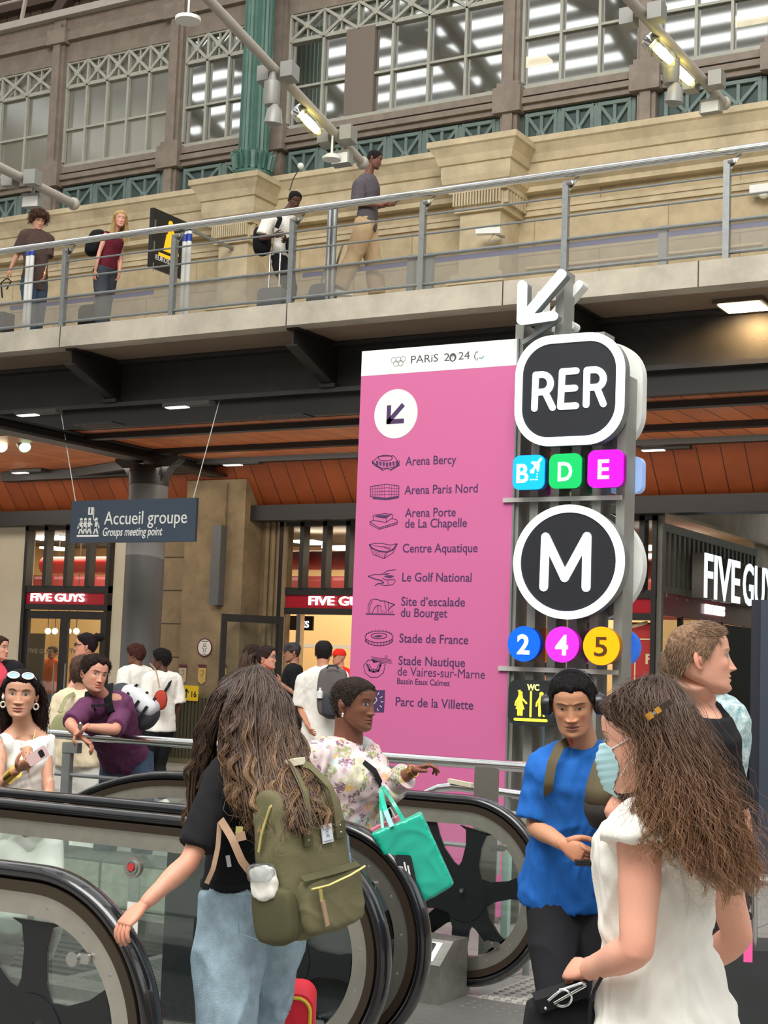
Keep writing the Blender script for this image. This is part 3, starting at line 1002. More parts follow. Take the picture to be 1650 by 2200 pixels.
# counter with menu board and hanging rail in the doorway
p = onY(700, 1350, YP + 3.0)
g = thing('menu_shelf', 'lit counter hood with a pale shelf seen through the open doorway', 'counter', (p[0], YP + 3, 2.2))
m = MB(); m.box(p[0] - 1.6, p[0] + 1.6, YP + 3.0, YP + 3.4, 1.95, 2.02); m.build('shelf', M_white, g)
m = MB(); m.box(p[0] - 1.6, p[0] + 1.6, YP + 2.9, YP + 3.5, 0, 1.02); m.build('counter', mat('counter_red', C(160, 60, 40), .5), g)
sg = onY(648, 1340, YP + .6)
g = thing('window_sign', 'small black sign with lit white letters inside the doorway', 'sign', (sg[0], sg[1], sg[2]))
m = MB(); m.box(sg[0] - .3, sg[0] + .22, sg[1], sg[1] + .04, sg[2] - .11, sg[2] + .13); m.build('panel', M_dark, g); m = MB(); m.box(sg[0] - .02, sg[0] + .02, sg[1] + .01, sg[1] + .03, sg[2] + .13, 4.05); m.build('hanger', M_dark, g)
text('ES', Fr((sg[0] - .02, sg[1] - .002, sg[2] - .06), (1, 0, 0), (0, 0, 1), (0, -1, 0)), 0, 0, .15, .17, emis('white_lit_letters', (1, 1, 1), 1.3), g, bold=.03)
# pendant globes behind the left doors
for k, px in enumerate((103, 118, 147, 164)):
 p = onY(px, 1356, YP + 2.4)
 g = thing('pendant_lamp', 'glowing globe lamp behind the left shop doors, ' + ['first from the left', 'second from the left', 'third from the left', 'fourth from the left'][k], 'lamp', p, 'globe lamps behind the left doors')
 m = MB(); m.sphere(p, .06, 12); m.build('globe', emis('globe', (1, .85, .5), 9), g, True)
 m = MB(); m.tube([p + V(0, 0, .05), (p[0], p[1], 4.05)], .008, 6); m.build('cord', M_dark, g)
# writing on the left door panes
fr = Fr((0, YP - .02, 0), (1, 0, 0), (0, 0, 1), (0, -1, 0))
M_film = mat('grey_window_film', C(110, 100, 84), .6)
b0 = onY(60, 1403, YP)
o = text('FIVE GUYS', Fr((b0[0], YP - .012, b0[2]), (1, 0, 0), (0, 0, 1), (0, -1, 0)), 0, 0, .12, .62, M_film, s1, 'door_lettering', 0, .003, .02)
b0 = onY(147, 1403, YP)
o = text('FIVE', Fr((b0[0], YP - .012, b0[2]), (1, 0, 0), (0, 0, 1), (0, -1, 0)), 0, 0, .12, .27, M_film, s1, 'door_lettering', 0, .003, .02)
p = onY(68, 1395, YP + .9); m = MB(); m.box(p[0] - .22, p[0] + .3, YP + .9, YP + .93, 0, p[2] + .3)
tag(m.build('menu_board', M_dark), 'black menu board standing inside the left shop door', 'board')
# red poster in the corner window
p0, p1 = onY(1352, 1345, YP), onY(1424, 1480, YP)
g = thing('window_poster', 'large red window poster with cream frame lines and lettering in the corner shopfront', 'poster', (p0[0], YP + .06, 1.2))
x0, x1 = onY(1345, 1400, YP + .08)[0], XC - .05
m = MB(); m.box(x0, x1, YP + .08, YP + .1, .3, 2.42); m.build('sheet', mat('poster_red', C(178, 46, 44), .6), g)
M_pc = mat('poster_cream', C(226, 205, 160), .6)
fr = Fr((x0, YP + .08, 0), (1, 0, 0), (0, 0, 1), (0, -1, 0))
m = MB(); stroke(m, fr, [(.14, .3), (.14, 2.1), (.2, 2.18), (.8, 2.18)], .02, 0, .006); stroke(m, fr, [(.36, .3), (.36, 1.62), (.8, 1.62)], .05, 0, .006, False)
stroke(m, fr, [(.52, .3), (.52, 1.36), (.8, 1.36)], .06, 0, .006, False); stroke(m, fr, [(.1, 2.36), (.3, 2.42)], .05, 0, .006); m.build('frame_lines', M_pc, g)
text('FRES', fr, .3, 1.83, .2, .46, M_pc, g, z0=0, depth=.006, bold=.03)
text('E GUYS', fr, .05, .98, .1, .42, mat('poster_pale_red', C(214, 130, 116), .6), g, z0=0, depth=.007, bold=.02)
# ---- side facade going away from the corner
YQ = 25.75
g = thing('side_facade', 'dark slatted side facade of the shop turning away at the right', 'shopfront', (XC, YP, 0))
M_slat = mat('grey_slat', C(112, 112, 104), .5, noise=.15)
frS = Fr((XC, 0, 0), (0, 1, 0), (0, 0, 1), (1, 0, 0))
m = MB(); m.box(XC, XC + .05, YP, YQ, zb1 + .1, zb1 + .2); m.box(XC, XC + .06, YP, YQ, 3.74, 3.86)
m.box(XC - .02, XC + .07, YP - .03, YP + .06, 0, 3.95)
for k in range(22):
 y = YP + .1 + k * (YQ - YP) / 22
 m.box(XC, XC + .05, y, y + .09, zb1 + .2, 3.74)
m.build('slats', M_slat, g)
m = MB(); m.box(XC - .06, XC - .04, YP + .12, YQ - .02, zb1, 3.8); m.build('backing', mat('slat_back', C(52, 50, 46), .6), g)
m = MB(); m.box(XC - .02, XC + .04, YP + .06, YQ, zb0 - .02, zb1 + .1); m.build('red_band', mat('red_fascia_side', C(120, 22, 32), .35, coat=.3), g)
E_let = emis('big_lit_letters', (.8, .95, 1), .95)
fl = Fr((XC + .34, onX(1514, 1282, XC + .34)[1], onX(1514, 1282, XC + .34)[2]), (0, 1, 0), (0, 0, 1), (1, 0, 0))
hh = onX(1517, 1183, XC + .34)[2] - fl.o[2]
yE = float(onX(1591, 1240, XC + .34)[1]); yG = float(onX(1598, 1240, XC + .34)[1])
LW = yE - fl.o[1]
M_ls = mat('letter_side', C(150, 148, 142), .5)
for wd, off in (('FIVE', 0), ('GUYS', yG - fl.o[1])):
 text(wd, fl, off, 0, hh / .727, LW * (1 if wd == 'FIVE' else 1.2), E_let, g, 'lettering', -.015, .015, bold=.012)
 text(wd, fl, off, 0, hh / .727, LW * (1 if wd == 'FIVE' else 1.2), M_ls, g, 'letter_returns', -.2, .184, bold=.012)
b0 = onX(1513, 1338, XC + .05)
text('FIVE GUYS', Fr((XC + .05, b0[1], zb0 + .1), (0, 1, 0), (0, 0, 1), (1, 0, 0)), 0, 0, .2, .95, emis('white_lit_letters', (1, 1, 1), 1.3), g, 'small_lettering', 0, .03, bold=.03)
m = MB()
for y in (YP + .05, YP + .95, YP + 1.9, YP + 2.85): m.box(XC - .03, XC + .04, y, y + .08, 0, zb0)
m.build('posts', M_dark, g)
m = MB(); m.box(XC - .005, XC + .005, YP, YP + 2.9, .1, zb0); m.build('pane', M_glass, g)
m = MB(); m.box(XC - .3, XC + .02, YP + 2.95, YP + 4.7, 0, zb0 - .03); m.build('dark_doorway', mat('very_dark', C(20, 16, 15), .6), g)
# board with green escape sign inside the corner window
p = onX(1432, 1400, XC - .05)
g = thing('escape_sign', 'green and white emergency exit sign in the corner window', 'sign', (XC - .02, p[1], 2.0))
frE = Fr((XC + .02, p[1] - .1, 1.86), (0, 1, 0), (0, 0, 1), (1, 0, 0))
m = MB(); poly(m, frE, [(0, 0), (.5, 0), (.5, .22), (0, .22)], 0, .01); m.build('panel', emis('exit_green', C(70, 180, 120), .6), g)
m = MB(); stroke(m, frE, [(.08, .03), (.14, .1), (.12, .15), (.2, .12)], .025, .01, .014); stroke(m, frE, [(.14, .1), (.2, .06), (.2, .03)], .025, .01, .014); poly(m, frE, circ(.14, .185, .02), .01, .014)
stroke(m, frE, [(.28, .11), (.42, .11)], .03, .01, .014); stroke(m, frE, [(.35, .16), (.28, .11), (.35, .06)], .03, .01, .014); m.build('pictogram', M_white, g)
m = MB()
for k in range(4): poly(m, frE, [(0, -.1 - k * .13), (.42 - .05 * (k % 2), -.1 - k * .13), (.42 - .05 * (k % 2), -.04 - k * .13), (0, -.04 - k * .13)], 0, .01)
m.build('text_lines', M_white, g)
# passage beyond: concrete side, bright skylight, end with daylight
m = MB(); m.box(XC - .4, XC, YP, 48, 4.02, 5.6); m.box(XC - .5, XC + .12, YP + .1, 48, 3.97, 4.02); struct('wall_passage_left', m, M_conc)
m = MB(); m.box(XC - .3, XC, YQ, 48, 0, 4.0); struct('wall_passage_far_left', m, M_conc)
m = MB(); m.box(-3.2, -3.0, 22, 48, 0, 6.5); struct('wall_passage_right', m, M_conc)
m = MB(); m.box(-8, -3, 47, 47.2, 0, 7); struct('wall_passage_end', m, emis('daylight_beyond', (.92, 1, .86), 1.1))
m = MB(); m.box(-40, 6, 20.6, 20.98, 3.95, 4.2); struct('trim_canopy_edge', m, M_dark)
m = MB(); m.box(XC + .1, -3.2, 27, 28.6, 4.75, 4.8); struct('ceiling_passage_light', m, emis('milky_rooflight', (.9, .96, 1), 1.2))
m = MB(); m.box(-7.6, 6, YP, YP + .2, 4.2, 6); m.box(-3.2, 6, YP, YP + .2, 0, 4.2); struct('wall_behind_canopy', m, M_conc)
m = MB(); m.box(XC, -3.2, YP + .2, 27, 5.2, 5.3); m.box(XC, -3.2, 28.6, 47, 5.2, 5.3); struct('ceiling_passage', m, M_soffit)
# ================================================================== footbridge railing
rl = thing('footbridge_railing', 'long steel railing with thin bars along the upper footbridge', 'railing', (-10, YE + .05, ZD))
YR = YE + .06
m = MB(); m.tube([(-40, YR - .03, 7.25), (6, YR - .03, 7.25)], .045, 16); m.build('handrail', M_chrome, rl, True)
for z in (6.99, 6.76, 6.5, 6.15):
 m = MB(); m.tube([(-40, YR, z), (6, YR, z)], .013 if z > 6.6 else .02, 8); m.build('bar', M_rail, rl, True)
xs = [float(onY(px, 560, YR)[0]) for px in (141, 374, 627, 906, 1213, 1560)]
for x in xs:
 m = MB(); m.box(x - .035, x + .035, YR - .035, YR + .035, ZD, 7.16); m.box(x - .1, x + .14, YR - .05, YR + .09, ZD, ZD + .02)
 m.build('post', M_rail, rl)
 m = MB()
 m.prism([(x + .03, YR + .02, 7.17), (x + .16, YR + .02, 7.23), (x + .03, YR + .02, 7.06)], (0, .015, 0))
 m.tube([(x + .02, YR - .03, 7.14), (x + .08, YR - .03, 7.14)], .03, 10); m.build('bracket', M_steel, rl)
M_mesh = glass('perforated_infill', (.86, .86, .86), 0.0, dust=.2, dustcol=C(170, 165, 155), rough=.5)
m = MB(); m.box(-40, 6, YR + .03, YR + .036, 6.15, 6.5); m.build('infill_panel', M_mesh, rl)
for xa_, xb_, lab in ((onY(935, 548, 16.3)[0], onY(1425, 480, 16.3)[0], 'blue belt stretched between the barrier posts right of the walking man in grey'), (onY(1425, 480, 16.3)[0], -2.5, 'blue belt running off to the right edge of the footbridge'), (onY(650, 600, 16.3)[0], onY(886, 555, 16.3)[0], 'blue belt behind the legs of the walking man in grey'), (onY(20, 700, 16.3)[0], onY(330, 640, 16.3)[0], 'blue belt behind the boy and the blonde girl')):
 m = MB(); m.box(xa_, xb_, 16.295, 16.3, 6.62, 6.68)
 tag(m.build('barrier_belt', mat('blue_stripe', C(76, 84, 150), .6)), lab, 'belt', 'blue belts of the footbridge barrier')
for px in (1425, 925, 886):
 x = onY(px, 520, 16.3)[0]
 g = thing('barrier_post', 'short grey barrier post on the footbridge, ' + {1425: 'right of the camera', 925: 'right one of the close pair', 886: 'left one of the close pair'}[px], 'post', (x, 16.3, ZD), 'short barrier posts on the footbridge')
 m = MB(); m.box(x - .05, x + .05, 16.27, 16.34, ZD, 6.75); m.box(x - .08, x + .08, 16.24, 16.37, ZD, ZD + .03); m.build('body', M_rail, g)
for k, (px, top) in enumerate(((62, 530), (398, 498), (709, 445))):
 x = float(onY(px, 600, 16.0)[0]); zt_ = float(onY(px, top, 16.0)[2])
 g = thing('ticket_post', ['pale twin tube post with blue band near the boy in brown', 'pale twin tube post with blue band beside the black hanging sign', 'tall grey twin tube post beside the walking man in grey'][k], 'post', (x, 16, ZD))
 mm = M_white if k < 2 else M_rail
 m = MB()
 for s in (-1, 1): m.tube([(x + s * .035, 16, ZD), (x + s * .035, 16, zt_)], .035, 12)
 m.build('tubes', mm, g, True)
 if k < 2:
  m = MB()
  for s in (-1, 1): m.tube([(x + s * .035, 16, zt_ - .14), (x + s * .035, 16, zt_ - .04)], .037, 12)
  m.build('blue_band', mat('band_blue', C(30, 60, 150), .5), g, True)
# black blade sign on the footbridge
A = onY(327, 510, 16.15); B = onX(409, 540, A[0])
g = thing('blade_sign', 'black hanging sign with yellow escalator figure above the footbridge', 'sign', (A[0], 17, 7))
zt_, zb_ = float(onY(328, 446, 16.15)[2]), float(onY(322, 572, 16.15)[2])
A[2] = 0; B[2] = 0
dv = unit(B - A); L = np.linalg.norm((B - A)[:2])
fr = Fr(A, dv, (0, 0, 1))
m = MB(); poly(m, fr, [(0, zb_), (L, zb_), (L, zt_), (0, zt_)], -.06, 0); m.build('panel', mat('sign_black', C(28, 28, 28), .5), g)
sgn = 1
M_y = emis('sign_yellow', C(240, 180, 30), .5)
m = MB()
u0, u1 = L * .2, L * .58
zm = (zt_ + zb_) / 2
s_ = (u1 - u0)
stroke(m, fr, [(u0 - .02, zm - .2), (u1 + .02, zm - .2)], .045, 0, .01, False)
poly(m, fr, [(u0 + .08, zm - .13), (u0 + .42, zm - .13), (u0 + .36, zm + .06), (u0 + .14, zm + .12)], 0, .01)
stroke(m, fr, [(u0 + .2, zm + .05), (u0 + .2, zm + .2), (u0 + .34, zm + .1)], .07, 0, .011)
poly(m, fr, circ(u0 + .21, zm + .28, .045), 0, .01)
m.build('pictogram', M_y, g)
frt = Fr(fr.o, fr.r, fr.u)
text('EUROSTAR', frt, u0 - .08, zb_ + .12, .1, .5, M_white, g, z0=.001, depth=.006)
m = MB()
for k in range(3): stroke(m, fr, [(.05, zt_ - .28 - k * .3), (.05, zt_ - .16 - k * .3)], .014, 0, .01, False)
m.build('fixing', M_steel, g)
p = onY(430, 487, 17.7)
m = MB(); m.bar(B + V(0, 0, zm + .32), (B[0], 18.62, zm + .32), .04, .04); m.build('arm', M_rail, g)
# security cameras
g = thing('security_camera', 'white tube security camera fixed low on the footbridge wall', 'camera', at(1050, 497, 18.6))
m = MB(); c_ = onY(1050, 497, YW - .85); m.obox(c_, (.17, .02, -.01), (-.01, .05, 0), (0, 0, .04)); m.build('housing', M_white, g)
m = MB(); m.bar(c_ + V(.05, 0, -.02), (c_[0] + .1, YW - .58, c_[2] - .02), .03, .03); m.tube([c_ + V(.1, 0, -.03), c_ + V(.0, 0, -.13), c_ + V(.15, .1, -.1)], .008, 6); m.build('bracket', M_rail, g)
g = thing('wall_camera', 'small white dome device on the stone wall at the right edge', 'camera', at(1645, 408, 16))
c_ = onY(1642, 408, YW - .12); m = MB(); m.obox(c_, (.16, 0, 0), (0, .1, 0), (0, 0, .05)); m.sphere(c_ + V(0, -.02, -.05), .07, 12); m.build('housing', M_white, g)
c0, c1 = onY(1133, 470, YW - .03), onY(1640, 410, YW - .03)
m = MB(); m.tube([(c0[0], YW - .03, 6.98 + .12), (c1[0], YW - .03, 6.98 + .12)], .018, 6)
tag(m.build('wall_conduit', mat('cream_pipe', C(220, 200, 160), .5), None, True), 'thin cream conduit running along the stone wall right of the pilaster', 'pipe')
g = thing('wire_sensor', 'thin wire rod with a small white bulb rising by the left stone bracket', 'antenna', at(635, 400, 19))
c0, c1 = onY(622, 410, 17.9), onY(646, 357, 17.9)
m = MB(); m.tube([c0, (c0 + c1) / 2 + V(-.03, 0, 0), c1], .008, 6); m.build('rod', M_iron, g); m = MB(); m.sphere(c1, .05, 10); m.build('bulb', M_white, g, True)
# ================================================================== lamp arms of the hall
M_lampg = mat('lamp_housing', C(150, 150, 146), .5, metal=.3)
E_lamp = emis('discharge_lamp', (1, .86, .3), 9)
def lamp_arm(label, p0, p1, items):
 g = thing('lamp_boom', label, 'light fitting', p0)
 m = MB(); m.tube([p0, p1], .055, 12); m.sphere(p1, .08, 10); m.build('boom', M_pale, g, True)
 d = unit(p1 - p0)
 s = unit(np.cross(d, (0, 0, 1)))
 for t, kind in items:
  c = p0 + (p1 - p0) * t
  if kind == 'box2':
   for q in (-1, 1):
    m = MB(); m.obox(c + s * q * .15 + V(0, 0, -.01), d * .08, s * .075, V(0, 0, .085)); m.bar(c, c + s * q * .1, .03, .03)
    m.build('ballast_box', M_lampg, g)
  elif kind == 'can':
   m = MB(); m.lathe(c + V(0, 0, -.42), [(.075, 0), (.09, .04), (.09, .26), (.05, .28), (.02, .42)], 14); m.build('hook_can', M_lampg, g, True)
   m = MB(); m.lathe(c + V(.03, 0, -.66), [(.05, 0), (.1, .04), (.08, .18), (.03, .24)], 14, (.15, -.1, 1)); m.build('spot', M_lampg, g, True)
  elif kind == 'flood':
   m = MB(); m.obox(c + V(0, 0, -.2), s * .12, d * .05, V(0, 0, .08)); m.tube([c, c + V(0, 0, -.14)], .02, 6); m.build('flood_housing', M_lampg, g)
   m = MB(); m.obox(c + V(0, 0, -.22) - d * .055, s * .1, d * .005, V(0, 0, .06)); m.build('flood_glass', M_white, g)
  elif kind == 'disc':
   m = MB(); m.lathe(c + V(0, 0, -.36), [(.03, 0), (.11, .02), (.11, .05), (.05, .09), (.015, .1), (.01, .36)], 18); m.build('access_point', M_white, g, True)
  elif kind == 'lamp':
   ax = unit(V(.55, 0.2, -.6))
   q = c + V(-.02, 0, -.16)
   m = MB(); m.lathe(q - ax * .17, [(.03, -.03), (.09, 0), (.1, .04), (.1, .1)], 16, ax); m.build('lamp_cap', M_chrome, g, True)
   m = MB(); m.lathe(q - ax * .07, [(.085, 0), (.09, .1), (.085, .26), (.05, .3)], 16, ax); m.build('lamp_glass', glass('lamp_tube', (.95, .95, .8), .05), g, True)
   m = MB(); m.lathe(q - ax * .05, [(.045, 0), (.05, .12), (.04, .24)], 12, ax); m.build('lamp_bulb', E_lamp, g, True)
 return g
lamp_arm('long lamp boom crossing before the green fluted column', at(428, -22, 15.4), at(779, 350, 18.3), [(.44, 'box2'), (.41, 'can'), (.63, 'lamp'), (.82, 'box2'), (.86, 'flood'), (.79, 'disc')])
lamp_arm('lamp boom in front of the upper windows at right', at(1330, -25, 15.0), at(1556, 222, 17.6), [(.2, 'box2'), (.36, 'lamp'), (.55, 'lamp'), (.46, 'can'), (.78, 'box2'), (.86, 'flood')])
lamp_arm('lamp boom entering from the left edge above the stone cornice', at(-60, 330, 16.8), at(158, 438, 18.8), [(.46, 'box2'), (.58, 'flood')])
g = thing('hanging_sensor', 'small white disc hanging on a thin rod above the windows, upper centre left', 'sensor', at(404, 45, 17))
c_ = at(404, 42, 16.6); m = MB(); m.lathe(c_, [(.03, -.03), (.14, -.02), (.14, .02), (.05, .05), (.012, .06), (.01, 1.5)], 18); m.build('disc', M_white, g, True)
# warm flood lamp under the deck
c_ = onY(1602, 655, 16.35)
g = thing('flood_light', 'brown flood light glowing warm under the footbridge at right', 'light', c_)
m = MB(); m.box(c_[0] - .3, c_[0] + .26, c_[1] - .25, c_[1] + .3, c_[2] - .02, c_[2] + .2); m.bar((c_[0], 16.4, c_[2] + .1), (c_[0], 16.6, 5.8), .05, .05); m.build('housing', mat('bronze_housing', C(92, 78, 66), .5), g)
m = MB(); m.box(c_[0] - .25, c_[0] + .21, c_[1] - .21, c_[1] + .2, c_[2] - .035, c_[2] - .02); m.build('diffuser', E_warm, g)
ld = bpy.data.lights.new('flood_glow', 'SPOT'); ld.energy = 70; ld.color = (1, .62, .25); ld.spot_size = 2.6; ld.shadow_soft_size = .15
o = bpy.data.objects.new('flood_glow', ld); COL.objects.link(o); o.location = (c_[0], c_[1], c_[2] - .1); o.rotation_euler = Vector((0, .5, -1)).to_track_quat('-Z', 'Y').to_euler()
# spot lamps at far left under the canopy
g = thing('twin_spot', 'pair of small spot lamps on a bracket at the left edge under the canopy', 'light', onY(30, 950, 17.5))
for px, e in ((0, E_warm), (50, emis('green_white_spot', (.6, 1, .7), 1.5))):
 c_ = onY(px, 950, 17.5)
 m = MB(); m.lathe(c_, [(.1, -.14), (.12, 0), (.08, .12), (.02, .16)], 14, (-.5, .3, .5)); m.build('spot_housing', M_lampg, g, True)
 m = MB(); m.lathe(c_, [(.02, -.15), (.09, -.145), (.09, -.14)], 14, (-.5, .3, .5)); m.build('spot_lens', e, g)
c_ = onY(30, 930, 17.5); m = MB(); m.bar(c_ + V(-.6, 0, .05), c_ + V(1.2, 0, .12), .05, .05); m.build('bracket', M_rail, g)
# ================================================================== hanging sign "Accueil groupe"
YA = 16.6
Z1, Z0 = 3.83, 3.235
x0, x1 = float(onY(152, 1120, YA)[0]), float(onY(420, 1120, YA)[0])
g = thing('hanging_sign', 'slate blue hanging sign with four white figures and white lettering', 'sign', ((x0 + x1) / 2, YA, Z1))
m = MB(); m.box(x0, x1, YA, YA + .05, Z0, Z1); m.build('panel', mat('slate_blue', C(60, 72, 88), .45), g)
fr = Fr((x0, YA, Z0), (1, 0, 0), (0, 0, 1), (0, -1, 0))
W, H = x1 - x0, Z1 - Z0
for a_, b_ in ((W * .03, onY(131, 878, YA)), (W * .975, onY(472, 855, YA))):
 m = MB(); m.tube([fr.p(a_, H), (b_[0], YA, 5.14)], .006, 5); m.build('wire', M_white, g)
text('Accueil groupe', fr, W * .28, H * .42, .265, W * .655, M_white, g, z0=0, depth=.008, label='white French lettering')
text('Groups meeting point', fr, W * .275, H * .15, .17, W * .475, M_white, g, z0=0, depth=.008, shear=.2, bold=.008)
m = MB()
stroke(m, fr, [(W * .065, H * .16), (W * .235, H * .16)], .028, 0, .008)
for k, x in enumerate((.09, .125, .16, .215)):
 x = x * W
 s = 1 if k < 3 else -1
 poly(m, fr, circ(x, H * .55, .024), 0, .008)
 stroke(m, fr, [(x, H * .5), (x, H * .36)], .04, 0, .008)
 stroke(m, fr, [(x, H * .36), (x - .03, H * .22)], .022, 0, .008); stroke(m, fr, [(x, H * .36), (x + .035, H * .22)], .022, 0, .008)
 stroke(m, fr, [(x, H * .49), (x - .045 * s, H * .42), (x - .055 * s, H * .34)], .016, 0, .009)
 if k < 3: stroke(m, fr, [(x, H * .49), (x + .05, H * .42)], .016, 0, .009)
stroke(m, fr, [(W * .215, H * .49), (W * .19, H * .56), (W * .19, H * .78)], .014, 0, .009)
poly(m, fr, rrect(W * .145, H * .66, W * .19, H * .84, .005), 0, .009)
m.build('pictogram', M_white, g)
text('i', fr, W * .161, H * .7, .12, .018, M_dark, g, z0=.009, depth=.003, bold=.02)
# ================================================================== tall pink board and steel totem
YS_ = 9.3
x0, x1 = float(onY(778, 755, YS_)[0]) , -4.375
Zt = 3.895
zw = float(onY(950, 796, YS_)[2])
g = thing('venue_board', 'tall pink board listing sports venues with white header and round arrow badge', 'sign', ((x0 + x1) / 2, YS_, 0))
m = MB(); m.box(x0, x1, YS_, YS_ + .03, 0.05, zw); m.build('pink_panel', mat('pink_print', C(202, 102, 152), .55), g)
M_hdr = mat('header_print', C(226, 230, 230), .5)
m = MB(); m.box(x0, x1, YS_ - .001, YS_ + .03, zw, Zt); m.build('header', M_hdr, g, label='white header band')
m = MB(); m.box(x1, x1 + .012, YS_ - .004, YS_ + .034, .05, Zt); m.build('edge_strip', M_rail, g)
fr = Fr((0, YS_, 0), (1, 0, 0), (0, 0, 1), (0, -1, 0))
def q2(px, py_):
 p = onY(px, py_, YS_)
 return float(p[0]), float(p[2])
M_pr = mat('purple_print', C(72, 46, 92), .6)
M_hd = mat('header_dark_print', C(72, 74, 76), .6)
DEP = .0015
c_ = q2(850.5, 889)
m = MB(); poly(m, fr, circ(c_[0], c_[1], .175, .176, 48), 0, DEP); m.build('badge', M_hdr, g, label='round white badge')
m = MB()
a_ = q2(835, 906)
tip = q2(867, 869)
w_ = .033
stroke(m, fr, [a_, (tip[0], tip[1] - .0)], w_, DEP, DEP * 2, False)
stroke(m, fr, [(a_[0], a_[1] - w_ / 2), (a_[0], q2(834, 871)[1])], w_, DEP, DEP * 2, False)
stroke(m, fr, [(a_[0] - w_ / 2, a_[1]), (q2(868, 906)[0], a_[1])], w_, DEP, DEP * 2, False)
m.build('arrow', M_pr, g)
# header marks
m = MB()
cc = [(846, 774), (856, 773), (866, 771.5), (851, 781), (861, 780)]
for k, (px, py_) in enumerate(cc):
 c_ = q2(px + 0, py_)
 ring2(m, fr, circ(c_[0], c_[1], .0215, .0215, 24), circ(c_[0], c_[1], .0185, .0185, 24), 0, DEP + k * .0002)
m.build('rings_mark', mat('ring_print', C(120, 112, 100), .6), g)
def ptext(s, x, y, w, size, mm=M_pr, bold=.008, name='lettering'):
 a = q2(x, y)
 b = q2(x + w, y)
 text(s, fr, a[0], a[1], size, b[0] - a[0], mm, g, name, 0, DEP, 0 if 'Marne' in s else bold)
ptext('PARiS', 883, 781, 58, .078, M_hd, .0)
ptext('2', 954, 776, 12, .078, M_hd, .0); ptext('24', 985, 773, 24, .078, M_hd, .0)
m = MB(); c_ = q2(973, 768); ring2(m, fr, circ(c_[0], c_[1], .027, .03, 24), circ(c_[0], c_[1] - .004, .014, .019, 24), 0, DEP); poly(m, fr, [(c_[0] - .004, c_[1] + .03), (c_[0] + .006, c_[1] + .02), (c_[0] + .0, c_[1] - .01)], 0, DEP * 1.3); m.build('flame_mark', M_hd, g)
m = MB(); c_ = q2(1030, 765)
stroke(m, fr, [(c_[0] - .03, c_[1] + .02), (c_[0] - .038, c_[1] + .0), (c_[0] - .03, c_[1] - .02)], .006, 0, DEP); stroke(m, fr, [(c_[0] - .012, c_[1] + .03), (c_[0] - .03, c_[1] + .028)], .005, 0, DEP)
stroke(m, fr, [(c_[0] - .02, c_[1] - .028), (c_[0] - .012, c_[1] - .012)], .005, 0, DEP); m.build('swoosh_mark', M_hd, g)
m = MB(); stroke(m, fr, [(c_[0], c_[1] - .012), (c_[0] + .018, c_[1] - .018), (c_[0] + .034, c_[1] - .004)], .006, 0, DEP); m.build('swoosh_mark', mat('teal_print', C(60, 150, 130), .6), g)
LS = .088
for s, x, y, w in (('Arena Bercy', 871, 1000, 109), ('Arena Paris Nord', 869, 1062, 157), ('Arena Porte', 870, 1111, 109), ('de La Chapelle', 870, 1134, 133),
     ('Centre Aquatique', 865, 1187, 161), ('Le Golf National', 864, 1249, 149), ("Site d\u2019escalade", 862, 1301, 137), ('du Bourget', 861, 1325, 100),
     ('Stade de France', 858, 1380, 148), ('Stade Nautique', 856, 1428, 143), ('de Vaires-sur-Marne', 854, 1451, 188), ('Parc de la Villette', 850, 1516, 167)):
 ptext(s, x, y, w, LS)
ptext('Bassin Eaux Calmes', 853, 1469, 113, .058)
def icon(name, fn):
 m = MB(); fn(m); m.build(name, M_pr, g)
PW = .0045
def S(m, pts, w=PW, close=False):
 q = [q2(*p) for p in pts]
 if close: q.append(q[0])
 stroke(m, fr, q, w, 0, DEP)
def PG(m, pts):
 poly(m, fr, [q2(*p) for p in pts], 0, DEP)
def ell(cx, cy, rx, ry, n=28, a0=0, a1=360):
 return circ(cx, cy, rx, ry, n, a0, a1)
def ic1(m):
 S(m, ell(828, 984, 15, 6), close=True)
 S(m, ell(829, 992, 29, 14, 20, -10, 190)); S(m, [(800, 995), (803, 990), (812, 981), (845, 979), (852, 986), (858, 998)])
 for k in range(7):
  x = 808 + k * 7
  d = abs(k - 3) * 1.3
  PG(m, [(x, 994 - d), (x + 5, 994 - d), (x + 4.5, 1003 - d), (x + 1, 1003 - d)])
 PG(m, [(799, 993), (802, 992), (822, 1008), (821, 1011)]); PG(m, [(857, 998), (859, 1000), (840, 1011), (838, 1009)]); S(m, [(821, 1011), (832, 1006), (840, 1011)])
def ic2(m):
 S(m, [(796, 1045), (831, 1040), (857, 1044), (857, 1066), (830, 1070), (796, 1067)], close=True)
 for k in range(1, 7): S(m, [(796 + k * 5, 1044.5 - k * .7), (796 + k * 5, 1067 + k * .4)], .002)
 for k in range(1, 5): S(m, [(831 + k * 5.2, 1040.5 + k * .7), (831 + k * 5.2, 1070 - k * .7)], .002)
 for k in range(1, 4): S(m, [(796, 1045 + k * 6), (831, 1040 + k * 7.5), (857, 1044 + k * 6)], .002)
 PG(m, [(801, 1068), (830, 1071), (857, 1067), (857, 1070), (831, 1074.5), (801, 1072)])
def ic3(m):
 PG(m, [(804, 1110), (811, 1107), (836, 1107), (828, 1114)])
 S(m, [(801, 1108), (803, 1118), (829, 1122), (843, 1113), (844, 1106), (828, 1103), (803, 1107)]); S(m, [(830, 1122), (831, 1112), (841, 1104)])
 S(m, [(795, 1121), (815, 1134), (854, 1122), (853, 1117), (842, 1114)]); S(m, [(795, 1121), (796, 1127), (815, 1137), (853, 1126), (854, 1122)]); S(m, [(803, 1117), (795, 1121)])
 for k in range(8): S(m, [(818 + k * 5, 1133 - k * 1.5), (818 + k * 5, 1136 - k * 1.4)], .002)
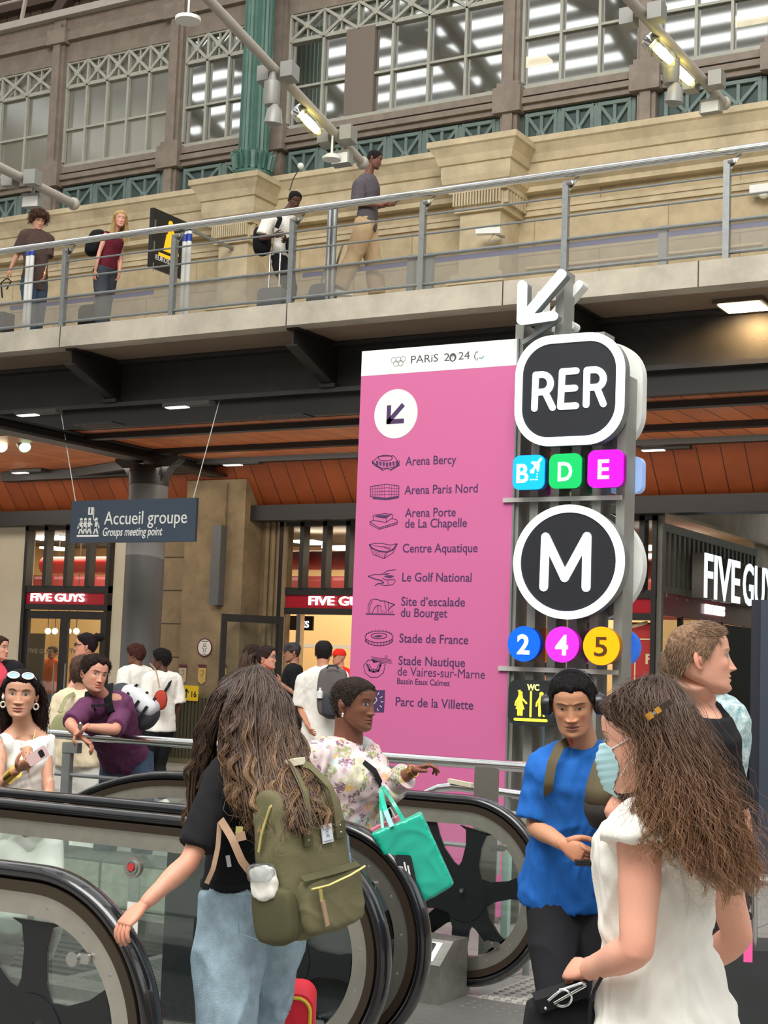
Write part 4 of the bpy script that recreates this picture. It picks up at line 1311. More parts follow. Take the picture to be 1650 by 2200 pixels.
def ic4(m):
 S(m, [(794, 1170), (806, 1167), (820, 1167), (838, 1171), (853, 1168)]); S(m, [(794, 1170), (800, 1178), (815, 1184), (832, 1186), (844, 1181), (853, 1169)], .009)
 S(m, [(794, 1171), (802, 1191), (825, 1200), (844, 1188), (853, 1170)]); S(m, [(832, 1186), (825, 1200)])
 for k in range(7): S(m, [(803 + k * 4, 1180 + k * 1), (807 + k * 3, 1192 + k * 1)], .002)
 for k in range(4): S(m, [(802 + k * 8, 1172 + k), (840, 1176 + k * 2.5)], .0015)
def ic5(m):
 S(m, [(791, 1238), (805, 1234), (820, 1234), (833, 1226), (850, 1224)]); S(m, [(791, 1238), (806, 1244), (820, 1247), (824, 1252), (812, 1254), (806, 1258)], .007)
 S(m, [(850, 1247), (844, 1256), (828, 1258), (818, 1256)]); S(m, [(822, 1242), (829, 1246), (848, 1245)]); S(m, [(833, 1249), (834, 1255)])
 PG(m, [(824, 1239), (832, 1236), (843, 1236), (847, 1239), (838, 1242)]); PG(m, [(822, 1234), (830, 1232), (839, 1231), (830, 1235)])
def ic6(m):
 S(m, [(787, 1319), (847, 1320)], .009); S(m, [(791, 1318), (791, 1300), (797, 1289), (805, 1287)]); S(m, [(794, 1317), (795, 1300), (800, 1291)])
 S(m, [(805, 1287), (812, 1288), (818, 1291), (826, 1291), (834, 1294), (840, 1296), (848, 1299), (841, 1303), (834, 1311)], .006)
 S(m, [(800, 1317), (806, 1304), (812, 1300), (812, 1317)]); S(m, [(812, 1300), (818, 1302), (819, 1317)]); S(m, [(826, 1292), (830, 1310)]); S(m, [(834, 1294), (836, 1308)])
 for k in range(6): S(m, [(822 + k * 4, 1317), (824 + k * 4, 1312)], .003)
def ic7(m):
 S(m, ell(814.5, 1368, 30, 12.5), close=True); S(m, ell(814.5, 1366, 17, 6), close=True); PG(m, [(803, 1367), (814, 1364), (823, 1366), (812, 1370)])
 S(m, ell(814.5, 1374, 30, 13, 20, 5, 175))
 for k in range(12):
  t = math.radians(15 + k * 13.6); S(m, [(814.5 - 30 * math.cos(t), 1368 + 12 * math.sin(t)), (814.5 - 30 * math.cos(t), 1375 + 12 * math.sin(t))], .004)
 for k in range(9):
  t = math.radians(20 + k * 17.5); S(m, [(814.5 - 28 * math.cos(t), 1368 - 12 * math.sin(t)), (814.5 - 29 * math.cos(t), 1364 - 12 * math.sin(t))], .003)
def ic8(m):
 S(m, [(781, 1430), (790, 1419), (800, 1417), (828, 1427), (824, 1445), (812, 1455), (796, 1455), (785, 1446)], close=True)
 S(m, [(789, 1428), (794, 1440), (803, 1443), (813, 1441), (817, 1430), (818, 1426)], .014); S(m, [(800, 1418), (804, 1422), (810, 1421)], .012); S(m, [(793, 1427), (799, 1438), (809, 1438), (813, 1428)])
 for k in range(4): S(m, [(798 + k, 1411 + k * 2.6), (840 + k, 1417 + k * 2.8)], .0025)
 S(m, ell(830, 1411, 2.5, 2.5), .002)
for nm, f_ in (('venue_pictogram', ic1), ('venue_pictogram', ic2), ('venue_pictogram', ic3), ('venue_pictogram', ic4), ('venue_pictogram', ic5), ('venue_pictogram', ic6), ('venue_pictogram', ic7), ('venue_pictogram', ic8)):
 icon(nm, f_)
m = MB(); poly(m, fr, [q2(781, 1482), q2(827.5, 1483), q2(825, 1530.5), q2(779, 1530)], 0, DEP); m.build('park_square', M_pr, g, label='purple square')
m = MB()
for a in range(0, 360, 30):
 c_ = q2(804, 1507); r0 = .055; t = math.radians(a)
 stroke(m, fr, [(c_[0] + r0 * math.cos(t), c_[1] + r0 * math.sin(t)), (c_[0] + (r0 + .018) * math.cos(t), c_[1] + (r0 + .018) * math.sin(t))], .004, DEP, DEP * 2)
c_ = q2(804, 1507); stroke(m, fr, [(c_[0] - .02, c_[1] - .02), (c_[0] - .02, c_[1] + .015), (c_[0] + .012, c_[1] + .03), (c_[0] + .024, c_[1] + .01), (c_[0] - .004, c_[1] - .022)], .004, DEP, DEP * 2)
m.build('park_pictogram', M_hdr, g)
# totem: flat steel uprights carrying the lit signs
YT = 9.3
E_ring = emis('cool_white_light', (.78, .92, .94), .9)
M_face = mat('sign_face_black', C(40, 42, 48), .35)
M_bar = mat('totem_bars', C(150, 150, 144), .5, metal=.3, noise=.12, nscale=6)
xb = [float(onY(px, 1000, YT + .1)[0]) for px in (1119, 1160, 1204, 1248, 1293, 1344)]
g = thing('steel_totem', 'grey steel totem of six flat uprights and cross bars beside the pink board', 'totem', (-4, YT, 0))
tops = [onY(1127, 690, YT + .1)[2], onY(1175, 690, YT + .1)[2], onY(1215, 590, YT + .1)[2], 3.2, 3.2, float(onY(1346, 925, YT + .1)[2])]
tops = [4.0, 4.0, 4.35, 3.9, 3.9, 3.6]
for k, x in enumerate(xb):
 m = MB(); m.box(x - .03, x + .03, YT + .02, YT + .2, 0, float(tops[k])); m.build('upright', M_bar, g)
for py_ in (1072, 1441):
 z = float(onY(1220, py_, YT)[2])
 for yy in (YT - .02, YT + .2):
  m = MB(); m.box(xb[0] - .07, xb[-1] + .02, yy, yy + .02, z - .015, z + .015); m.build('cross_bar', mat('totem_cross_bar', C(196, 194, 188), .45, metal=.2), g)
zz = float(onY(1170, 718, YT)[2])
a_, b_ = onY(1122, 738, YT - .02), onY(1196, 690, YT - .02)
m = MB(); m.bar(a_, b_, .03, .03, (0, 1, 0)); m.build('brace', M_rail, g)
frT = Fr((0, YT - .13, 0), (1, 0, 0), (0, 0, 1), (0, -1, 0))
def q3(px, py_, Y=YT - .13):
 p = onY(px, py_, Y)
 return float(p[0]), float(p[2])
def lit_letters(gg, strokes_, w, mm, z=0.0):
 m = MB()
 for k, s in enumerate(strokes_): stroke(m, frT, [q3(*p) for p in s], w, z, z + .012, zstep=.0006)
 return m.build('lettering', mm, gg)
def arc(cx, cy, rx, ry, a0, a1, n=10):
 return [(cx + rx * math.cos(math.radians(a0 + (a1 - a0) * k / (n - 1))), cy - ry * math.sin(math.radians(a0 + (a1 - a0) * k / (n - 1)))) for k in range(n)]
# RER
xl, zc = q3(1108, 840)
xr = q3(1340, 840)[0]
zt_, zb_ = q3(1225, 718)[1], q3(1225, 956)[1]
r = thing('letter_sign', 'rounded square black RER sign with glowing white rim', 'sign', ((xl + xr) / 2, YT, zb_), 'lit signs of the totem')
o_ = rrect(xl, zb_, xr, zt_, .25, 12)
i_ = rrect(xl + .05, zb_ + .055, xr - .05, zt_ - .055, .2, 12)
m = MB(); poly(m, frT, rrect(xl + .01, zb_ + .01, xr - .01, zt_ - .01, .24, 12), -.13, -.01); m.build('housing', M_rail, r)
m = MB(); poly(m, frT, i_, -.02, .002); m.build('face', M_face, r)
m = MB(); ring2(m, frT, o_, i_, -.02, .012); m.build('glowing_rim', E_ring, r)
Rl = [[(1149, 878), (1152, 806)], [(1152, 806), (1168, 805)] + arc(1168, 824, 16, 18.5, 88, -88), [(1168, 842.5), (1150, 843)], [(1172, 843), (1188, 876)]]
El = [[(1209, 799), (1205, 874)], [(1209, 799), (1239, 797)], [(1207, 836), (1236, 834)], [(1205, 874), (1238, 872)]]
R2 = [[(1260, 870), (1262, 796)], [(1262, 796), (1280, 794.5)] + arc(1280, 814, 17.5, 19, 88, -88), [(1280, 832.5), (1262, 833)], [(1283, 833), (1297, 868)]]
lit_letters(r, Rl + El + R2, .043, E_ring)
# back-to-back twin sign
dx = .0
m = MB(); poly(m, frT, [(x + .0, z) for x, z in rrect(xl, zb_, xr, zt_, .25, 12)], -.42, -.34); m.build('rear_housing', M_white, r)
# B D E
for k, (px, colr, lab, sgl) in enumerate(((1139.5, C(0, 160, 255), 'blue rounded square B sign with a white plane', 'B'), (1218, C(0, 168, 84), 'green rounded square D sign', 'D'), (1304, C(255, 0, 250), 'magenta rounded square E sign', 'E'))):
 cyy = (1016, 1013, 1008)[k]
 cx_, cz_ = q3(px, cyy, YT - .1)
 h = .114 if k < 2 else .121
 r = thing('line_sign', lab + ' on the totem', 'sign', (cx_, YT, cz_), 'lit signs of the totem')
 m = MB(); poly(m, frT, rrect(cx_ - h, cz_ - h, cx_ + h, cz_ + h, .05), -.012, .0); m.build('face', emis('line_' + sgl, colr, .7), r)
 m = MB(); poly(m, frT, rrect(cx_ - h + .003, cz_ - h + .003, cx_ + h - .003, cz_ + h - .003, .05), -.07, -.012); m.build('housing', mat('housing_' + sgl, tuple(.35 * q for q in colr), .4), r)
 m = MB(); poly(m, frT, rrect(cx_ - h + .005, cz_ - h, cx_ + h + .005, cz_ + h, .05), -.4, -.33); m.build('rear_face', emis('line_rear_%d' % k, (C(150, 20, 120), C(20, 90, 60), C(150, 180, 230))[k], .25), r)
 if sgl == 'B':
  text('B', frT, cx_ - .085, cz_ - .066, .175, .085, E_ring, r, z0=0, depth=.004, bold=.02)
  m = MB()
  f2 = Fr(frT.p(cx_ + .052, cz_ + .035, 0), (1, 0, 0), (0, 0, 1), (0, -1, 0))
  stroke(m, f2, [(-.03, -.035), (.035, .05)], .016, 0, .004)
  poly(m, f2, [(-.035, .026), (-.028, .036), (.02, .032), (.028, .01), (.022, -.03), (.014, -.035), (.0, .002)], 0, .0045)
  poly(m, f2, [(-.038, -.02), (-.01, -.015), (-.012, -.04), (-.018, -.045), (-.026, -.03), (-.04, -.028)], 0, .0048)
  for q in range(3): poly(m, f2, circ(-.035 + q * .018, -.085, .0045, n=8), 0, .004)
  for q in range(3): poly(m, f2, circ(.012, -.085 + q * .018, .0045, n=8), 0, .0042)
  m.build('plane_mark', E_ring, r)
 else:
  text(sgl, frT, cx_ - .05, cz_ - .064, .175, .1 if sgl == 'D' else .078, E_ring, r, z0=0, depth=.004, bold=.02)
# M
cx_, cz_ = q3(1220, 1207)
rx = (q3(1337, 1207)[0] - q3(1101, 1207)[0]) / 2
rz = (q3(1220, 1085)[1] - q3(1220, 1331)[1]) / 2
R_ = (rx + rz) / 2
r = thing('letter_sign', 'large round black M sign with glowing white rim', 'sign', (cx_, YT, cz_ - rz), 'lit signs of the totem')
m = MB(); poly(m, frT, circ(cx_, cz_, rx - .01, rz - .01, 72), -.13, -.01); m.build('housing', M_rail, r)
m = MB(); poly(m, frT, circ(cx_, cz_, rx - .05, rz - .05, 72), -.02, .002); m.build('face', M_face, r)
m = MB(); ring2(m, frT, circ(cx_, cz_, rx, rz, 72), circ(cx_, cz_, rx - .05, rz - .05, 72), -.02, .012); m.build('glowing_rim', E_ring, r)
lit_letters(r, [[(1169, 1261), (1173, 1154)], [(1173, 1154), (1214, 1241)], [(1214, 1241), (1262, 1153)], [(1262, 1153), (1260, 1262)]], .058, E_ring)
m = MB(); poly(m, frT, circ(cx_, cz_, rx, rz, 72), -.42, -.34); m.build('rear_housing', M_white, r)
# 2 4 5
for k, (px, cyy, colr, n_, tc_) in enumerate(((1129, 1383.5, C(0, 86, 235), '2', 0), (1211, 1385, C(255, 40, 250), '4', 0), (1295, 1388, C(255, 156, 0), '5', 1))):
 cx_, cz_ = q3(px, cyy, YT - .1)
 r = thing('line_sign', ['round blue sign numbered 2', 'round magenta sign numbered 4', 'round orange sign numbered 5'][k] + ' on the totem', 'sign', (cx_, YT, cz_), 'lit signs of the totem')
 ra = .115 if k < 2 else .122
 m = MB(); poly(m, frT, circ(cx_, cz_, ra, n=48), -.012, 0); m.build('face', emis('line_' + n_, colr, .7), r)
 m = MB(); poly(m, frT, circ(cx_, cz_, ra - .003, n=48), -.07, -.012); m.build('housing', mat('housing_' + n_, tuple(.4 * q for q in colr), .4), r)
 m = MB(); poly(m, frT, circ(cx_, cz_, ra, n=48), -.4, -.33); m.build('rear_face', emis('line_rear_n%d' % k, (C(220, 110, 40), C(130, 20, 110), C(40, 100, 200))[k], .35), r)
 text(n_, frT, cx_ - .045, cz_ - .064, .175, .088, E_ring if not tc_ else mat('brown_number', C(86, 56, 10), .5), r, z0=0, depth=.004, bold=.03 if n_ != '5' else .01)
# arrow on top
r = thing('arrow_sign', 'glowing white arrow pointing down left on top of the totem', 'sign', (-4.1, YT, 4.0), 'lit signs of the totem')
m = MB()
for s in ([(1124, 684), (1206, 588)], [(1122, 612), (1120, 688)], [(1120, 688), (1188, 678)]): stroke(m, frT, [q3(*p) for p in s], .058, -.02, .012, zstep=0)
m.build('arrow', E_ring, r)
m = MB()
for s in ([(1124, 684), (1206, 588)], [(1122, 612), (1120, 688)], [(1120, 688), (1188, 678)]): stroke(m, frT, [q3(*p) for p in s], .05, -.1, -.02)
m.build('arrow_housing', M_rail, r)
m = MB()
for s in ([(1124, 684), (1206, 588)], [(1122, 612), (1120, 688)], [(1120, 688), (1188, 678)]): stroke(m, frT, [q3(*p) for p in s], .058, -.4, -.3)
m.build('rear_arrow', M_white, r)
# WC
xl, zt_ = q3(1093, 1459); xr, zb_ = q3(1190, 1562)
r = thing('toilet_sign', 'black rounded toilet sign with glowing yellow man and woman', 'sign', ((xl + xr) / 2, YT, zb_), 'lit signs of the totem')
m = MB(); poly(m, frT, rrect(xl, zb_, xr, zt_, .06), -.13, 0); m.build('housing', mat('wc_black', C(40, 44, 46), .4), r)
E_y = emis('toilet_yellow', C(250, 240, 60), 1.0)
text('WC', frT, (xl + xr) / 2 - .03, zt_ - .066, .056, .085, emis('toilet_text', C(250, 240, 130), 1.1), r, z0=0, depth=.004, bold=.02)
m = MB()
u = lambda *P: [(xl + (x - 1093) / 97 * (xr - xl), zb_ + (1562 - y) / 103 * (zt_ - zb_)) for x, y in P]
Wd = xr - xl
stroke(m, frT, u((1141, 1486), (1141, 1541)), .012, 0, .004); stroke(m, frT, u((1109, 1549), (1174, 1549)), .018, 0, .004)
for cx0, w in ((1119, 1), (1163, 0)):
 poly(m, frT, circ(*u((cx0, 1490))[0], .014), 0, .004)
 stroke(m, frT, u((cx0, 1497), (cx0 - 1, 1513)), .032, 0, .004)
 stroke(m, frT, u((cx0 - 4, 1500), (cx0 - 9, 1510), (cx0 - 10, 1517)), .011, 0, .0042); stroke(m, frT, u((cx0 + 4, 1502), (cx0 + 13, 1512)), .011, 0, .0042)
 if w: poly(m, frT, u((cx0 - 5, 1510), (cx0 + 4, 1510), (cx0 + 9, 1526), (cx0 - 9, 1526)), 0, .0045); poly(m, frT, u((cx0 - 6, 1484), (cx0, 1482), (cx0 - 2, 1488)), 0, .0045)
 stroke(m, frT, u((cx0 - 3, 1514), (cx0 - 3, 1538)), .017, 0, .0043)
 stroke(m, frT, u((cx0 + 2, 1514), (cx0 + (3 if w else 5), 1527), (cx0 + (3 if w else 6), 1538)), .016, 0, .0043)
m.build('pictogram', E_y, r)
# ================================================================== dark kiosk column at the right edge
p = onZ(1606, 1872, 0)
g = thing('information_kiosk', 'tall slate blue information column at the right edge', 'kiosk', (p[0], p[1], 0))
M_kio = mat('kiosk_blue', C(62, 70, 82), .45)
zt_ = 1.65 + (1462 - 1289) / FPX * float(np.dot(V(p[0], p[1], 1.65) - CAM_LOC, CF))
m = MB(); m.box(p[0] + .09, p[0] + .9, p[1], p[1] + .25, .32, zt_); m.build('panel', M_kio, g)
m = MB(); m.box(p[0] + .0, p[0] + 1.0, p[1] - .05, p[1] + .3, 0, .34); m.build('plinth', M_kio, g)
m = MB(); m.box(p[0] + .0, p[0] + .09, p[1] + .02, p[1] + .22, .34, zt_); m.build('side_strip', mat('kiosk_dark', C(36, 42, 52), .5), g)
# ================================================================== escalators
M_rubber = mat('handrail_rubber', C(26, 27, 30), .22, coat=.6)
M_guide = mat('brown_guide', C(70, 60, 50), .35, metal=.5)
M_band = mat('balustrade_steel', C(190, 186, 176), .3, metal=.85, noise=.12, nscale=14)
M_bglass = glass('balustrade_glass', (.955, .985, .975), .03)
M_spoke = mat('spoke_black', C(22, 26, 28), .3)
M_skirt = mat('skirt_steel', C(150, 148, 142), .4, metal=.7, noise=.3, nscale=9)
ZTOP = 1.0
def esc_path(xc, R, xt, zc, n=48, a0=-108):
 pts = []
 for k in range(n + 1):
  t = math.radians(a0 + (90 - a0) * k / n)
  pts.append((xc + R * math.cos(t), zc + R * math.sin(t)))
 zt_ = zc + R
 for x in np.linspace(xc - .3, xt, 6): pts.append((x, zt_))
 # ease into a 30 degree descent
 r = 1.8
 for k in range(1, 9):
  t = math.radians(30 * k / 8)
  pts.append((xt - r * math.sin(t), zt_ - r * (1 - math.cos(t))))
 x, z = pts[-1]
 pts.append((x - 6, z - 6 * math.tan(math.radians(30))))
 return pts
def ribbon(mb, path, y, hw, th):
 """band of thickness th (in plane) and half width hw along Y"""
 P = [V(x, y, z) for x, z in path]
 rings = []
 for i in range(len(P)):
  d = unit(P[min(i + 1, len(P) - 1)] - P[max(i - 1, 0)])
  nn = V(-d[2], 0, d[0])
  rings.append([P[i] + nn * th / 2 + V(0, hw, 0), P[i] + nn * th / 2 - V(0, hw, 0), P[i] - nn * th / 2 - V(0, hw, 0), P[i] - nn * th / 2 + V(0, hw, 0)])
 mb.loft(rings)
def balustrade(label, Y, xc, xt, R=.46, spoke_rot=0, wheel=True):
 zc = ZTOP - R - .02
 g = thing('escalator_balustrade', label, 'escalator', (xc, Y, 0), 'glass escalator sides with black handrails')
 pa = esc_path(xc, R, xt, zc)
 m = MB(); m.tube([V(x, Y, z) for x, z in pa], .026, 14, flat=1.55, up=(0, 1, 0)); m.build('handrail', M_rubber, g, True)
 m = MB(); ribbon(m, esc_path(xc, R - .042, xt, zc), Y, .034, .034); m.build('handrail_guide', M_guide, g, True)
 m = MB(); pb = esc_path(xc, R - .094, xt, zc); ribbon(m, pb, Y, .024, .068); m.m = 1
 for i in range(4, 52, 6):
  x, z = pb[i]; m.lathe((x, Y - .0235, z), [(.006, 0), (.005, .0015)], 8, (0, -1, 0))
 m.build('steel_band', [M_band, M_rail], g, True)
 ri = R - .125
 inner = [(x, z) for x, z in esc_path(xc, ri, xt, zc, a0=-90)]
 low = []
 for x, z in inner[::-1]:
  pass
 top = inner
 # lower edge follows 0.12 above the floor then the slope
 base = [(xt - 1.0 - 6, top[-1][1] - .8), (xt - .4, .1), (xc, zc - ri)]
 m = MB()
 outline = top + base
 m.prism([(x, Y - .006, z) for x, z in outline], (0, .012, 0))
 m.build('glass_panel', M_bglass, g)
 if wheel:
  m = MB()
  fr = Fr((xc + .0, Y - .006, zc - .03), (1, 0, 0), (0, 0, 1), (0, 1, 0))
  poly(m, fr, circ(0, 0, .13, n=30), -.006, .01)
  for a in (80, 12, -50, -95, -140, 190, 128):
   t = math.radians(a + spoke_rot)
   d = np.array([math.cos(t), math.sin(t)]); s = np.array([-d[1], d[0]])
   L = ri + .01
   if a in (190, 128): L = .44
   # keep the outer end on the ring
   pts = []
   for q, w in ((.05, .09), (.11, .075), (.17, .05), (.26, .045), (.33, .06), (L, .1)):
    pts.append(d * q + s * w)
   for q, w in ((L, .1), (.33, .06), (.26, .045), (.17, .05), (.11, .075), (.05, .09)):
    pts.append(d * q - s * w)
   pts = [(p_[0], max(-zc + .03 + .09, p_[1])) for p_ in pts]
   pts2 = []
   for p_ in pts:
    rr = math.hypot(p_[0], p_[1] - .03)
    if p_[0] > 0 and rr > ri - .004:
     k = (ri - .004) / rr
     p_ = (p_[0] * k, .03 + (p_[1] - .03) * k)
    pts2.append(p_)
   poly(m, fr, pts2, -.0005 * (a % 7), .01)
  m.build('spoked_wheel', M_spoke, g)
  for q, a in ((.29, 52), (.30, -58), (0.0, 0)):
   m = MB()
   x, z = q * math.cos(math.radians(a)), .03 + q * math.sin(math.radians(a))
   fr2 = Fr(fr.p(x, z, -.02), (1, 0, 0), (0, 0, 1), (0, -1, 0))
   poly(m, fr2, circ(0, 0, .022 if q else .01, n=20), 0, .02)
   if q: poly(m, fr2, rrect(.015, -.01, .06, .02, .01), 0, .012)
   m.build('clamp', M_steel, g)
 m = MB()
 m.box(xt - 1.0, xc + .0, Y - .09, Y + .09, 0, .15)
 m.prism([(xt - 1.0, Y - .09, 0), (xt - 1.0, Y - .09, .15), (xt - 7, Y - .09, -3.35), (xt - 7, Y - .09, -3.6)], (0, .18, 0))
 m.build('skirt', M_skirt, g)
 return g
YA_, YB_, YC_, YD_ = 7.25, 5.62, 5.22, 3.67
balustrade('rearmost escalator side with black spoked wheel, beside the man in blue', YA_, -3.62, -5.45)
balustrade('escalator side whose round end stands before the teal bag', YB_, -3.44, -5.6, spoke_rot=8)
gC = balustrade('escalator side just in front of it, partly hidden by the green backpack', YC_, -3.40, -5.6, spoke_rot=-12)
m = MB(); xk = float(onY(347, 1900, YC_)[0])
poly(m, Fr((0, YC_ + .03, 0), (1, 0, 0), (0, 0, 1), (0, 1, 0)), [(-3.40 + .33 * math.cos(t), .52 + .33 * math.sin(t)) for t in np.linspace(-PI / 2, PI / 2, 20)] + [(xk, .85), (xk, .16)], 0, .01)
m.build('inner_plate', mat('inner_black', C(36, 40, 44), .12), gC, label='dark glossy plate behind the glass')
balustrade('nearest escalator side at the bottom left corner', YD_, -3.29, -5.6, spoke_rot=10)
# control box at the foot of the rear balustrade, camera side
p = onY(1000, 2110, 6.98)
g = thing('control_pedestal', 'low steel pedestal with stickers and key panel at the foot of the rear escalator side', 'pedestal', (-3.7, 7, 0))
m = MB(); m.prism([(-4.5, 6.86, 0), (-4.5, 6.86, .2), (-4.5, 7.0, .3), (-4.5, 7.16, .3), (-4.5, 7.16, 0)], (.95, 0, 0)); m.build('body', M_skirt, g)
frP = Fr((-4.5, 6.86, .2), (1, 0, 0), unit(V(0, .14, .1)), unit(V(0, -.1, .14)))
m = MB(); poly(m, frP, [(.1, .02), (.9, .02), (.9, .15), (.1, .15)], 0, .003); m.build('pale_plate', M_white, g)
m = MB(); poly(m, frP, rrect(.76, .03, .87, .14, .01), .003, .006); m.build('key_panel', M_dark, g)
m = MB(); ring2(m, frP, circ(.5, .085, .05, .05, 24), circ(.5, .085, .04, .04, 24), .003, .006); stroke(m, frP, [(.47, .11), (.53, .06)], .008, .003, .006); m.build('warning_ring', mat('warn_red', C(200, 50, 60), .5), g)
# strip between the two escalators, landing plates and steps
M_comb = mat('comb_plate', C(140, 140, 136), .4, metal=.6, noise=.15, nscale=30)
M_step = mat('step_tread', C(70, 70, 70), .45, metal=.4)
for (y0, y1, lab) in ((YB_ + .1, YA_ - .1, 'rear'), (YD_ + .1, YC_ - .1, 'front')):
 m = MB(); m.box(-5.38, -2.9, y0, y1, .002, .012)
 for k in range(int((y1 - y0) / .03)): m.box(-5.3, -3.9, y0 + .01 + k * .03, y0 + .02 + k * .03, .012, .018)
 tag(m.build('landing_plate', M_comb), 'ribbed steel landing plate of the ' + lab + ' escalator', 'plate')
 m = MB()
 x, z = -5.40, 0.0
 for k in range(20):
  m.box(x - .41, x, y0, y1, z - .3, z)
  for q in range(12): m.box(x - .41, x, y0 + .03 + q * .11, y0 + .07 + q * .11, z, z + .012)
  m.box(x - .412, x - .395, y0, y1, z + .001, z + .014)
  x -= .4
  if k > 0: z -= .21
 tag(m.build('steps', M_step), 'dark grooved steps of the ' + lab + ' escalator going down', 'steps')
m = MB(); m.box(-6.6, -4.0, YC_ + .09, YB_ - .09, -.3, .1); m.prism([(-6.6, YC_ + .09, .1), (-12.6, YC_ + .09, -3.36), (-12.6, YC_ + .09, -3.7), (-6.6, YC_ + .09, -.3)], (0, YB_ - YC_ - .18, 0))
tag(m.build('centre_decking', M_skirt), 'brushed steel decking between the two escalators', 'decking')
m = MB(); m.box(-7.5, WX, 2.45, YD_ - .09, -.1, 0.0); struct('trim_well_cover', m, M_floor)
m = MB(); m.box(-5.5, WX, YA_ + .09, 7.75, -.1, 0.0); struct('trim_well_cover_rear', m, M_floor)
M_kerb = brickmat('kerb_blocks', C(168, 170, 154), C(154, 156, 142), C(96, 98, 90), .9, .3, .012, noise=.35, nscale=12)
m = MB(); m.box(-16, -5.0, 8.1, 8.6, 0, .3); struct('trim_stone_kerb', m, M_kerb)
# tactile studs right of the escalators
g = thing('tactile_mat', 'studded tactile paving field on the floor beside the rear escalator end', 'paving', (-2.9, 7.9, 0))
m = MB(); m.box(-3.5, -2.2, 6.9, 9.0, 0.0, .006); m.build('base', mat('tactile_base', C(168, 166, 158), .6, noise=.2, nscale=30), g)
m = MB()
for i in range(20):
 for j in range(32):
  m.lathe((-3.46 + i * .064, 6.94 + j * .064, .005), [(.019, 0), (.015, .006), (.005, .008)], 8)
o = m.build('studs', mat('tactile_stud', C(120, 118, 112), .45), g, True); o['kind'] = 'stuff'
# emergency stop disc and the red arrow sticker on the glass of the middle side
p = onY(290, 1862, YC_ - .03)
g = thing('stop_button', 'round grey disc with red emergency stop button on the glass', 'button', p)
frB = Fr(p, (1, 0, 0), (0, 0, 1), (0, -1, 0))
m = MB(); poly(m, frB, circ(0, 0, .045, n=32), 0, .02); m.build('disc', M_band, g)
m = MB(); ring2(m, frB, circ(0, 0, .03, n=32), circ(0, 0, .021, n=32), .02, .026); m.build('ring', M_rail, g)
m = MB(); poly(m, frB, circ(0, 0, .017, n=24), .02, .03); m.build('button_cap', mat('button_red', C(190, 60, 60), .5), g)
m = MB(); poly(m, frB, rrect(-.03, -.3, .03, -.04, .01), -.004, 0); m.build('plate', glass('clear_plate', (.8, .84, .84), .12), g)
p = onY(285, 1975, YC_ - .03)
g = thing('arrow_sticker', 'white sticker with red disc and downward arrow on the glass beneath the stop button', 'sticker', p)
frB = Fr(p, (1, 0, 0), (0, 0, 1), (0, -1, 0))
m = MB(); poly(m, frB, [(-.03, -.07), (.03, -.07), (.03, .07), (-.03, .07)], 0, .003); m.build('sheet', M_white, g)
m = MB(); poly(m, frB, circ(0, .025, .028, n=24), .003, .005); stroke(m, frB, [(0, .02), (0, -.055)], .007, .003, .005); stroke(m, frB, [(-.012, -.04), (0, -.057), (.012, -.04)], .007, .003, .005); m.build('print', mat('sticker_red', C(205, 40, 55), .5), g)
# ================================================================== guard rail in front of the shops
YG = 8.25
g = thing('guard_rail', 'polished steel guard rail the man in purple leans on', 'railing', (-6, YG, 0))
x_end = float(onY(1150, 1638, YG)[0])
m = MB(); m.tube([(-7.6, YG, 1.10), (x_end, YG, 1.10)], .032, 16); m.build('handrail', M_chrome, g, True)
px_post = float(onY(145, 1640, YG)[0])
xw = float(onY(820, 1640, YG)[0])
for x in (px_post, px_post + 1.6, -5.25 + .55, -3.55):
 m = MB(); m.box(x - .035, x + .035, YG - .02, YG + .02, 0, 1.0); m.box(x - .035, x + .1, YG - .025, YG + .025, .98, 1.05); m.build('post', M_rail, g)
for z in (.83, .62):
 m = MB(); m.tube([(-7.6, YG, z), (x_end, YG, z)], .014, 8); m.build('bar', M_rail, g, True)
# lower tube with label plate and round-cornered shield, right of the rear side
g = thing('queue_rail', 'low curved chrome tube rail with label plate behind the rear escalator', 'railing', (-4, 7.9, 0))
pts = [onY(x, y, 7.9) for x, y in ((902, 1716), (920, 1703), (945, 1693), (975, 1690), (1040, 1697), (1145, 1712))]
m = MB(); m.tube(pts, .026, 12); m.build('tube', M_chrome, g, True)
m = MB(); a_ = onY(990, 1690, 7.88); m.obox(a_ + V(0, 0, .02), (.075, 0, -.008), (0, .02, 0), (0, 0, .012)); m.build('label_plate', M_cream, g)
m = MB()
for px in (1090, 1140): q = onY(px, 1706, 7.9); m.tube([q, (q[0], q[1], 0)], .02, 8)
m.build('leg', M_rail, g, True)
g = thing('metal_shield', 'brushed metal shield plate with rounded corners standing behind the rear escalator', 'plate', onY(1046, 1720, 7.6))
a_, b_ = onY(1019, 1722, 7.6), onY(1073, 1650, 7.6)
frH = Fr((a_[0], 7.6, .3), (1, 0, 0), (0, 0, 1), (0, -1, 0))
m = MB(); poly(m, frH, rrect(0, 0, b_[0] - a_[0], b_[2] - .3, .015), 0, .01); m.build('plate', mat('shield_steel', C(128, 124, 116), .4, metal=.5), g)
m = MB(); m.box(a_[0] + .05, a_[0] + .12, 7.6, 7.64, 0, .5); m.build('stand', M_rail, g)
g = thing('framed_notice', 'small white framed notice seen through the rear escalator glass', 'sign', onY(1057, 1830, 7.75))
p = onY(1058, 1830, 7.75)
m = MB(); m.box(p[0] - .04, p[0] + .045, p[1], p[1] + .01, p[2] - .12, p[2] + .12); m.build('sheet', M_white, g)
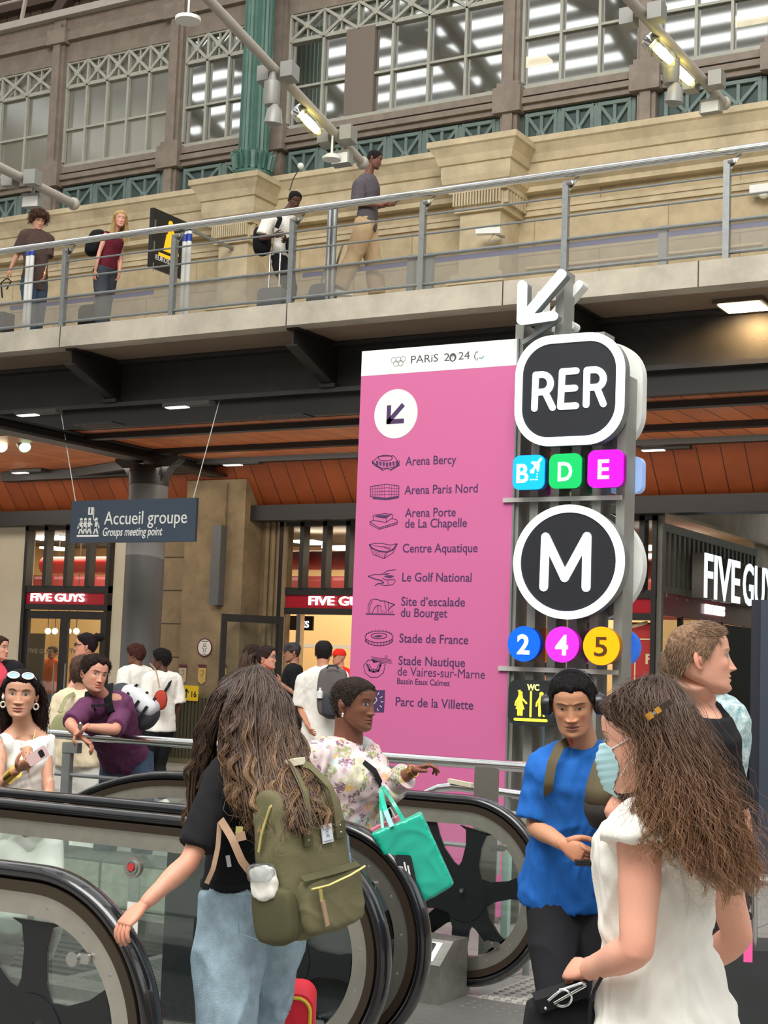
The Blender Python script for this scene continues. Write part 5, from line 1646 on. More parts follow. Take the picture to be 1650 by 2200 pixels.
m = MB(); m.box(p[0] + .06, p[0] + .1, p[1], p[1] + .04, 0, p[2] + .15); m.build('stand', mat('pale_green_post', C(170, 196, 186), .4), g)
# red suitcase beside the girl
p = at(645, 2160, 4.95)
g = thing('red_suitcase', 'red fabric suitcase with yellow zip beside the girl with the green backpack', 'suitcase', (p[0], p[1], 0))
u = unit(V(CR[0], CR[1], 0)); w = V(-u[1], u[0], 0)
m = MB()
zt_ = at(645, 2122, 4.95)[2]
frU = Fr(at(632, 2160, 4.85) * V(1, 1, 0), u, (0, 0, 1), -w)
m.prism([frU.p(x, y, 0) for x, y in rrect(-.2, .05, .062, zt_, .05)], w * .24); m.build('body', mat('suitcase_red', C(225, 20, 50), .5, bump=.1), g, True)
m = MB()
zp = [frU.p(x, y, .003) for x, y in rrect(-.19, .06, .052, zt_ - .012, .045)] 
m.tube([q - w * .0 for q in zp], .006, 6, closed=True); m.build('zip', mat('zip_yellow', C(225, 200, 60), .5), g, True)
# ================================================================== people
FWD = V(-math.sin(math.radians(CAM_YAW)), math.cos(math.radians(CAM_YAW)), 0)
RGT = V(math.cos(math.radians(CAM_YAW)), math.sin(math.radians(CAM_YAW)), 0)
UP = V(0, 0, 1)
def face_dir(a):
 """0 = towards the photographer, 90 = to the right of the picture, 180 = away"""
 a = math.radians(a)
 return -FWD * math.cos(a) + RGT * math.sin(a)
def arr(me):
 n = len(me.vertices)
 co = np.zeros(n * 3, np.float32); me.vertices.foreach_get('co', co)
 no = np.zeros(n * 3, np.float32); me.vertices.foreach_get('normal', no)
 return co.reshape(-1, 3).astype(float), no.reshape(-1, 3).astype(float), [tuple(p.vertices) for p in me.polygons]
def bake(mb, voxel, it=6):
 me = bpy.data.meshes.new('tmp')
 me.from_pydata(mb.v, [], mb.f)
 fix_normals(me)
 o = bpy.data.objects.new('tmp', me)
 COL.objects.link(o)
 r = o.modifiers.new('r', 'REMESH'); r.mode = 'VOXEL'; r.voxel_size = voxel
 s = o.modifiers.new('s', 'SMOOTH'); s.factor = .6; s.iterations = it
 bpy.context.view_layer.update()
 dg = bpy.context.evaluated_depsgraph_get()
 m2 = bpy.data.meshes.new_from_object(o.evaluated_get(dg))
 out = arr(m2)
 bpy.data.objects.remove(o); bpy.data.meshes.remove(me); bpy.data.meshes.remove(m2)
 return out
def wav(P, k, seed, warp=1.0):
 """smooth pseudo-random field, range about -1..1"""
 r = np.random.RandomState(seed)
 out = np.zeros(len(P))
 Q = P + .04 * warp * np.stack([np.sin(P[:, 1] * k * .5 + seed), np.sin(P[:, 2] * k * .6 + 1.3 * seed), np.sin(P[:, 0] * k * .55 + 2.1 * seed)], 1)
 for i in range(5):
  d = unit(r.randn(3)) * k * r.uniform(.6, 1.7)
  out += np.sin(Q @ d + r.uniform(0, 6.28))
 return out / 2.6
def mesh_child(name, v, f, m, parent, col=None, smooth=True, label=None, check=True):
 me = bpy.data.meshes.new(name)
 off = np.array(parent_loc(parent))
 v = np.asarray(v, float) - off[None]
 me.from_pydata([tuple(p) for p in v.tolist()], [], f)
 me.materials.append(m)
 if check: fix_normals(me)
 if smooth: me.polygons.foreach_set('use_smooth', [True] * len(me.polygons))
 if col is not None:
  a = me.color_attributes.new('Col', 'FLOAT_COLOR', 'POINT')
  c4 = np.ones((len(v), 4), np.float32); c4[:, :3] = col
  a.data.foreach_set('color', c4.ravel())
 o = bpy.data.objects.new(name, me)
 COL.objects.link(o)
 o.parent = parent
 if label: o['label'] = label
 return o
# ---- head profile tables
def _tab(z, v):
 zz = np.linspace(-.115, .115, 461)
 y = np.interp(zz, z, v)
 k = np.ones(25) / 25
 for _ in range(2):
  y = np.convolve(np.pad(y, 12, mode='edge'), k, 'valid')
 y[-8:] = np.interp(zz[-8:], z, v); y[:6] = np.interp(zz[:6], z, v)
 return zz, y
ZK = [-.115, -.107, -.095, -.08, -.06, -.03, 0, .03, .06, .085, .1, .109, .115]
HT = {
 'm': (_tab(ZK, [.014, .034, .049, .0585, .0655, .0705, .0735, .0765, .076, .068, .053, .034, .006]),
   _tab(ZK, [.066, .084, .0885, .0885, .088, .087, .085, .088, .085, .071, .052, .03, .006]),
   _tab(ZK, [.045, .022, .005, -.018, -.052, -.084, -.098, -.104, -.101, -.086, -.064, -.04, -.01])),
 'f': (_tab(ZK, [.012, .029, .0435, .053, .0625, .069, .0725, .0755, .0755, .0675, .052, .034, .006]),
   _tab(ZK, [.066, .082, .0865, .0865, .0865, .0855, .0835, .0875, .086, .072, .052, .03, .006]),
   _tab(ZK, [.045, .022, .005, -.018, -.052, -.084, -.098, -.104, -.101, -.086, -.064, -.04, -.01])),
}
def head_surf(psi, z, sex='m'):
 (zz, w), (_, f), (_, b) = HT[sex]
 w, f, b = np.interp(z, zz, w), np.interp(z, zz, f), np.interp(z, zz, b)
 k = np.clip((b + .085) / .10, 0, 1); k = k * k * (3 - 2 * k)
 yc = -.005 * (1 - k) + (f + b) / 2 * k
 s, c = np.sin(psi), np.cos(psi)
 e = .86
 x = w * np.sign(s) * np.abs(s) ** e
 y = yc + np.where(c > 0, (f - yc), (yc - b)) * np.sign(c) * np.abs(c) ** e
 return x, y
def head_mesh(sex, res, tone, opts):
 nz, npsi = {'hi': (190, 170), 'mid': (80, 90), 'lo': (44, 48)}[res]
 s = np.linspace(-1, 1, npsi, endpoint=False)
 psi = PI * (s - .11 * np.sin(2 * PI * s))
 z = -.115 + .23 * (.5 - .5 * np.cos(PI * np.linspace(.012, .988, nz))) * 1.0
 z = .75 * np.linspace(-.115, .115, nz) + .25 * z
 PS, Z = np.meshgrid(psi, z)
 X, Y = head_surf(PS, Z, sex)
 front = np.clip(np.cos(PS) * 1.6, 0, 1) * (Y > 0)
 g = lambda x0, z0, sx, sz: np.exp(-((X - x0) / sx) ** 2 - ((Z - z0) / sz) ** 2)
 g2 = lambda x0, z0, sx, sz: g(x0, z0, sx, sz) + g(-x0, z0, sx, sz)
 nose = opts.get('nose', .98 if sex == 'm' else .82); nw = opts.get('nosew', 1.0); lip = opts.get('lip', 1.0)
 t = np.clip((.022 - Z) / .056, 0, 1)
 ridge = (t ** 1.35) * .020 * nose * (Z > -.034) + np.clip(1 - (-.034 - Z) / .012, 0, 1) * .020 * nose * (Z <= -.034)
 wid = (.0062 + .0045 * t) * nw
 D = ridge * np.exp(-(np.abs(X) / wid) ** 2.2)
 D += g2(.0125 * nw, -.034, .0065 * nw, .0062) * .0095
 D += -g2(.031, .011, .0165, .0115) * .0075
 D += g2(.0315, .0075, .0105, .0062) * .0058
 D += g2(.028, .0285, .018, .0065) * .0032 * (1.2 if sex == 'm' else .3)
 D += g2(.047, -.018, .016, .016) * .0045
 D += -g2(.045, -.055, .016, .02) * .001
 D += g(0, -.0565, .020, .0052) * .0062 * lip + g(0, -.0695, .0175, .0062) * .0062 * lip - g(0, -.0628, .024, .0020) * .0042
 D += -g(0, -.080, .016, .0045) * .003 + g(0, -.098, .019, .012) * .007
 D += -g(0, -.048, .004, .005) * .0015
 D += -g(0, .022, .009, .008) * .002
 Y = Y + D * front
 # colours
 base = np.array(tone)
 Cc = np.ones(X.shape + (3,)) * base
 P = np.stack([X.ravel(), Y.ravel(), Z.ravel()], 1)
 blot = wav(P, 60, 5).reshape(X.shape)[..., None] * .04
 Cc = Cc * (1 + blot)
 red = np.array([1.04, .78, .74])
 def blend(mask, colr):
  nonlocal Cc
  mask = np.clip(mask, 0, 1)[..., None] * front[..., None].clip(0, 1)
  Cc = Cc * (1 - mask) + np.asarray(colr) * mask
 def mul(mask, k):
  nonlocal Cc
  mask = np.clip(mask, 0, 1)[..., None] * front[..., None].clip(0, 1)
  Cc = Cc * (1 - mask) + Cc * np.asarray(k) * mask
 mul((g2(.04, -.028, .018, .016) + g(0, -.03, .012, .012)) * .6, red)
 if opts.get('stubble'):
  st = ((Z < -.045) & (np.abs(X) < .07)) * 1.0
  st = np.clip(st - g(0, -.0635, .026, .009) * 1.2, 0, 1) * np.clip((-.04 - Z) / .012, 0, 1)
  mul(st * opts['stubble'], (.42, .38, .36))
 lz = -.0635
 lw = .0255
 lm = (np.abs(X) / lw) ** 2 + ((Z - lz) / (.0115 * (.7 + .3 * lip))) ** 2
 lipc = opts.get('lipc', base * np.array([.86, .52, .5]))
 blend(np.clip((1.05 - lm) * 5, 0, 1) * .85, lipc)
 blend(np.exp(-((Z - lz + .0003 - X ** 2 * 2) / .0012) ** 2) * (np.abs(X) < lw) * .7, np.asarray(lipc) * .35)
 mul(g2(.007 * nw, -.0425, .004, .0024) * .9, (.25, .18, .18))
 # eyes
 ez = .0075; exx = .0315
 for sgn in (-1, 1):
  U = (X - sgn * exx) * sgn; W = Z - ez - U * .08
  hw, hu, hl = .0155, .0062 * opts.get('eye', 1), .0044 * opts.get('eye', 1)
  h = np.where(W > 0, hu, hl)
  al = (U / hw) ** 2 + (W / h) ** 2
  mul(np.clip(1.6 - al * .8, 0, 1) * .35, (.7, .6, .6))
  blend(np.clip((1.55 - al) * 4, 0, 1) * np.where(W > 0, 1, .6), base * .12)
  blend(np.clip((.92 - al) * 6, 0, 1), (.44, .4, .38))
  gx = opts.get('gaze', 0) * .005
  ir = np.hypot(U * sgn - gx, W - .0008) / .0068
  inn = np.clip((.95 - al) * 6, 0, 1)
  blend(np.clip((1.1 - ir) * 5, 0, 1) * inn, opts.get('iris', (.06, .035, .02)))
  blend(np.clip((.5 - ir) * 6, 0, 1) * inn, (.01, .01, .01))
  # brow
  bz = .0275 + .0035 * opts.get('arch', 1) - ((U - .002) / .022) ** 2 * .006
  bm = np.clip(1.2 - np.abs((Z - bz) / (.0042 * opts.get('brow', 1))), 0, 1) * np.clip(1.3 - np.abs((U - .001) / .019), 0, 1) * 2.2
  blend(np.clip(bm, 0, 1) * .85, opts.get('browc', (.03, .02, .015)))
 nr, nc = X.shape
 v = np.stack([X, Y, Z], 2).reshape(-1, 3)
 col = Cc.reshape(-1, 3)
 f = [(i * nc + j, i * nc + (j + 1) % nc, (i + 1) * nc + (j + 1) % nc, (i + 1) * nc + j) for i in range(nr - 1) for j in range(nc)]
 f.append(tuple(range(nc))[::-1]); f.append(tuple((nr - 1) * nc + j for j in range(nc)))
 vs, cs = [v], [col]
 n0 = len(v)
 # ears
 ne = 16 if res != 'lo' else 10
 for sgn in (-1, 1):
  wx = np.interp(0, *HT[sex][0])
  for kind in (0, 1):
   A, B = 8, ne
   pts = []
   for i in range(A):
    fr_ = i / (A - 1)
    rad = math.sin(PI * (.08 + .84 * fr_))
    d = (fr_ - .5) * .014
    for j in range(B):
     a = 2 * PI * j / B
     ry, rz = .0165, .031
     q = 1.0 if kind == 0 else .55
     yy = math.cos(a) * ry * rad * q * (1 + .15 * math.sin(a)) + (-.004 if kind == 0 else .001)
     zz_ = math.sin(a) * rz * rad * q
     xx = wx + .004 + d * 1.0 - yy * .35 + (0 if kind == 0 else .0045)
     pts.append((sgn * xx, yy - .012 - zz_ * .15, zz_ - .008))
   pts = np.array(pts)
   f += [(n0 + i * B + j, n0 + i * B + (j + 1) % B, n0 + (i + 1) * B + (j + 1) % B, n0 + (i + 1) * B + j) for i in range(A - 1) for j in range(B)]
   f.append(tuple(n0 + j for j in range(B))); f.append(tuple(n0 + (A - 1) * B + j for j in range(B)))
   vs.append(pts); n0 += len(pts)
   cc = base * np.array([1.03, .86, .82]) * (1 if kind == 0 else .62)
   cs.append(np.ones((len(pts), 3)) * cc)
 return np.vstack(vs), f, np.vstack(cs)
def head_axes(yaw, pitch, roll):
 f = face_dir(yaw)
 r = unit(np.cross(f, UP))
 p, q = math.radians(pitch), math.radians(roll)
 f2 = f * math.cos(p) - UP * math.sin(p)
 u2 = UP * math.cos(p) + f * math.sin(p)
 r3 = r * math.cos(q) + u2 * math.sin(q)
 u3 = u2 * math.cos(q) - r * math.sin(q)
 return np.array([r3, f2, u3])   # rows: local x (their right), y (face), z (crown)
def hand_mb(mb, wrist, d, n, right, sc=1.0, curl=25, spread=.1, thumb=.8):
 d, n = unit(d), np.asarray(n, float)
 n = unit(n - d * np.dot(n, d))
 t = np.cross(d, n) * (1 if right else -1)
 L, Wd = .088 * sc, .040 * sc
 rings = []
 for q, hw, ht in ((-.35, .014, .012), (-.1, .0205, .0165), (.08, .0255, .017), (.3, .034, .0155), (.7, .041, .0145), (1.0, .039, .0115), (1.06, .034, .008)):
  c = wrist + d * L * q
  rings.append([c + t * math.copysign(abs(math.cos(a)) ** .8, math.cos(a)) * hw * sc + n * math.copysign(abs(math.sin(a)) ** .8, math.sin(a)) * ht * sc for a in [2 * PI * k / 12 for k in range(12)]])
 mb.loft(rings)
 cs = curl if hasattr(curl, '__len__') else [curl] * 4
 for k, (off, ln) in enumerate(((.72, .072), (.26, .080), (-.22, .075), (-.66, .060))):
  p = wrist + d * L * .93 + t * off * Wd
  a0 = math.radians(cs[k] * .7)
  side = t * off * spread
  pts = [p - d * .02 * sc]
  ang = 0
  pts.append(p)
  for j, q in enumerate((.46, .30, .24)):
   ang += math.radians(cs[k] * (1.0, 1.15, .7)[j])
   dd = unit(d * math.cos(ang) + n * math.sin(ang) + side)
   p = p + dd * ln * q * sc
   pts.append(p)
  mb.tube(pts, [.0088 * sc, .0095 * sc, .0088 * sc, .0078 * sc, .0062 * sc], 8)
  mb.sphere(pts[-1], .0062 * sc, 8)
 # thumb
 p = wrist + d * L * .18 + t * Wd * .62
 a = unit(d * .62 + t * .75 * thumb + n * .28)
 b = unit(d * .85 + t * .3 * thumb + n * .35)
 pts = [p - a * .01 * sc, p + a * .026 * sc, p + a * .042 * sc + b * .006 * sc, p + a * .042 * sc + b * .034 * sc, p + a * .042 * sc + b * .052 * sc]
 mb.tube(pts, [.015 * sc, .0145 * sc, .0115 * sc, .0102 * sc, .0075 * sc], 8)
 mb.sphere(pts[-1], .0075 * sc, 8)
def ell_ring(c, ax, ay, rx, rf, rb=None, n=20, e=.85):
 rb = rf if rb is None else rb
 out = []
 for k in range(n):
  a = 2 * PI * k / n
  s, q = math.sin(a), math.cos(a)
  out.append(c + ax * rx * math.copysign(abs(q) ** e, q) + ay * (rf if s > 0 else rb) * math.copysign(abs(s) ** e, s))
 return out
def smooth_path(pts, rad, per=5):
 """rounded polyline with radii"""
 pts = [np.asarray(p, float) for p in pts]
 P, Rr = [], []
 n = len(pts)
 for i in range(n - 1):
  p0 = pts[max(i - 1, 0)]; p1 = pts[i]; p2 = pts[i + 1]; p3 = pts[min(i + 2, n - 1)]
  for k in range(per):
   t = k / per
   # mostly straight with eased corners
   cr = .5 * ((2 * p1) + (-p0 + p2) * t + (2 * p0 - 5 * p1 + 4 * p2 - p3) * t * t + (-p0 + 3 * p1 - 3 * p2 + p3) * t ** 3)
   ln = p1 + (p2 - p1) * t
   P.append(cr * .35 + ln * .65)
   Rr.append(rad[i] + (rad[i + 1] - rad[i]) * (t * t * (3 - 2 * t)))
 P.append(pts[-1]); Rr.append(rad[-1])
 return P, Rr
def ik(a, c, l1, l2, hint):
 a, c = np.asarray(a, float), np.asarray(c, float)
 d = c - a
 L = min(np.linalg.norm(d), (l1 + l2) * .999)
 d = unit(d)
 x = (l1 * l1 - l2 * l2 + L * L) / (2 * L)
 h = math.sqrt(max(0, l1 * l1 - x * x))
 hp = np.asarray(hint, float)
 hp = unit(hp - d * np.dot(hp, d))
 return a + d * x + hp * h, a + d * L
TT = [-.16, -.08, 0, .2, .38, .58, .74, .86, .94, 1.0, 1.05]
TW = {'m': [.085, .145, .168, .158, .148, .160, .176, .180, .165, .11, .062], 'f': [.085, .150, .172, .148, .124, .138, .150, .156, .145, .095, .052]}
TF = {'m': [.05, .09, .105, .105, .10, .112, .118, .105, .082, .062, .052], 'f': [.05, .085, .10, .10, .09, .105, .135, .115, .08, .058, .046]}
TB = {'m': [.05, .11, .12, .095, .085, .095, .102, .102, .09, .07, .058], 'f': [.05, .11, .12, .09, .078, .085, .09, .09, .08, .062, .05]}
SKIN = mat('skin', (1, 1, 1), .48, vcol=True, bump=.06, bscale=220, sss=.12, spec=.4)
HAIRM = mat('hair', (1, 1, 1), .42, vcol=True, spec=.45)
HAIRC = mat('hair_cap', (1, 1, 1), .7, vcol=True, spec=.15, bump=.8, bscale=140, stretch=(1, 1, .25))
def cloth(name, color, rough=.85, noise=.12, ns=5, bump=.12, bs=240):
 return mat(name, color, rough, noise=noise, nscale=ns, bump=bump, bscale=bs, spec=.25)
class Person:
 def __init__(self, label, hd, face=(0, 0, 0), chest=0, hip=None, H=1.72, sex='m', tone=(.62, .38, .27), res='mid', hs=1.0, build=1.0,
     neck=None, pelvis=None, floor=0.0, opts=None, group=None, armR=None, armL=None, legR=None, legL=None, lean=0.0):
  self.res, self.sex, self.H, self.k, self.hs = res, sex, H, H / 1.75, hs
  self.tone = np.array(tone)
  self.hd = np.asarray(hd, float)
  self.A = head_axes(*face)
  self.opts = opts or {}
  hip = chest if hip is None else hip
  self.cf, self.hf = face_dir(chest), face_dir(hip)
  k = self.k
  cf = self.cf
  self.neck = np.asarray(neck, float) if neck is not None else self.hd - UP * .155 * hs - self.A[1] * .03 * hs
  zp = floor + .525 * H
  self.pelvis = np.asarray(pelvis, float) if pelvis is not None else V(self.neck[0] - cf[0] * lean, self.neck[1] - cf[1] * lean, zp)
  self.floor = floor
  self.build_ = build
  self.e = thing('person', label, 'person', (self.pelvis[0], self.pelvis[1], floor), group)
  self.joints(armR, armL, legR, legL)
 # torso cross-sections
 def tor(self, t):
  s = np.clip(t, 0, 1)
  c = self.pelvis + (self.neck - self.pelvis) * t
  up = unit(self.neck - self.pelvis)
  f = unit(self.hf * (1 - s) + self.cf * s)
  f = unit(f - up * np.dot(f, up))
  r = np.cross(f, up)
  # gentle S curve of the spine
  c = c + f * (.012 * math.sin(PI * s))
  return c, r, f
 def tring(self, t, ease=0.0, wm=1.0, fm=1.0, n=24, lo=-9):
  c, r, f = self.tor(t)
  t = max(t, lo)
  k, b = self.k, self.build_
  w = np.interp(t, TT, TW[self.sex]) * k * (b if t < .9 else (1 + (b - 1) * .5)) * wm + ease
  ff = np.interp(t, TT, TF[self.sex]) * k * b * fm + ease
  bb = np.interp(t, TT, TB[self.sex]) * k * b + ease
  return ell_ring(c, r, f, w, ff, bb, n)
 def joints(self, armR, armL, legR, legL):
  k = self.k
  c, r, f = self.tor(.9)
  sw = (.178 if self.sex == 'm' else .155) * k * (1 + (self.build_ - 1) * .6)
  self.sh = {1: c + r * sw, -1: c - r * sw}
  c2, r2, f2 = self.tor(0)
  self.hipj = {1: self.pelvis + r2 * .088 * k - UP * .03, -1: self.pelvis - r2 * .088 * k - UP * .03}
  self.arms, self.legs = {}, {}
  l1, l2 = .172 * self.H, .152 * self.H
  for s, a in ((1, armR), (-1, armL)):
   a = dict(a or {})
   if 'sh' in a: self.sh[s] = np.asarray(a['sh'], float)
   S = self.sh[s]
   if 'wrist' in a:
    w = np.asarray(a['wrist'], float)
    if 'elbow' in a:
     e = np.asarray(a['elbow'], float)
    else:
     e, w = ik(S, w, l1, l2, a.get('hint', -UP * .4 - f * .6 + r * s * .6))
   else:
    e = S - UP * l1 * .97 + r * s * .045 * k - f * .03
    w = e - UP * l2 * .93 + f * .08 * k + r * s * (-.0)
   hd_ = np.asarray(a.get('dir', w - e), float)
   pn = np.asarray(a.get('palm', -r * s), float)
   self.arms[s] = dict(S=S, e=e, w=w, d=unit(hd_), n=pn, curl=a.get('curl', 22), thumb=a.get('thumb', .8), hand=a.get('hand', True))
  for s, a in ((1, legR), (-1, legL)):
   a = dict(a or {})
   fw, la = a.get('fw', 0.0), a.get('la', 0.02)
   an = V(self.pelvis[0], self.pelvis[1], self.floor + .085) + self.hf * fw + r2 * s * (.088 * k + la)
   if 'ankle' in a: an = np.asarray(a['ankle'], float)
   if 'lift' in a: an = an + UP * a['lift']
   kn, an = ik(self.hipj[s], an, .245 * self.H, .235 * self.H, self.hf + UP * .05)
   self.legs[s] = dict(h=self.hipj[s], k=kn, a=an, f=a.get('toe', self.hf))
 def arm_path(self, s, r0=.056, ease=0.0, upto=1.0, per=5):
  a, k = self.arms[s], self.k
  c, r, f = self.tor(.9)
  fm = .88 if self.sex == 'f' else 1.0
  b = self.build_
  pts = [a['S'] - r * s * .05 * k, a['S'], a['S'] + (a['e'] - a['S']) * .35, a['S'] + (a['e'] - a['S']) * .75, a['e'], a['e'] + (a['w'] - a['e']) * .28, a['e'] + (a['w'] - a['e']) * .7, a['w']]
  rad = [.052, .056, .049, .042, .038, .0405, .031, .0255]
  rad = [q * k * fm * b * self.opts.get('arm', 1) + ease for q in rad]
  return smooth_path(pts, rad, per)
 def trap(self, s, e=0.0):
  k = self.k; c = self.tor(.95)[0]; S = self.arms[s]['S']
  return [c - UP * .01, (c + S) / 2, S + (S - c) * .02], [.064 * k + e, .062 * k + e, .052 * k + e]
 def body(self, voxel=None, bulk=True, legs=(True, True)):
  vx = voxel or {'hi': .0075, 'mid': .011, 'lo': .017}[self.res]
  mb = MB()
  mb.loft([self.tring(t, -.008) for t in (-.14, -.05, .05, .2, .35, .5, .62, .74, .84, .92, .98, 1.03)])
  k = self.k
  nr = (.056 if self.sex == 'm' else .047) * self.hs * (self.opts.get('neckr', 1))
  n0 = self.neck - (self.neck - self.pelvis) * .06
  top = self.hd - self.A[2] * .05 * self.hs - self.A[1] * .022 * self.hs
  mb.tube(*smooth_path([n0, self.neck + UP * .01, self.neck + (top - self.neck) * .55, top], [nr * 1.12, nr * 1.1, nr, nr], 4), n=18)
  for s in (1, -1):
   P, Rr = self.arm_path(s)
   mb.tube(P, Rr, 14)
   mb.tube(*self.trap(s, -.022), n=12)
   L = self.legs[s]
   if legs[0 if s == 1 else 1]:
    pts = [L['h'] + UP * .05, L['h'] + (L['k'] - L['h']) * .3, L['k'], L['k'] + (L['a'] - L['k']) * .3, L['a'] - (L['a'] - L['k']) * .1]
    P, Rr = smooth_path(pts, [q * k * (1 + (self.build_ - 1) * .7) for q in (.088, .083, .056, .057, .038)])
    mb.tube(P, Rr, 14)
    mb.tube([L['a'] - UP * .02 - unit(L['f']) * .04, L['a'] - UP * .04 + unit(L['f']) * .05, L['a'] - UP * .058 + unit(L['f']) * .15], [.037 * k, .04 * k, .025 * k], 10)
  v, no, f = bake(mb, vx, 5)
  dS = np.minimum(*[np.linalg.norm(v - self.arms[s]['S'], axis=1) for s in (1, -1)])
  ax_ = self.neck - self.pelvis; tt_ = ((v - self.pelvis) @ ax_) / (ax_ @ ax_)
  w_ = np.clip(1.5 - dS / .11, 0, 1) * (1 if bulk else 0) + ((tt_ > 0) & (tt_ < .93) & (np.linalg.norm((v - self.pelvis) - tt_[:, None] * ax_, axis=1) < .2)) * .6
  v = v - no * (.013 * np.clip(w_, 0, 1))[:, None]
  col = np.ones((len(v), 3)) * self.tone * (1 + wav(v, 14, 3)[:, None] * np.array([.03, .06, .06]))
  for s in (1, -1):     # redder elbows and knuckles
   for p_, rr in ((self.arms[s]['e'], .06), (self.arms[s]['w'], .05)):
    w = np.exp(-((v - p_) ** 2).sum(1) / rr ** 2)[:, None] * .35
    col = col * (1 - w) + col * np.array([1.08, .84, .8]) * w
  # hands: own fingers
  hm = MB()
  for s in (1, -1):
   a = self.arms[s]
   if a['hand']:
    hand_mb(hm, a['w'], a['d'], a['n'], s == 1, (.97 if self.sex == 'm' else .88) * self.k, a['curl'], thumb=a['thumb'])
  hv, hf_ = np.array(hm.v).reshape(-1, 3), hm.f
  hvv, hff, hcc = head_mesh(self.sex, self.res, self.tone, self.opts)
  hvv = self.hd + (hvv * self.hs * np.array([self.opts.get('hw', 1), 1, 1])) @ self.A
  n1 = len(v); n2 = n1 + len(hv)
  V_ = np.vstack([v, hv, hvv]) if len(hv) else np.vstack([v, hvv])
  F_ = f + [tuple(i + n1 for i in q) for q in hf_] + [tuple(i + n2 for i in q) for q in hff]
  hc = np.ones((len(hv), 3)) * self.tone * np.array([1.03, .93, .9])
  C_ = np.vstack([col, hc, hcc]) if len(hv) else np.vstack([col, hcc])
  return mesh_child('body', V_, F_, SKIN, self.e, C_)
 def shirt(self, m, sleeve=.6, t0=-.05, t1=.97, ease=.014, name='shirt', flare=0.0, voxel=None, wr=1.0, slr=0.0, neckline=0.0, label=None, extra=None, slev=None, vneck=0):
  """sleeve: fraction of the arm covered (0.5 = elbow)"""
  vx = voxel or {'hi': .009, 'mid': .012, 'lo': .017}[self.res]
  mb = MB()
  ts = np.linspace(t0, t1, 12)
  rg = []
  for i, t in enumerate(ts):
   e = ease + flare * max(0, (1 - (t - t0) / .7)) + (.004 if t > .9 else 0)
   rg.append(self.tring(t, e, lo=0.0))
  mb.loft(rg)
  nr = (.066 if self.sex == 'm' else .056) * self.k
  if neckline >= 0:
   n0 = self.neck - (self.neck - self.pelvis) * .07
   mb.tube([n0, self.neck, self.neck + UP * (.014 + neckline)], [nr * 1.75, nr * 1.4, nr * 1.04], 18)
  if sleeve is not None:
   for s in (1, -1):
    sl = (slev or {}).get(s, sleeve)
    P, Rr = self.arm_path(s, ease=ease * .9)
    n = len(P)
    L = max(3, int(round(5 + (n - 6) * sl)))
    P, Rr = P[:L], list(Rr[:L])
    if sl > 0: Rr = [r_ + slr * (i / max(1, L - 1)) for i, r_ in enumerate(Rr)]
    mb.tube(P, Rr, 16)
    if neckline >= 0: mb.tube(*self.trap(s, ease), n=14)
  if extra: extra(mb)
  v, no, f = bake(mb, vx, 5)
  amp = .0045 * wr
  w = wav(v * np.array([1, 1, .8]), 26, 7, 2.0)
  w2 = wav(v * np.array([1, 1, .45]), 60, 9, 2.0)
  ridge = (1 - np.abs(w)) ** 2 - .4
  v = v + no * (ridge * amp * 1.1 + w2 * amp * .5)[:, None]
  return mesh_child(name, v, f, m, self.e, label=label, check=False)
 def trousers(self, m, length=1.0, ease=.018, flare=0.0, top=.16, name='trousers', wr=1.0, voxel=None, label=None):
  vx = voxel or {'hi': .010, 'mid': .013, 'lo': .018}[self.res]
  mb = MB()
  mb.loft([self.tring(t, ease * .7) for t in (-.14, -.08, 0, top * .5, top)])
  k = self.k
  for s in (1, -1):
   L = self.legs[s]
   pts = [L['h'] + UP * .07, L['h'] + (L['k'] - L['h']) * .3, L['k'], L['k'] + (L['a'] - L['k']) * .35, L['a'] + (L['k'] - L['a']) * .05]
   rad = [q * k * (1 + (self.build_ - 1) * .7) for q in (.090, .086, .062, .064, .050)]
   P, Rr = smooth_path(pts, rad)
   n = len(P)
   c = max(3, int(round(n * length)))
   Rr = [r_ + ease + flare * (i / (c - 1)) ** 1.5 for i, r_ in enumerate(Rr[:c])]
   mb.tube(P[:c], Rr, 16)
  v, no, f = bake(mb, vx, 5)
  w = wav(v * np.array([1, 1, .6]), 24, 17, 2.0)
  ridge = (1 - np.abs(w)) ** 2 - .4
  v = v + no * (ridge * .0055 * wr)[:, None]
  return mesh_child(name, v, f, m, self.e, label=label, check=False)
 def skirt(self, m, z1, ease=.03, flare=.12, name='skirt'):
  mb = MB()
  rg = [self.tring(t, ease * .6) for t in (.18, .1, 0)]
  c, r, f = self.tor(0)
  for q in np.linspace(.15, 1, 6):
   zc = self.pelvis[2] + (z1 - self.pelvis[2]) * q
   rg.append(ell_ring(V(self.pelvis[0], self.pelvis[1], zc), r, f, .17 * self.k + ease + flare * q, .12 * self.k + ease + flare * q, .13 * self.k + ease + flare * q, 24))
  mb.loft(rg)
  v, no, f_ = bake(mb, .014, 4)
  w = wav(v * np.array([1, 1, .15]), 40, 27, 1)
  v = v + no * (w * .008)[:, None]
  return mesh_child(name, v, f_, m, self.e, check=False)
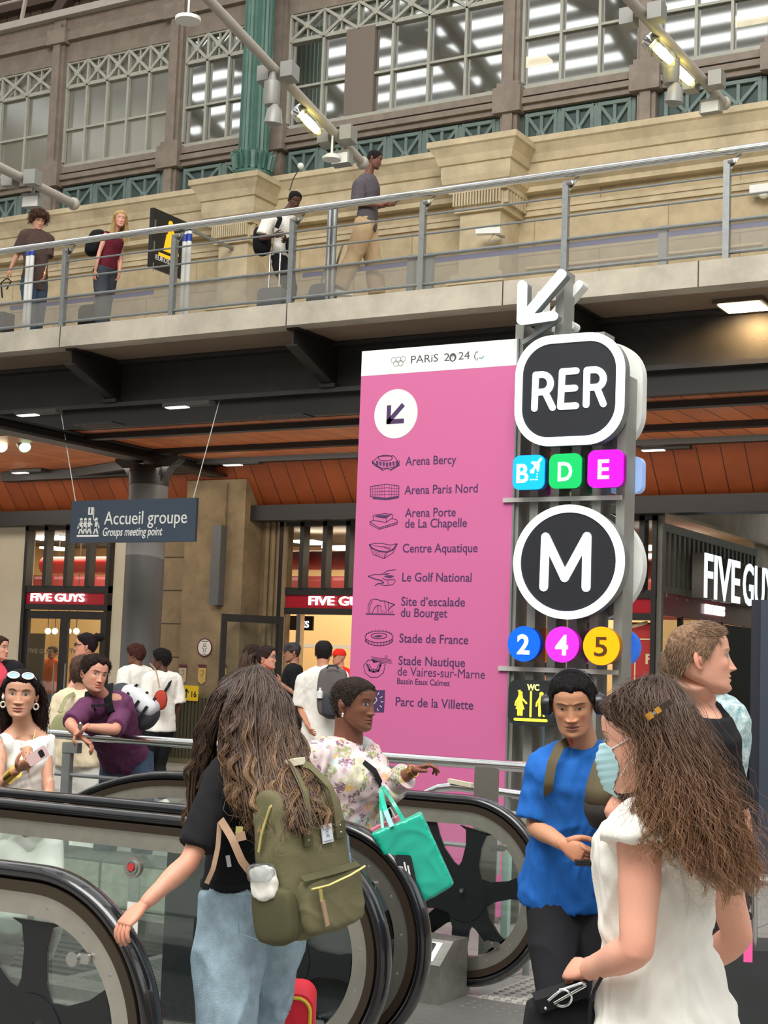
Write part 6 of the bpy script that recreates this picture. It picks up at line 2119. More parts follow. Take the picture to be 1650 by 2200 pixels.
 def shoes(self, m, name='shoe'):
  for s in (1, -1):
   L = self.legs[s]
   f = unit(V(L['f'][0], L['f'][1], 0)); r = np.cross(f, UP)
   a = V(L['a'][0], L['a'][1], self.floor if L['a'][2] < self.floor + .12 else L['a'][2] - .085)
   k = self.k
   rg = []
   for q, w, h in ((-.085, .02, .05), (-.075, .034, .09), (-.02, .04, .1), (.05, .043, .085), (.12, .047, .06), (.165, .042, .045), (.19, .02, .03)):
    c = a + f * q * k
    rg.append([c + r * w * x_ + UP * (z_ * h + .002) for x_, z_ in ((-1, .02), (-1, .4), (-.8, .85), (-.3, 1), (.3, 1), (.8, .85), (1, .4), (1, .02))])
   mb = MB(); mb.loft(rg); mb.build(name, m, self.e, 'full')
 def loc(self, x, y, z):
  return self.hd + (np.array([x * self.opts.get('hw', 1), y, z]) * self.hs) @ self.A
 def cap(self, color, thick=.012, line=None, fade=None, lump=.003, name='hair', color2=None, top=0.0, rough=1.0, zmax=.12):
  """hair as a shell over the scalp; line: list of (psi in degrees, lower edge z)"""
  line = line or [(0, .072), (35, .066), (55, .03), (75, -.012), (92, -.01), (112, -.03), (140, -.06), (180, -.07)]
  nz, npsi = {'hi': (90, 110), 'mid': (60, 72), 'lo': (34, 44)}[self.res]
  psi = np.linspace(-PI, PI, npsi, endpoint=False)
  z = np.linspace(-.11, .1149, nz)
  PS, Z = np.meshgrid(psi, z)
  X, Y = head_surf(PS, Z, self.sex)
  zl = np.interp(np.abs(np.degrees(PS)), [a for a, b in line], [b for a, b in line])
  P = np.stack([X, Y, Z], 2)
  zl = zl + wav(P.reshape(-1, 3) * [1, 1, 0], 160, 31).reshape(Z.shape) * .0035 * rough
  k = np.clip((Z - zl) / .014, 0, 1) ** .6
  k = np.where(Z > zl, k, 0)
  cen = np.array([0, -.012, .005])
  nrm = P - cen
  nrm = nrm / np.linalg.norm(nrm, axis=2, keepdims=True)
  lumpv = wav(P.reshape(-1, 3) * [1, 1, .7], 75, 13, 2).reshape(Z.shape)
  T = k * (thick + lump * lumpv + top * np.clip(Z / .1, 0, 1)) - .005 * (1 - k) - .003 * (k < .02)
  fd = np.zeros(Z.shape)
  if fade is not None:
   fd = np.clip((fade[1] - Z) / (fade[1] - fade[0]), 0, 1) * np.clip((np.abs(np.degrees(PS)) - 40) / 15, 0, 1)
   T = T - k * thick * .8 * fd
  P = P + nrm * T[..., None]
  v = self.hd + (P.reshape(-1, 3) * self.hs * np.array([self.opts.get('hw', 1), 1, 1])) @ self.A
  nr, nc = Z.shape
  f = [(i * nc + j, i * nc + (j + 1) % nc, (i + 1) * nc + (j + 1) % nc, (i + 1) * nc + j) for i in range(nr - 1) for j in range(nc)]
  f.append(tuple(range(nc))[::-1]); f.append(tuple((nr - 1) * nc + j for j in range(nc)))
  c = np.ones((len(v), 3)) * np.array(color)
  st = (wav(np.stack([X.ravel() * 4, Y.ravel(), Z.ravel() * .3], 1), 180, 19, .2) * .25 + 1)[:, None]
  c = c * st
  if fade is not None:
   fd = fd.reshape(-1, 1) * .6; c = c * (1 - fd) + np.array(fade[2]) * fd
  if color2 is not None:
   kk = np.clip(np.abs(wav(np.stack([X.ravel() * 3, Y.ravel() * 2, Z.ravel() * .4], 1), 120, 23)), 0, 1)[:, None]
   c = c * (1 - kk) + np.array(color2) * kk
  return mesh_child(name, v, f, HAIRC, self.e, c, check=False)
 def fuzz(self, n, length, color, color2, line=None, dirf=None, rad=.0006, off=.006, seed=1, name='hair_strands', curl=0.0, zmin=None):
  """short strands growing out of the cap"""
  line = line or [(0, .072), (35, .066), (55, .03), (75, -.012), (92, -.01), (112, -.03), (140, -.06), (180, -.07)]
  r = np.random.RandomState(seed)
  psi = r.uniform(-PI, PI, n * 3)
  z = r.uniform(-.07, .114, n * 3)
  zl = np.interp(np.abs(np.degrees(psi)), [a for a, b in line], [b for a, b in line])
  ok = z > zl + .004
  psi, z = psi[ok][:n], z[ok][:n]
  x, y = head_surf(psi, z, self.sex)
  P = np.stack([x, y, z], 1)
  nr = P - np.array([0, -.012, .005]); nr /= np.linalg.norm(nr, axis=1, keepdims=True)
  D = dirf(P, nr) if dirf else nr * .5 + np.array([0, -.3, -.6])
  D = D / np.linalg.norm(D, axis=1, keepdims=True)
  K = 6
  t = np.linspace(0, 1, K)[None, :, None]
  Ln = (length * r.uniform(.6, 1.2, len(P)))[:, None, None]
  path = (P + nr * off)[:, None, :] + D[:, None, :] * t * Ln + nr[:, None, :] * (t * (1 - t)) * Ln * .5 + np.array([0, 0, -1]) * t ** 2 * Ln * .25
  path = path + r.randn(len(P), 1, 3) * .1 * Ln * t
  if curl:
   ph = r.uniform(0, 6.28, (len(P), 1, 1))
   path = path + curl * Ln * t * np.concatenate([np.sin(t * 9 + ph), np.cos(t * 9 + ph), np.sin(t * 7 + ph * 2)], 2)
  W = self.hd + (path.reshape(-1, 3) * self.hs * np.array([self.opts.get('hw', 1), 1, 1])) @ self.A
  W = W.reshape(path.shape)
  q = r.rand(len(P), 1, 1) ** 1.5
  col = np.asarray(color) * (1 - q) + np.asarray(color2) * q
  col = np.repeat(col, K, 1)
  return strand_mesh(name, W, rad * self.hs, col, self.e)
def strand_mesh(name, W, rad, col, parent, taper=True, m=None, label=None):
 """W: (S,K,3) world paths -> one mesh of three-sided tubes"""
 S, K, _ = W.shape
 T = np.gradient(W, axis=1)
 T /= np.linalg.norm(T, axis=2, keepdims=True) + 1e-9
 ref = np.array([.31, .22, .92])
 A = np.cross(T, ref); A /= np.linalg.norm(A, axis=2, keepdims=True) + 1e-9
 B = np.cross(T, A)
 tp = (np.interp(np.linspace(0, 1, K), [0, .15, .7, 1], [.8, 1, .9, .25]) if taper else np.ones(K))[None, :, None]
 rr = np.asarray(rad)
 if rr.ndim == 1: rr = rr[:, None, None]
 V_ = np.stack([W + (A * math.cos(a) + B * math.sin(a)) * rr * tp for a in (0, 2.094, 4.189)], 2)   # S,K,3,3
 v = V_.reshape(-1, 3)
 idx = np.arange(S * K * 3).reshape(S, K, 3)
 fs = []
 for j in range(3):
  j2 = (j + 1) % 3
  fs.append(np.stack([idx[:, :-1, j], idx[:, :-1, j2], idx[:, 1:, j2], idx[:, 1:, j]], -1).reshape(-1, 4))
 f = np.vstack(fs)
 me = bpy.data.meshes.new(name)
 v = v - np.array(parent_loc(parent))[None]
 nf = len(f)
 me.vertices.add(len(v)); me.vertices.foreach_set('co', v.astype(np.float32).ravel())
 me.loops.add(nf * 4); me.loops.foreach_set('vertex_index', f.astype(np.int32).ravel())
 me.polygons.add(nf); me.polygons.foreach_set('loop_start', (np.arange(nf) * 4).astype(np.int32))
 me.polygons.foreach_set('use_smooth', np.ones(nf, bool))
 me.update(calc_edges=True)
 me.materials.append(m or HAIRM)
 c = np.ones((S * K * 3, 4), np.float32); c[:, :3] = np.repeat(col.reshape(-1, 3), 3, 0)
 a = me.color_attributes.new('Col', 'FLOAT_COLOR', 'POINT'); a.data.foreach_set('color', c.ravel())
 o = bpy.data.objects.new(name, me); COL.objects.link(o); o.parent = parent
 if label: o['label'] = label
 return o
def guided(guides, n, K=30, jitter=.02, wave=.012, freq=16, seed=0, clump=0, layer=None, end=(.8, 1.0), wamp0=.1, locks=0, lockr=.004):
 """strand paths between guide polylines (equal length, world points); locks = number of curls sharing one wave"""
 r = np.random.RandomState(seed)
 G = np.array([[np.asarray(p, float) for p in g] for g in guides])
 g, M, _ = G.shape
 if locks:
  lid = r.randint(0, locks, n)
  u = np.clip(r.uniform(0, g - 1.001, locks)[lid] + r.randn(n) * .03, 0, g - 1.001)
  J = r.randn(locks, 1, 3)[lid] * jitter
  ph = r.uniform(0, 6.28, (locks, 1, 1))[lid] + r.randn(n, 1, 1) * .12
  fq = freq * r.uniform(.8, 1.2, (locks, 1, 1))[lid]
  am = wave * r.uniform(.5, 1.4, (locks, 1, 1))[lid]
  s1 = (r.uniform(end[0], end[1], locks))[lid] + r.randn(n) * .02
  sm = r.randn(n, 1, 3) * lockr
 else:
  u = r.uniform(0, g - 1.001, n)
  J = r.randn(n, 1, 3) * jitter
  ph = np.round(u * 5)[:, None, None] * 2.4 + r.randn(n, 1, 1) * .5
  fq = freq * r.uniform(.85, 1.15, (n, 1, 1))
  am = wave * r.uniform(.5, 1.3, (n, 1, 1))
  s1 = r.uniform(end[0], end[1], n)
  sm = np.zeros((n, 1, 3))
 i = u.astype(int); fr_ = (u - i)[:, None, None]
 base = G[i] * (1 - fr_) + G[i + 1] * fr_
 TT_ = s1[:, None] * np.linspace(0, 1, K)[None]
 q = TT_ * (M - 1)
 j = np.clip(q.astype(int), 0, M - 2); f2 = (q - j)[..., None]
 p0 = np.take_along_axis(base, np.clip(j - 1, 0, M - 1)[..., None], 1); p1 = np.take_along_axis(base, j[..., None], 1)
 p2 = np.take_along_axis(base, (j + 1)[..., None], 1); p3 = np.take_along_axis(base, np.clip(j + 2, 0, M - 1)[..., None], 1)
 W = .5 * (2 * p1 + (-p0 + p2) * f2 + (2 * p0 - 5 * p1 + 4 * p2 - p3) * f2 ** 2 + (-p0 + 3 * p1 - 3 * p2 + p3) * f2 ** 3)
 gr = TT_[..., None]
 W = W + J * (.35 + .9 * gr) + sm * (1.2 - .7 * gr)
 am = am * (wamp0 + (1 - wamp0) * np.clip(gr * 1.3, 0, 1))
 W = W + am * np.concatenate([np.sin(gr * fq + ph), np.cos(gr * fq * .93 + ph * 1.3), .5 * np.sin(gr * fq * 1.2 + ph)], 2)
 return W, TT_
def ramp(t, stops):
 xs = [s[0] for s in stops]
 return np.stack([np.interp(t, xs, [s[1][k] for s in stops]) for k in range(3)], -1)
# ------------------------------------------------------------------ fabrics
T_black = cloth('black_cotton', C(30, 30, 33), .95, .1)
T_white = cloth('white_cotton', C(242, 240, 232), .85, .05)
T_cream = cloth('cream_knit', C(226, 210, 180), .9, .06, bs=160)
T_blue = cloth('royal_blue_cotton', C(36, 104, 190), .85, .1)
T_purple = cloth('plum_cotton', C(104, 58, 92), .88, .12)
T_denim = cloth('light_denim', C(160, 184, 200), .85, .3, 18, .3, 300)
T_denimd = cloth('dark_denim', C(66, 84, 106), .85, .2, 10, .2, 300)
T_grey = cloth('charcoal_cotton', C(92, 86, 92), .9, .15)
T_brown = cloth('brown_cotton', C(84, 68, 62), .9, .1)
T_maroon = cloth('maroon_cotton', C(104, 32, 48), .85, .1)
T_khaki = cloth('khaki_cotton', C(196, 168, 132), .85, .12)
T_red = cloth('red_cotton', C(232, 44, 34), .8, .08)
T_pants = cloth('black_trouser', C(38, 38, 42), .9, .12)
T_shorts = cloth('dark_brown_shorts', C(66, 54, 58), .9, .1)
T_olive = cloth('olive_canvas', C(110, 106, 78), .8, .14, 7, .25, 400)
T_olived = cloth('olive_canvas_dark', C(84, 82, 58), .8, .14, 7, .2, 400)
T_palegrey = cloth('pale_grey_fabric', C(206, 210, 212), .8, .06)
T_dgrey = cloth('dark_grey_fabric', C(64, 66, 72), .85, .1)
T_tan = mat('tan_leather', C(160, 130, 106), .6)
M_brass = mat('brass', C(226, 212, 140), .3, metal=.8)
M_gold = mat('gold', C(214, 178, 90), .25, metal=1.0)
M_blackp = mat('black_plastic', C(32, 33, 37), .3)
def floral():
 m = mat('floral_cotton', C(226, 210, 206), .8, bump=.1, bscale=240)
 n, l = m.node_tree.nodes, m.node_tree.links
 b = n['Principled BSDF']
 tc_ = n.new('ShaderNodeTexCoord')
 prev = None
 cols = [(10, .42, C(196, 204, 150), 5), (9, .4, C(178, 204, 204), 17), (12, .34, C(214, 168, 190), 31), (10, .34, C(146, 158, 96), 3), (13, .31, C(116, 62, 100), 7), (11, .27, C(222, 164, 66), 11), (17, .27, C(120, 108, 104), 23)]
 last = None
 for sc, th, colr, off in cols:
  mp = n.new('ShaderNodeMapping'); mp.inputs['Location'].default_value = (off, off * .7, off * 1.3)
  l.new(tc_.outputs['Object'], mp.inputs[0])
  nz = n.new('ShaderNodeTexNoise'); nz.inputs['Scale'].default_value = 28; l.new(mp.outputs[0], nz.inputs['Vector'])
  mxv = n.new('ShaderNodeMix'); mxv.data_type = 'VECTOR'; mxv.inputs[0].default_value = .05
  l.new(mp.outputs[0], mxv.inputs[4]); l.new(nz.outputs['Color'], mxv.inputs[5])
  vo = n.new('ShaderNodeTexVoronoi'); vo.inputs['Scale'].default_value = sc; l.new(mxv.outputs[1], vo.inputs['Vector'])
  lt = n.new('ShaderNodeMath'); lt.operation = 'LESS_THAN'; lt.inputs[1].default_value = th * .95; l.new(vo.outputs['Distance'], lt.inputs[0])
  # break the blobs into petals
  n2 = n.new('ShaderNodeTexNoise'); n2.inputs['Scale'].default_value = 75; l.new(mp.outputs[0], n2.inputs['Vector'])
  g2_ = n.new('ShaderNodeMath'); g2_.operation = 'GREATER_THAN'; g2_.inputs[1].default_value = .47; l.new(n2.outputs['Fac'], g2_.inputs[0])
  mu = n.new('ShaderNodeMath'); mu.operation = 'MULTIPLY'; l.new(lt.outputs[0], mu.inputs[0]); l.new(g2_.outputs[0], mu.inputs[1])
  sc2 = n.new('ShaderNodeMath'); sc2.operation = 'MULTIPLY'; sc2.inputs[1].default_value = .8; l.new(mu.outputs[0], sc2.inputs[0])
  mx = n.new('ShaderNodeMix'); mx.data_type = 'RGBA'
  l.new(sc2.outputs[0], mx.inputs[0])
  if last is None: mx.inputs[6].default_value = (*C(222, 202, 202), 1)
  else: l.new(last, mx.inputs[6])
  mx.inputs[7].default_value = (*colr, 1)
  last = mx.outputs[2]
 l.new(last, b.inputs['Base Color'])
 return m
T_floral = floral()
T_leafy = mat('leaf_print', C(206, 216, 214), .85, noise=.2, nscale=36, dark=(.2, .42, .5))
L1, L2, L3 = C(218, 162, 138), C(208, 152, 128), C(224, 166, 143)
D1, D2, D3 = C(124, 80, 62), C(92, 60, 50), C(120, 80, 64)
def strap(pts, w, th, m, parent, name='strap', nrm=None):
 mb = MB()
 pts = [np.asarray(p, float) for p in pts]
 P, _ = smooth_path(pts, [1] * len(pts), 5)
 rings = []
 for i, p in enumerate(P):
  d = unit(P[min(i + 1, len(P) - 1)] - P[max(i - 1, 0)])
  n_ = -FWD if nrm is None else np.asarray(nrm, float)
  s = unit(np.cross(d, n_)); u = np.cross(s, d)
  rings.append([p + s * w / 2 + u * th / 2, p - s * w / 2 + u * th / 2, p - s * w / 2 - u * th / 2, p + s * w / 2 - u * th / 2])
 mb.loft(rings)
 return mb.build(name, m, parent, True)
def softbox(mb, c, ax, ay, az, hx, hy, hz, r=.35, n=8, bulge=.0):
 """rounded block: ax width, ay depth, az height"""
 rings = []
 for q in np.linspace(-1, 1, 11):
  k = (1 - abs(q) ** (1 / r)) ** r if abs(q) < 1 else 0.0
  k = max(k, .05)
  k = .25 + .75 * k if abs(q) < .999 else .25
  rings.append([c + az * hz * q + ax * hx * k * math.copysign(abs(math.cos(a)) ** .45, math.cos(a)) * (1 + bulge * (1 - q * q)) + ay * hy * k * math.copysign(abs(math.sin(a)) ** .45, math.sin(a)) for a in [2 * PI * i / 24 for i in range(24)]])
 mb.loft(rings)
 return mb
# ================================================================== girl with the green backpack
ADJ = C  # colour shorthand
g1 = Person('girl seen from behind with long wavy brown hair, black tee and light blue jeans',
   at(532, 1522, 4.78), face=(-150, 8, 6), chest=-132, hip=-145, H=1.66, sex='f', tone=L2, res='mid',
   neck=at(538, 1622, 4.74), pelvis=at(545, 1935, 4.72),
   armL=dict(sh=at(488, 1668, 4.62), elbow=at(408, 1850, 4.5), wrist=at(305, 1947, 4.38), dir=at(262, 1990, 4.33) - at(305, 1947, 4.38), palm=(0, 0, -1), curl=28),
   armR=dict(wrist=at(560, 1850, 4.9)), legR=dict(fw=.22, la=.03), legL=dict(fw=-.12, la=.03))
g1.body()
g1.shirt(T_black, .42, t0=.1, ease=.016, slr=.012, voxel=.010)
g1.trousers(T_denim, ease=.02, flare=.05, top=.14, wr=2.6, voxel=.010, label='light blue jeans')
# jeans pocket and belt loops
def onbody(x, y, d): return at(x, y, d)
pk = MB()
PK = [at(x, y, 4.535) for x, y in ((507, 1922), (566, 1920), (583, 1990), (558, 2021), (514, 2006), (507, 1922))]
pk.tube(PK, .0022, 5)
pk.build('pocket_seam', mat('denim_seam', C(134, 158, 176), .8), g1.e, True)
mb = MB(); mb.bar(at(489, 1838, 4.54), at(493, 1862, 4.54), .012, .006, -FWD); mb.build('belt_loop', T_palegrey, g1.e)
mb = MB(); mb.loft([[p for p in g1.tring(t, .02)] for t in (.13, .17)]); mb.build('belt', T_black, g1.e, True)
hairline = [(0, .07), (50, .03), (80, -.02), (110, -.05), (180, -.07)]
g1.cap(ADJ(60, 46, 40), .008, hairline, lump=.002, top=.006)
gA = [
 [at(540, 1446, 4.74), at(478, 1478, 4.72), at(440, 1545, 4.76), at(420, 1630, 4.82), at(412, 1710, 4.86), at(420, 1800, 4.86), at(428, 1850, 4.86)],
 [at(540, 1444, 4.73), at(490, 1482, 4.67), at(460, 1545, 4.68), at(447, 1610, 4.76), at(440, 1680, 4.86), at(445, 1760, 4.88), at(450, 1820, 4.88)]]
gB = [
 [at(541, 1442, 4.72), at(505, 1478, 4.63), at(484, 1540, 4.59), at(482, 1600, 4.57), at(492, 1650, 4.54), at(500, 1700, 4.5), at(512, 1735, 4.5)],
 [at(545, 1441, 4.71), at(528, 1478, 4.60), at(515, 1540, 4.55), at(515, 1610, 4.52), at(525, 1680, 4.48), at(538, 1740, 4.45), at(552, 1800, 4.44)],
 [at(550, 1440, 4.71), at(550, 1480, 4.59), at(552, 1545, 4.54), at(560, 1620, 4.50), at(572, 1690, 4.43), at(590, 1745, 4.37), at(605, 1800, 4.33)],
 [at(556, 1442, 4.71), at(578, 1482, 4.60), at(592, 1550, 4.55), at(606, 1620, 4.50), at(622, 1680, 4.41), at(640, 1735, 4.35), at(655, 1785, 4.31)],
 [at(562, 1446, 4.73), at(602, 1490, 4.66), at(626, 1560, 4.62), at(650, 1628, 4.57), at(675, 1690, 4.50), at(693, 1740, 4.46), at(704, 1780, 4.44)]]
hc0 = [(0, C(78, 64, 58)), (.3, C(92, 74, 64)), (.6, C(120, 92, 70)), (1, C(158, 124, 90))]
r_ = np.random.RandomState(4)
for gi, (GD, nm, nl, nn_) in enumerate(((gA, 300, 16, 420), (gB, 1100, 110, 3000))):
 W, T_ = guided(GD, nm, 34, .010, .004, 12, 3, end=(.8, .98))
 strand_mesh('hair_mass', W, .0055, ramp(T_, [(0, C(66, 52, 46)), (.5, C(72, 56, 48)), (1, C(96, 72, 54))]), g1.e)
 W, T_ = guided(GD, nn_, 50, .013, .0125, 32, 5 + gi, end=(.7, .97), locks=nl, lockr=.0045, wamp0=.15)
 cc = ramp(T_, hc0)
 gold = (r_.rand(len(W), 1, 1) < .16) * np.clip(T_[..., None] * 1.7 - .4, 0, 1) * .75
 cc = cc * (1 - gold) + np.array(C(206, 168, 120)) * gold
 strand_mesh('hair_strands', W, .0015, cc * r_.uniform(.7, 1.25, (len(W), 1, 1)), g1.e)
W, T_ = guided(gB, 140, 40, .03, .02, 30, 9, end=(.7, 1.12))
strand_mesh('flyaway_hair', W, .0005, ramp(T_, hc0) * 1.1, g1.e)
# --- the olive backpack
bp = thing('backpack', 'olive green backpack with wide top opening, brass zips and tan tags on the girl\'s back', 'backpack', at(640, 1980, 4.5))
f_ = face_dir(52)                       # the way its back panel faces
r0 = unit(np.cross(f_, UP)) * -1        # picture right along the panel
tilt = math.radians(9)
upb = unit(UP * math.cos(tilt) + (-RGT) * math.sin(tilt))
f_ = unit(f_ - upb * np.dot(f_, upb)); axb = unit(np.cross(upb, f_))
if np.dot(axb, RGT) < 0: axb = -axb
cb = at(652, 1848, 4.45)
mb = MB()
prof = [(-.215, .5, .45), (-.205, .8, .8), (-.17, .95, .98), (-.05, 1.0, 1.0), (.08, .98, .96), (.16, .95, .86), (.2, .92, .62), (.214, .88, .35), (.218, .8, .15)]
hw, hd2 = .145, .088
rings = []
for z, kw, kd in prof:
 rings.append([cb + upb * z + axb * hw * kw * math.copysign(abs(math.cos(a)) ** .5, math.cos(a)) + f_ * (hd2 * kd * math.copysign(abs(math.sin(a)) ** .5, math.sin(a)) - hd2 * (1 - kd) * .2) for a in [2 * PI * i / 32 for i in range(32)]])
mb.loft(rings)
v, no, ff = bake(mb, .008, 3)
w1 = wav(v, 30, 3, 2); v = v + no * (((1 - np.abs(w1)) ** 2 - .4) * .004)[:, None]
mesh_child('main_body', v, ff, T_olive, bp, check=False)
def bpp(x, z, y=.0):
 """point on the panel: x right, z up (m from centre), y out of the panel"""
 return cb + axb * x + upb * z + f_ * (hd2 + y)
mb = MB(); softbox(mb, bpp(0.005, -.115, -.005), axb, f_, upb, .128, .032, .088, .22)
v, no, ff = bake(mb, .006, 3); w1 = wav(v, 34, 5, 2); v = v + no * (((1 - np.abs(w1)) ** 2 - .4) * .003)[:, None]
fp = mesh_child('front_pocket', v, ff, T_olive, bp, check=False)
mb = MB(); mb.tube([bpp(-.118, -.062, .036), bpp(-.05, -.064, .039), bpp(.05, -.054, .039), bpp(.128, -.042, .032)], .0035, 8); mb.build('zip', M_brass, fp, True)
mb = MB(); mb.obox(bpp(-.088, -.085, .042), axb * .005, f_ * .002, upb * .018); mb.build('zip_slider', M_brass, fp)
mb = MB(); mb.obox(bpp(-.082, -.135, .044), unit(axb + upb * .12) * .007, f_ * .002, unit(upb - axb * .12) * .036); mb.build('pull_tab', T_tan, fp)
mb = MB(); mb.loft([[bpp(-.125 + .25 * q, -.04, .02 + .012 * math.sin(PI * q)), bpp(-.125 + .25 * q, -.025, .004), bpp(-.125 + .25 * q, -.05, .02)] for q in np.linspace(0, 1, 8)]); mb.build('pocket_flap', T_olived, fp, True)
mb = MB(); P = [bpp(-.142, .165, -.03), bpp(-.135, .205, -.06), bpp(-.06, .216, -.07), bpp(.06, .216, -.07), bpp(.13, .205, -.05), bpp(.14, .17, -.02)]
mb.tube([cb + axb * -.15 + upb * .05 - f_ * .03, cb - axb * .152 + upb * .1 - f_ * .01, cb - axb * .138 + upb * .17 + f_ * .02, cb - axb * .1 + upb * .2 + f_ * .035, cb + upb * .207 + f_ * .038, cb + axb * .1 + upb * .203 + f_ * .035, cb + axb * .138 + upb * .17 + f_ * .03], .0045, 8)
mb.build('top_zip', M_brass, bp, True)
for s in (-1, 1):
 pts = [bpp(s * .062, .085, .004), bpp(s * .062, .14, .006), bpp(s * .055, .2, -.004), bpp(s * .035, .262, -.05), bpp(s * .01, .285, -.085)]
 strap(pts, .022, .006, T_olive, bp, 'carry_handle', f_)
 mb = MB(); mb.obox(bpp(s * .062 + (.01 if s > 0 else -.01), .075, .003), axb * (.022 if s > 0 else .017), f_ * .003, upb * .024); t_ = mb.build('handle_tab', T_olived, bp)
 for z in (.066, .086):
  mb = MB(); mb.lathe(bpp(s * .062 + s * .01, z, .005), [(.0045, 0), (.003, .003)], 10, f_); mb.build('rivet', M_steel, t_, True)
mb = MB(); mb.obox(bpp(.0, .283, -.075), axb * .03, f_ * .012, upb * .01); mb.build('handle_snap', mat('pale_tab', C(222, 214, 190), .6), bp)
mb = MB(); mb.obox(bpp(.012, .072, .003), axb * .023, f_ * .0015, upb * .026); lb = mb.build('brand_label', mat('label_white', C(214, 222, 232), .6), bp, label='small white label')
mb = MB()
for x0_, x1_, z in ((-.012, .01, .085), (-.006, .004, .078), (-.006, .006, .066), (-.018, .018, .052)): mb.bar(bpp(.012 + x0_, z, .005), bpp(.012 + x1_, z, .005), .001, .003, f_)
mb.build('label_print', mat('label_ink', C(90, 100, 130), .7), lb)
sd = -axb
mb = MB(); cpk = cb - axb * .142 - upb * .13 + f_ * .0
softbox(mb, cpk, f_, axb, upb, .075, .03, .085, .3); v, no, ff = bake(mb, .006, 3)
mesh_child('side_pocket', v, ff, T_olived, bp, check=False)
pc = cb - axb * .165 - upb * .035 - f_ * .01
q_ = thing('tissue_pack', 'clear plastic pouch of white tissues in the side pocket of the green backpack', 'tissues', pc)
mb = MB(); softbox(mb, pc, f_, axb, upb, .045, .018, .05, .3); v, no, ff = bake(mb, .005, 1); w1 = wav(v, 90, 5, 1); v = v + no * (w1 * .0015)[:, None]
mesh_child('tissues', v, ff, T_white, q_, check=False)
mb = MB(); softbox(mb, pc + upb * .03 - axb * .008, f_, axb, upb, .046, .02, .03, .3); v, no, ff = bake(mb, .006, 2)
mesh_child('wrapper', v, ff, glass('clear_wrap', (.75, .78, .8), .12), q_, check=False)
bc = cb + axb * .155 + upb * .02 + f_ * .01
q_ = thing('water_bottle', 'clear water bottle with light blue cap in the far pocket of the green backpack', 'bottle', bc)
mb = MB(); mb.lathe(bc - upb * .08, [(.03, 0), (.031, .01), (.031, .05), (.028, .055), (.031, .06), (.031, .1), (.018, .125), (.014, .135)], 18, upb); mb.build('bottle_body', mat('bottle_plastic', C(150, 180, 214), .1, alpha=.55), q_, True)
mb = MB(); mb.lathe(bc + upb * .052, [(.02, 0), (.02, .026), (.017, .028)], 18, upb); mb.build('bottle_cap', mat('cap_blue', C(110, 170, 230), .4), q_, True)
strap([at(475, 1762, 4.5), at(498, 1800, 4.42), at(520, 1850, 4.4), at(545, 1882, 4.4)], .022, .005, T_tan, bp, 'lower_strap')
strap([at(472, 1768, 4.5), at(468, 1820, 4.48), at(458, 1866, 4.46), at(444, 1898, 4.46)], .014, .004, T_tan, bp, 'strap_end')
mb = MB(); mb.obox(at(514, 1788, 4.36), RGT * .01, FWD * .004, UP * .016); mb.build('zip_buckle', M_brass, bp)
mb = MB(); mb.obox(at(518, 1797, 4.355), unit(RGT + UP * .3) * .013, FWD * .003, unit(UP - RGT * .3) * .012); mb.build('leather_tab', T_tan, bp)
# ================================================================== woman in the floral blouse
w2 = Person('woman with cropped black hair and floral blouse stepping towards the escalator', at(762, 1513, 6.8), face=(62, 4, 0), chest=48, hip=60, H=1.66, sex='f',
   tone=D1, res='hi', neck=at(748, 1600, 6.83), pelvis=at(728, 1850, 6.85), build=1.22,
   opts=dict(nosew=1.4, nose=.85, lip=1.5, brow=.8, browc=C(36, 24, 20), lipc=C(128, 72, 66), iris=(.02, .012, .01), gaze=.6, neckr=1.35, hw=1.07),
   armL=dict(sh=at(786, 1622, 6.95), elbow=at(800, 1712, 6.85), wrist=at(890, 1655, 6.7), dir=at(940, 1636, 6.66) - at(890, 1655, 6.7), palm=(0, 0, -1), curl=[20, 26, 38, 50]),
   armR=dict(sh=at(672, 1628, 6.68), elbow=at(655, 1750, 6.62), wrist=at(720, 1850, 6.5)))
w2.body()
w2.cap(C(44, 34, 30), .007, [(0, .068), (40, .062), (62, .035), (78, -.01), (100, -.02), (120, -.045), (180, -.075)], lump=.0015)
w2.fuzz(1500, .012, C(40, 32, 28), C(90, 76, 68), [(0, .068), (40, .062), (62, .035), (78, -.01), (100, -.02), (120, -.045), (180, -.075)], rad=.0008, off=.004, curl=.3)
w2.shirt(T_floral, .78, t0=-.12, ease=.022, slr=.02, name='blouse', wr=1.4, slev={1: .8, -1: .8})
# collar and placket
mb = MB()
for s in (-1, 1):
 c, r, f = w2.tor(1.0)
 a_, b_ = c + r * s * .058 + UP * .03 - f * .02, c + f * .085 + r * s * .018 + UP * -.005
 mb.prism([a_, a_ + r * s * .02 - UP * .045 + f * .02, c + f * .105 + r * s * .055 - UP * .075, b_ + f * .012 - UP * .015, b_], unit(r * s + f) * .004)
mb.build('collar', T_floral, w2.e)
mb = MB(); c, r, f = w2.tor(1.0); c1, r1, f1 = w2.tor(.78)
mb.prism([c + f * .085 - r * .03, c + f * .085 + r * .03, c1 + f1 * (.15 * w2.k + .045) + r1 * .003], f * .006)
mb.build('neckline_skin', SKIN, w2.e) if False else None
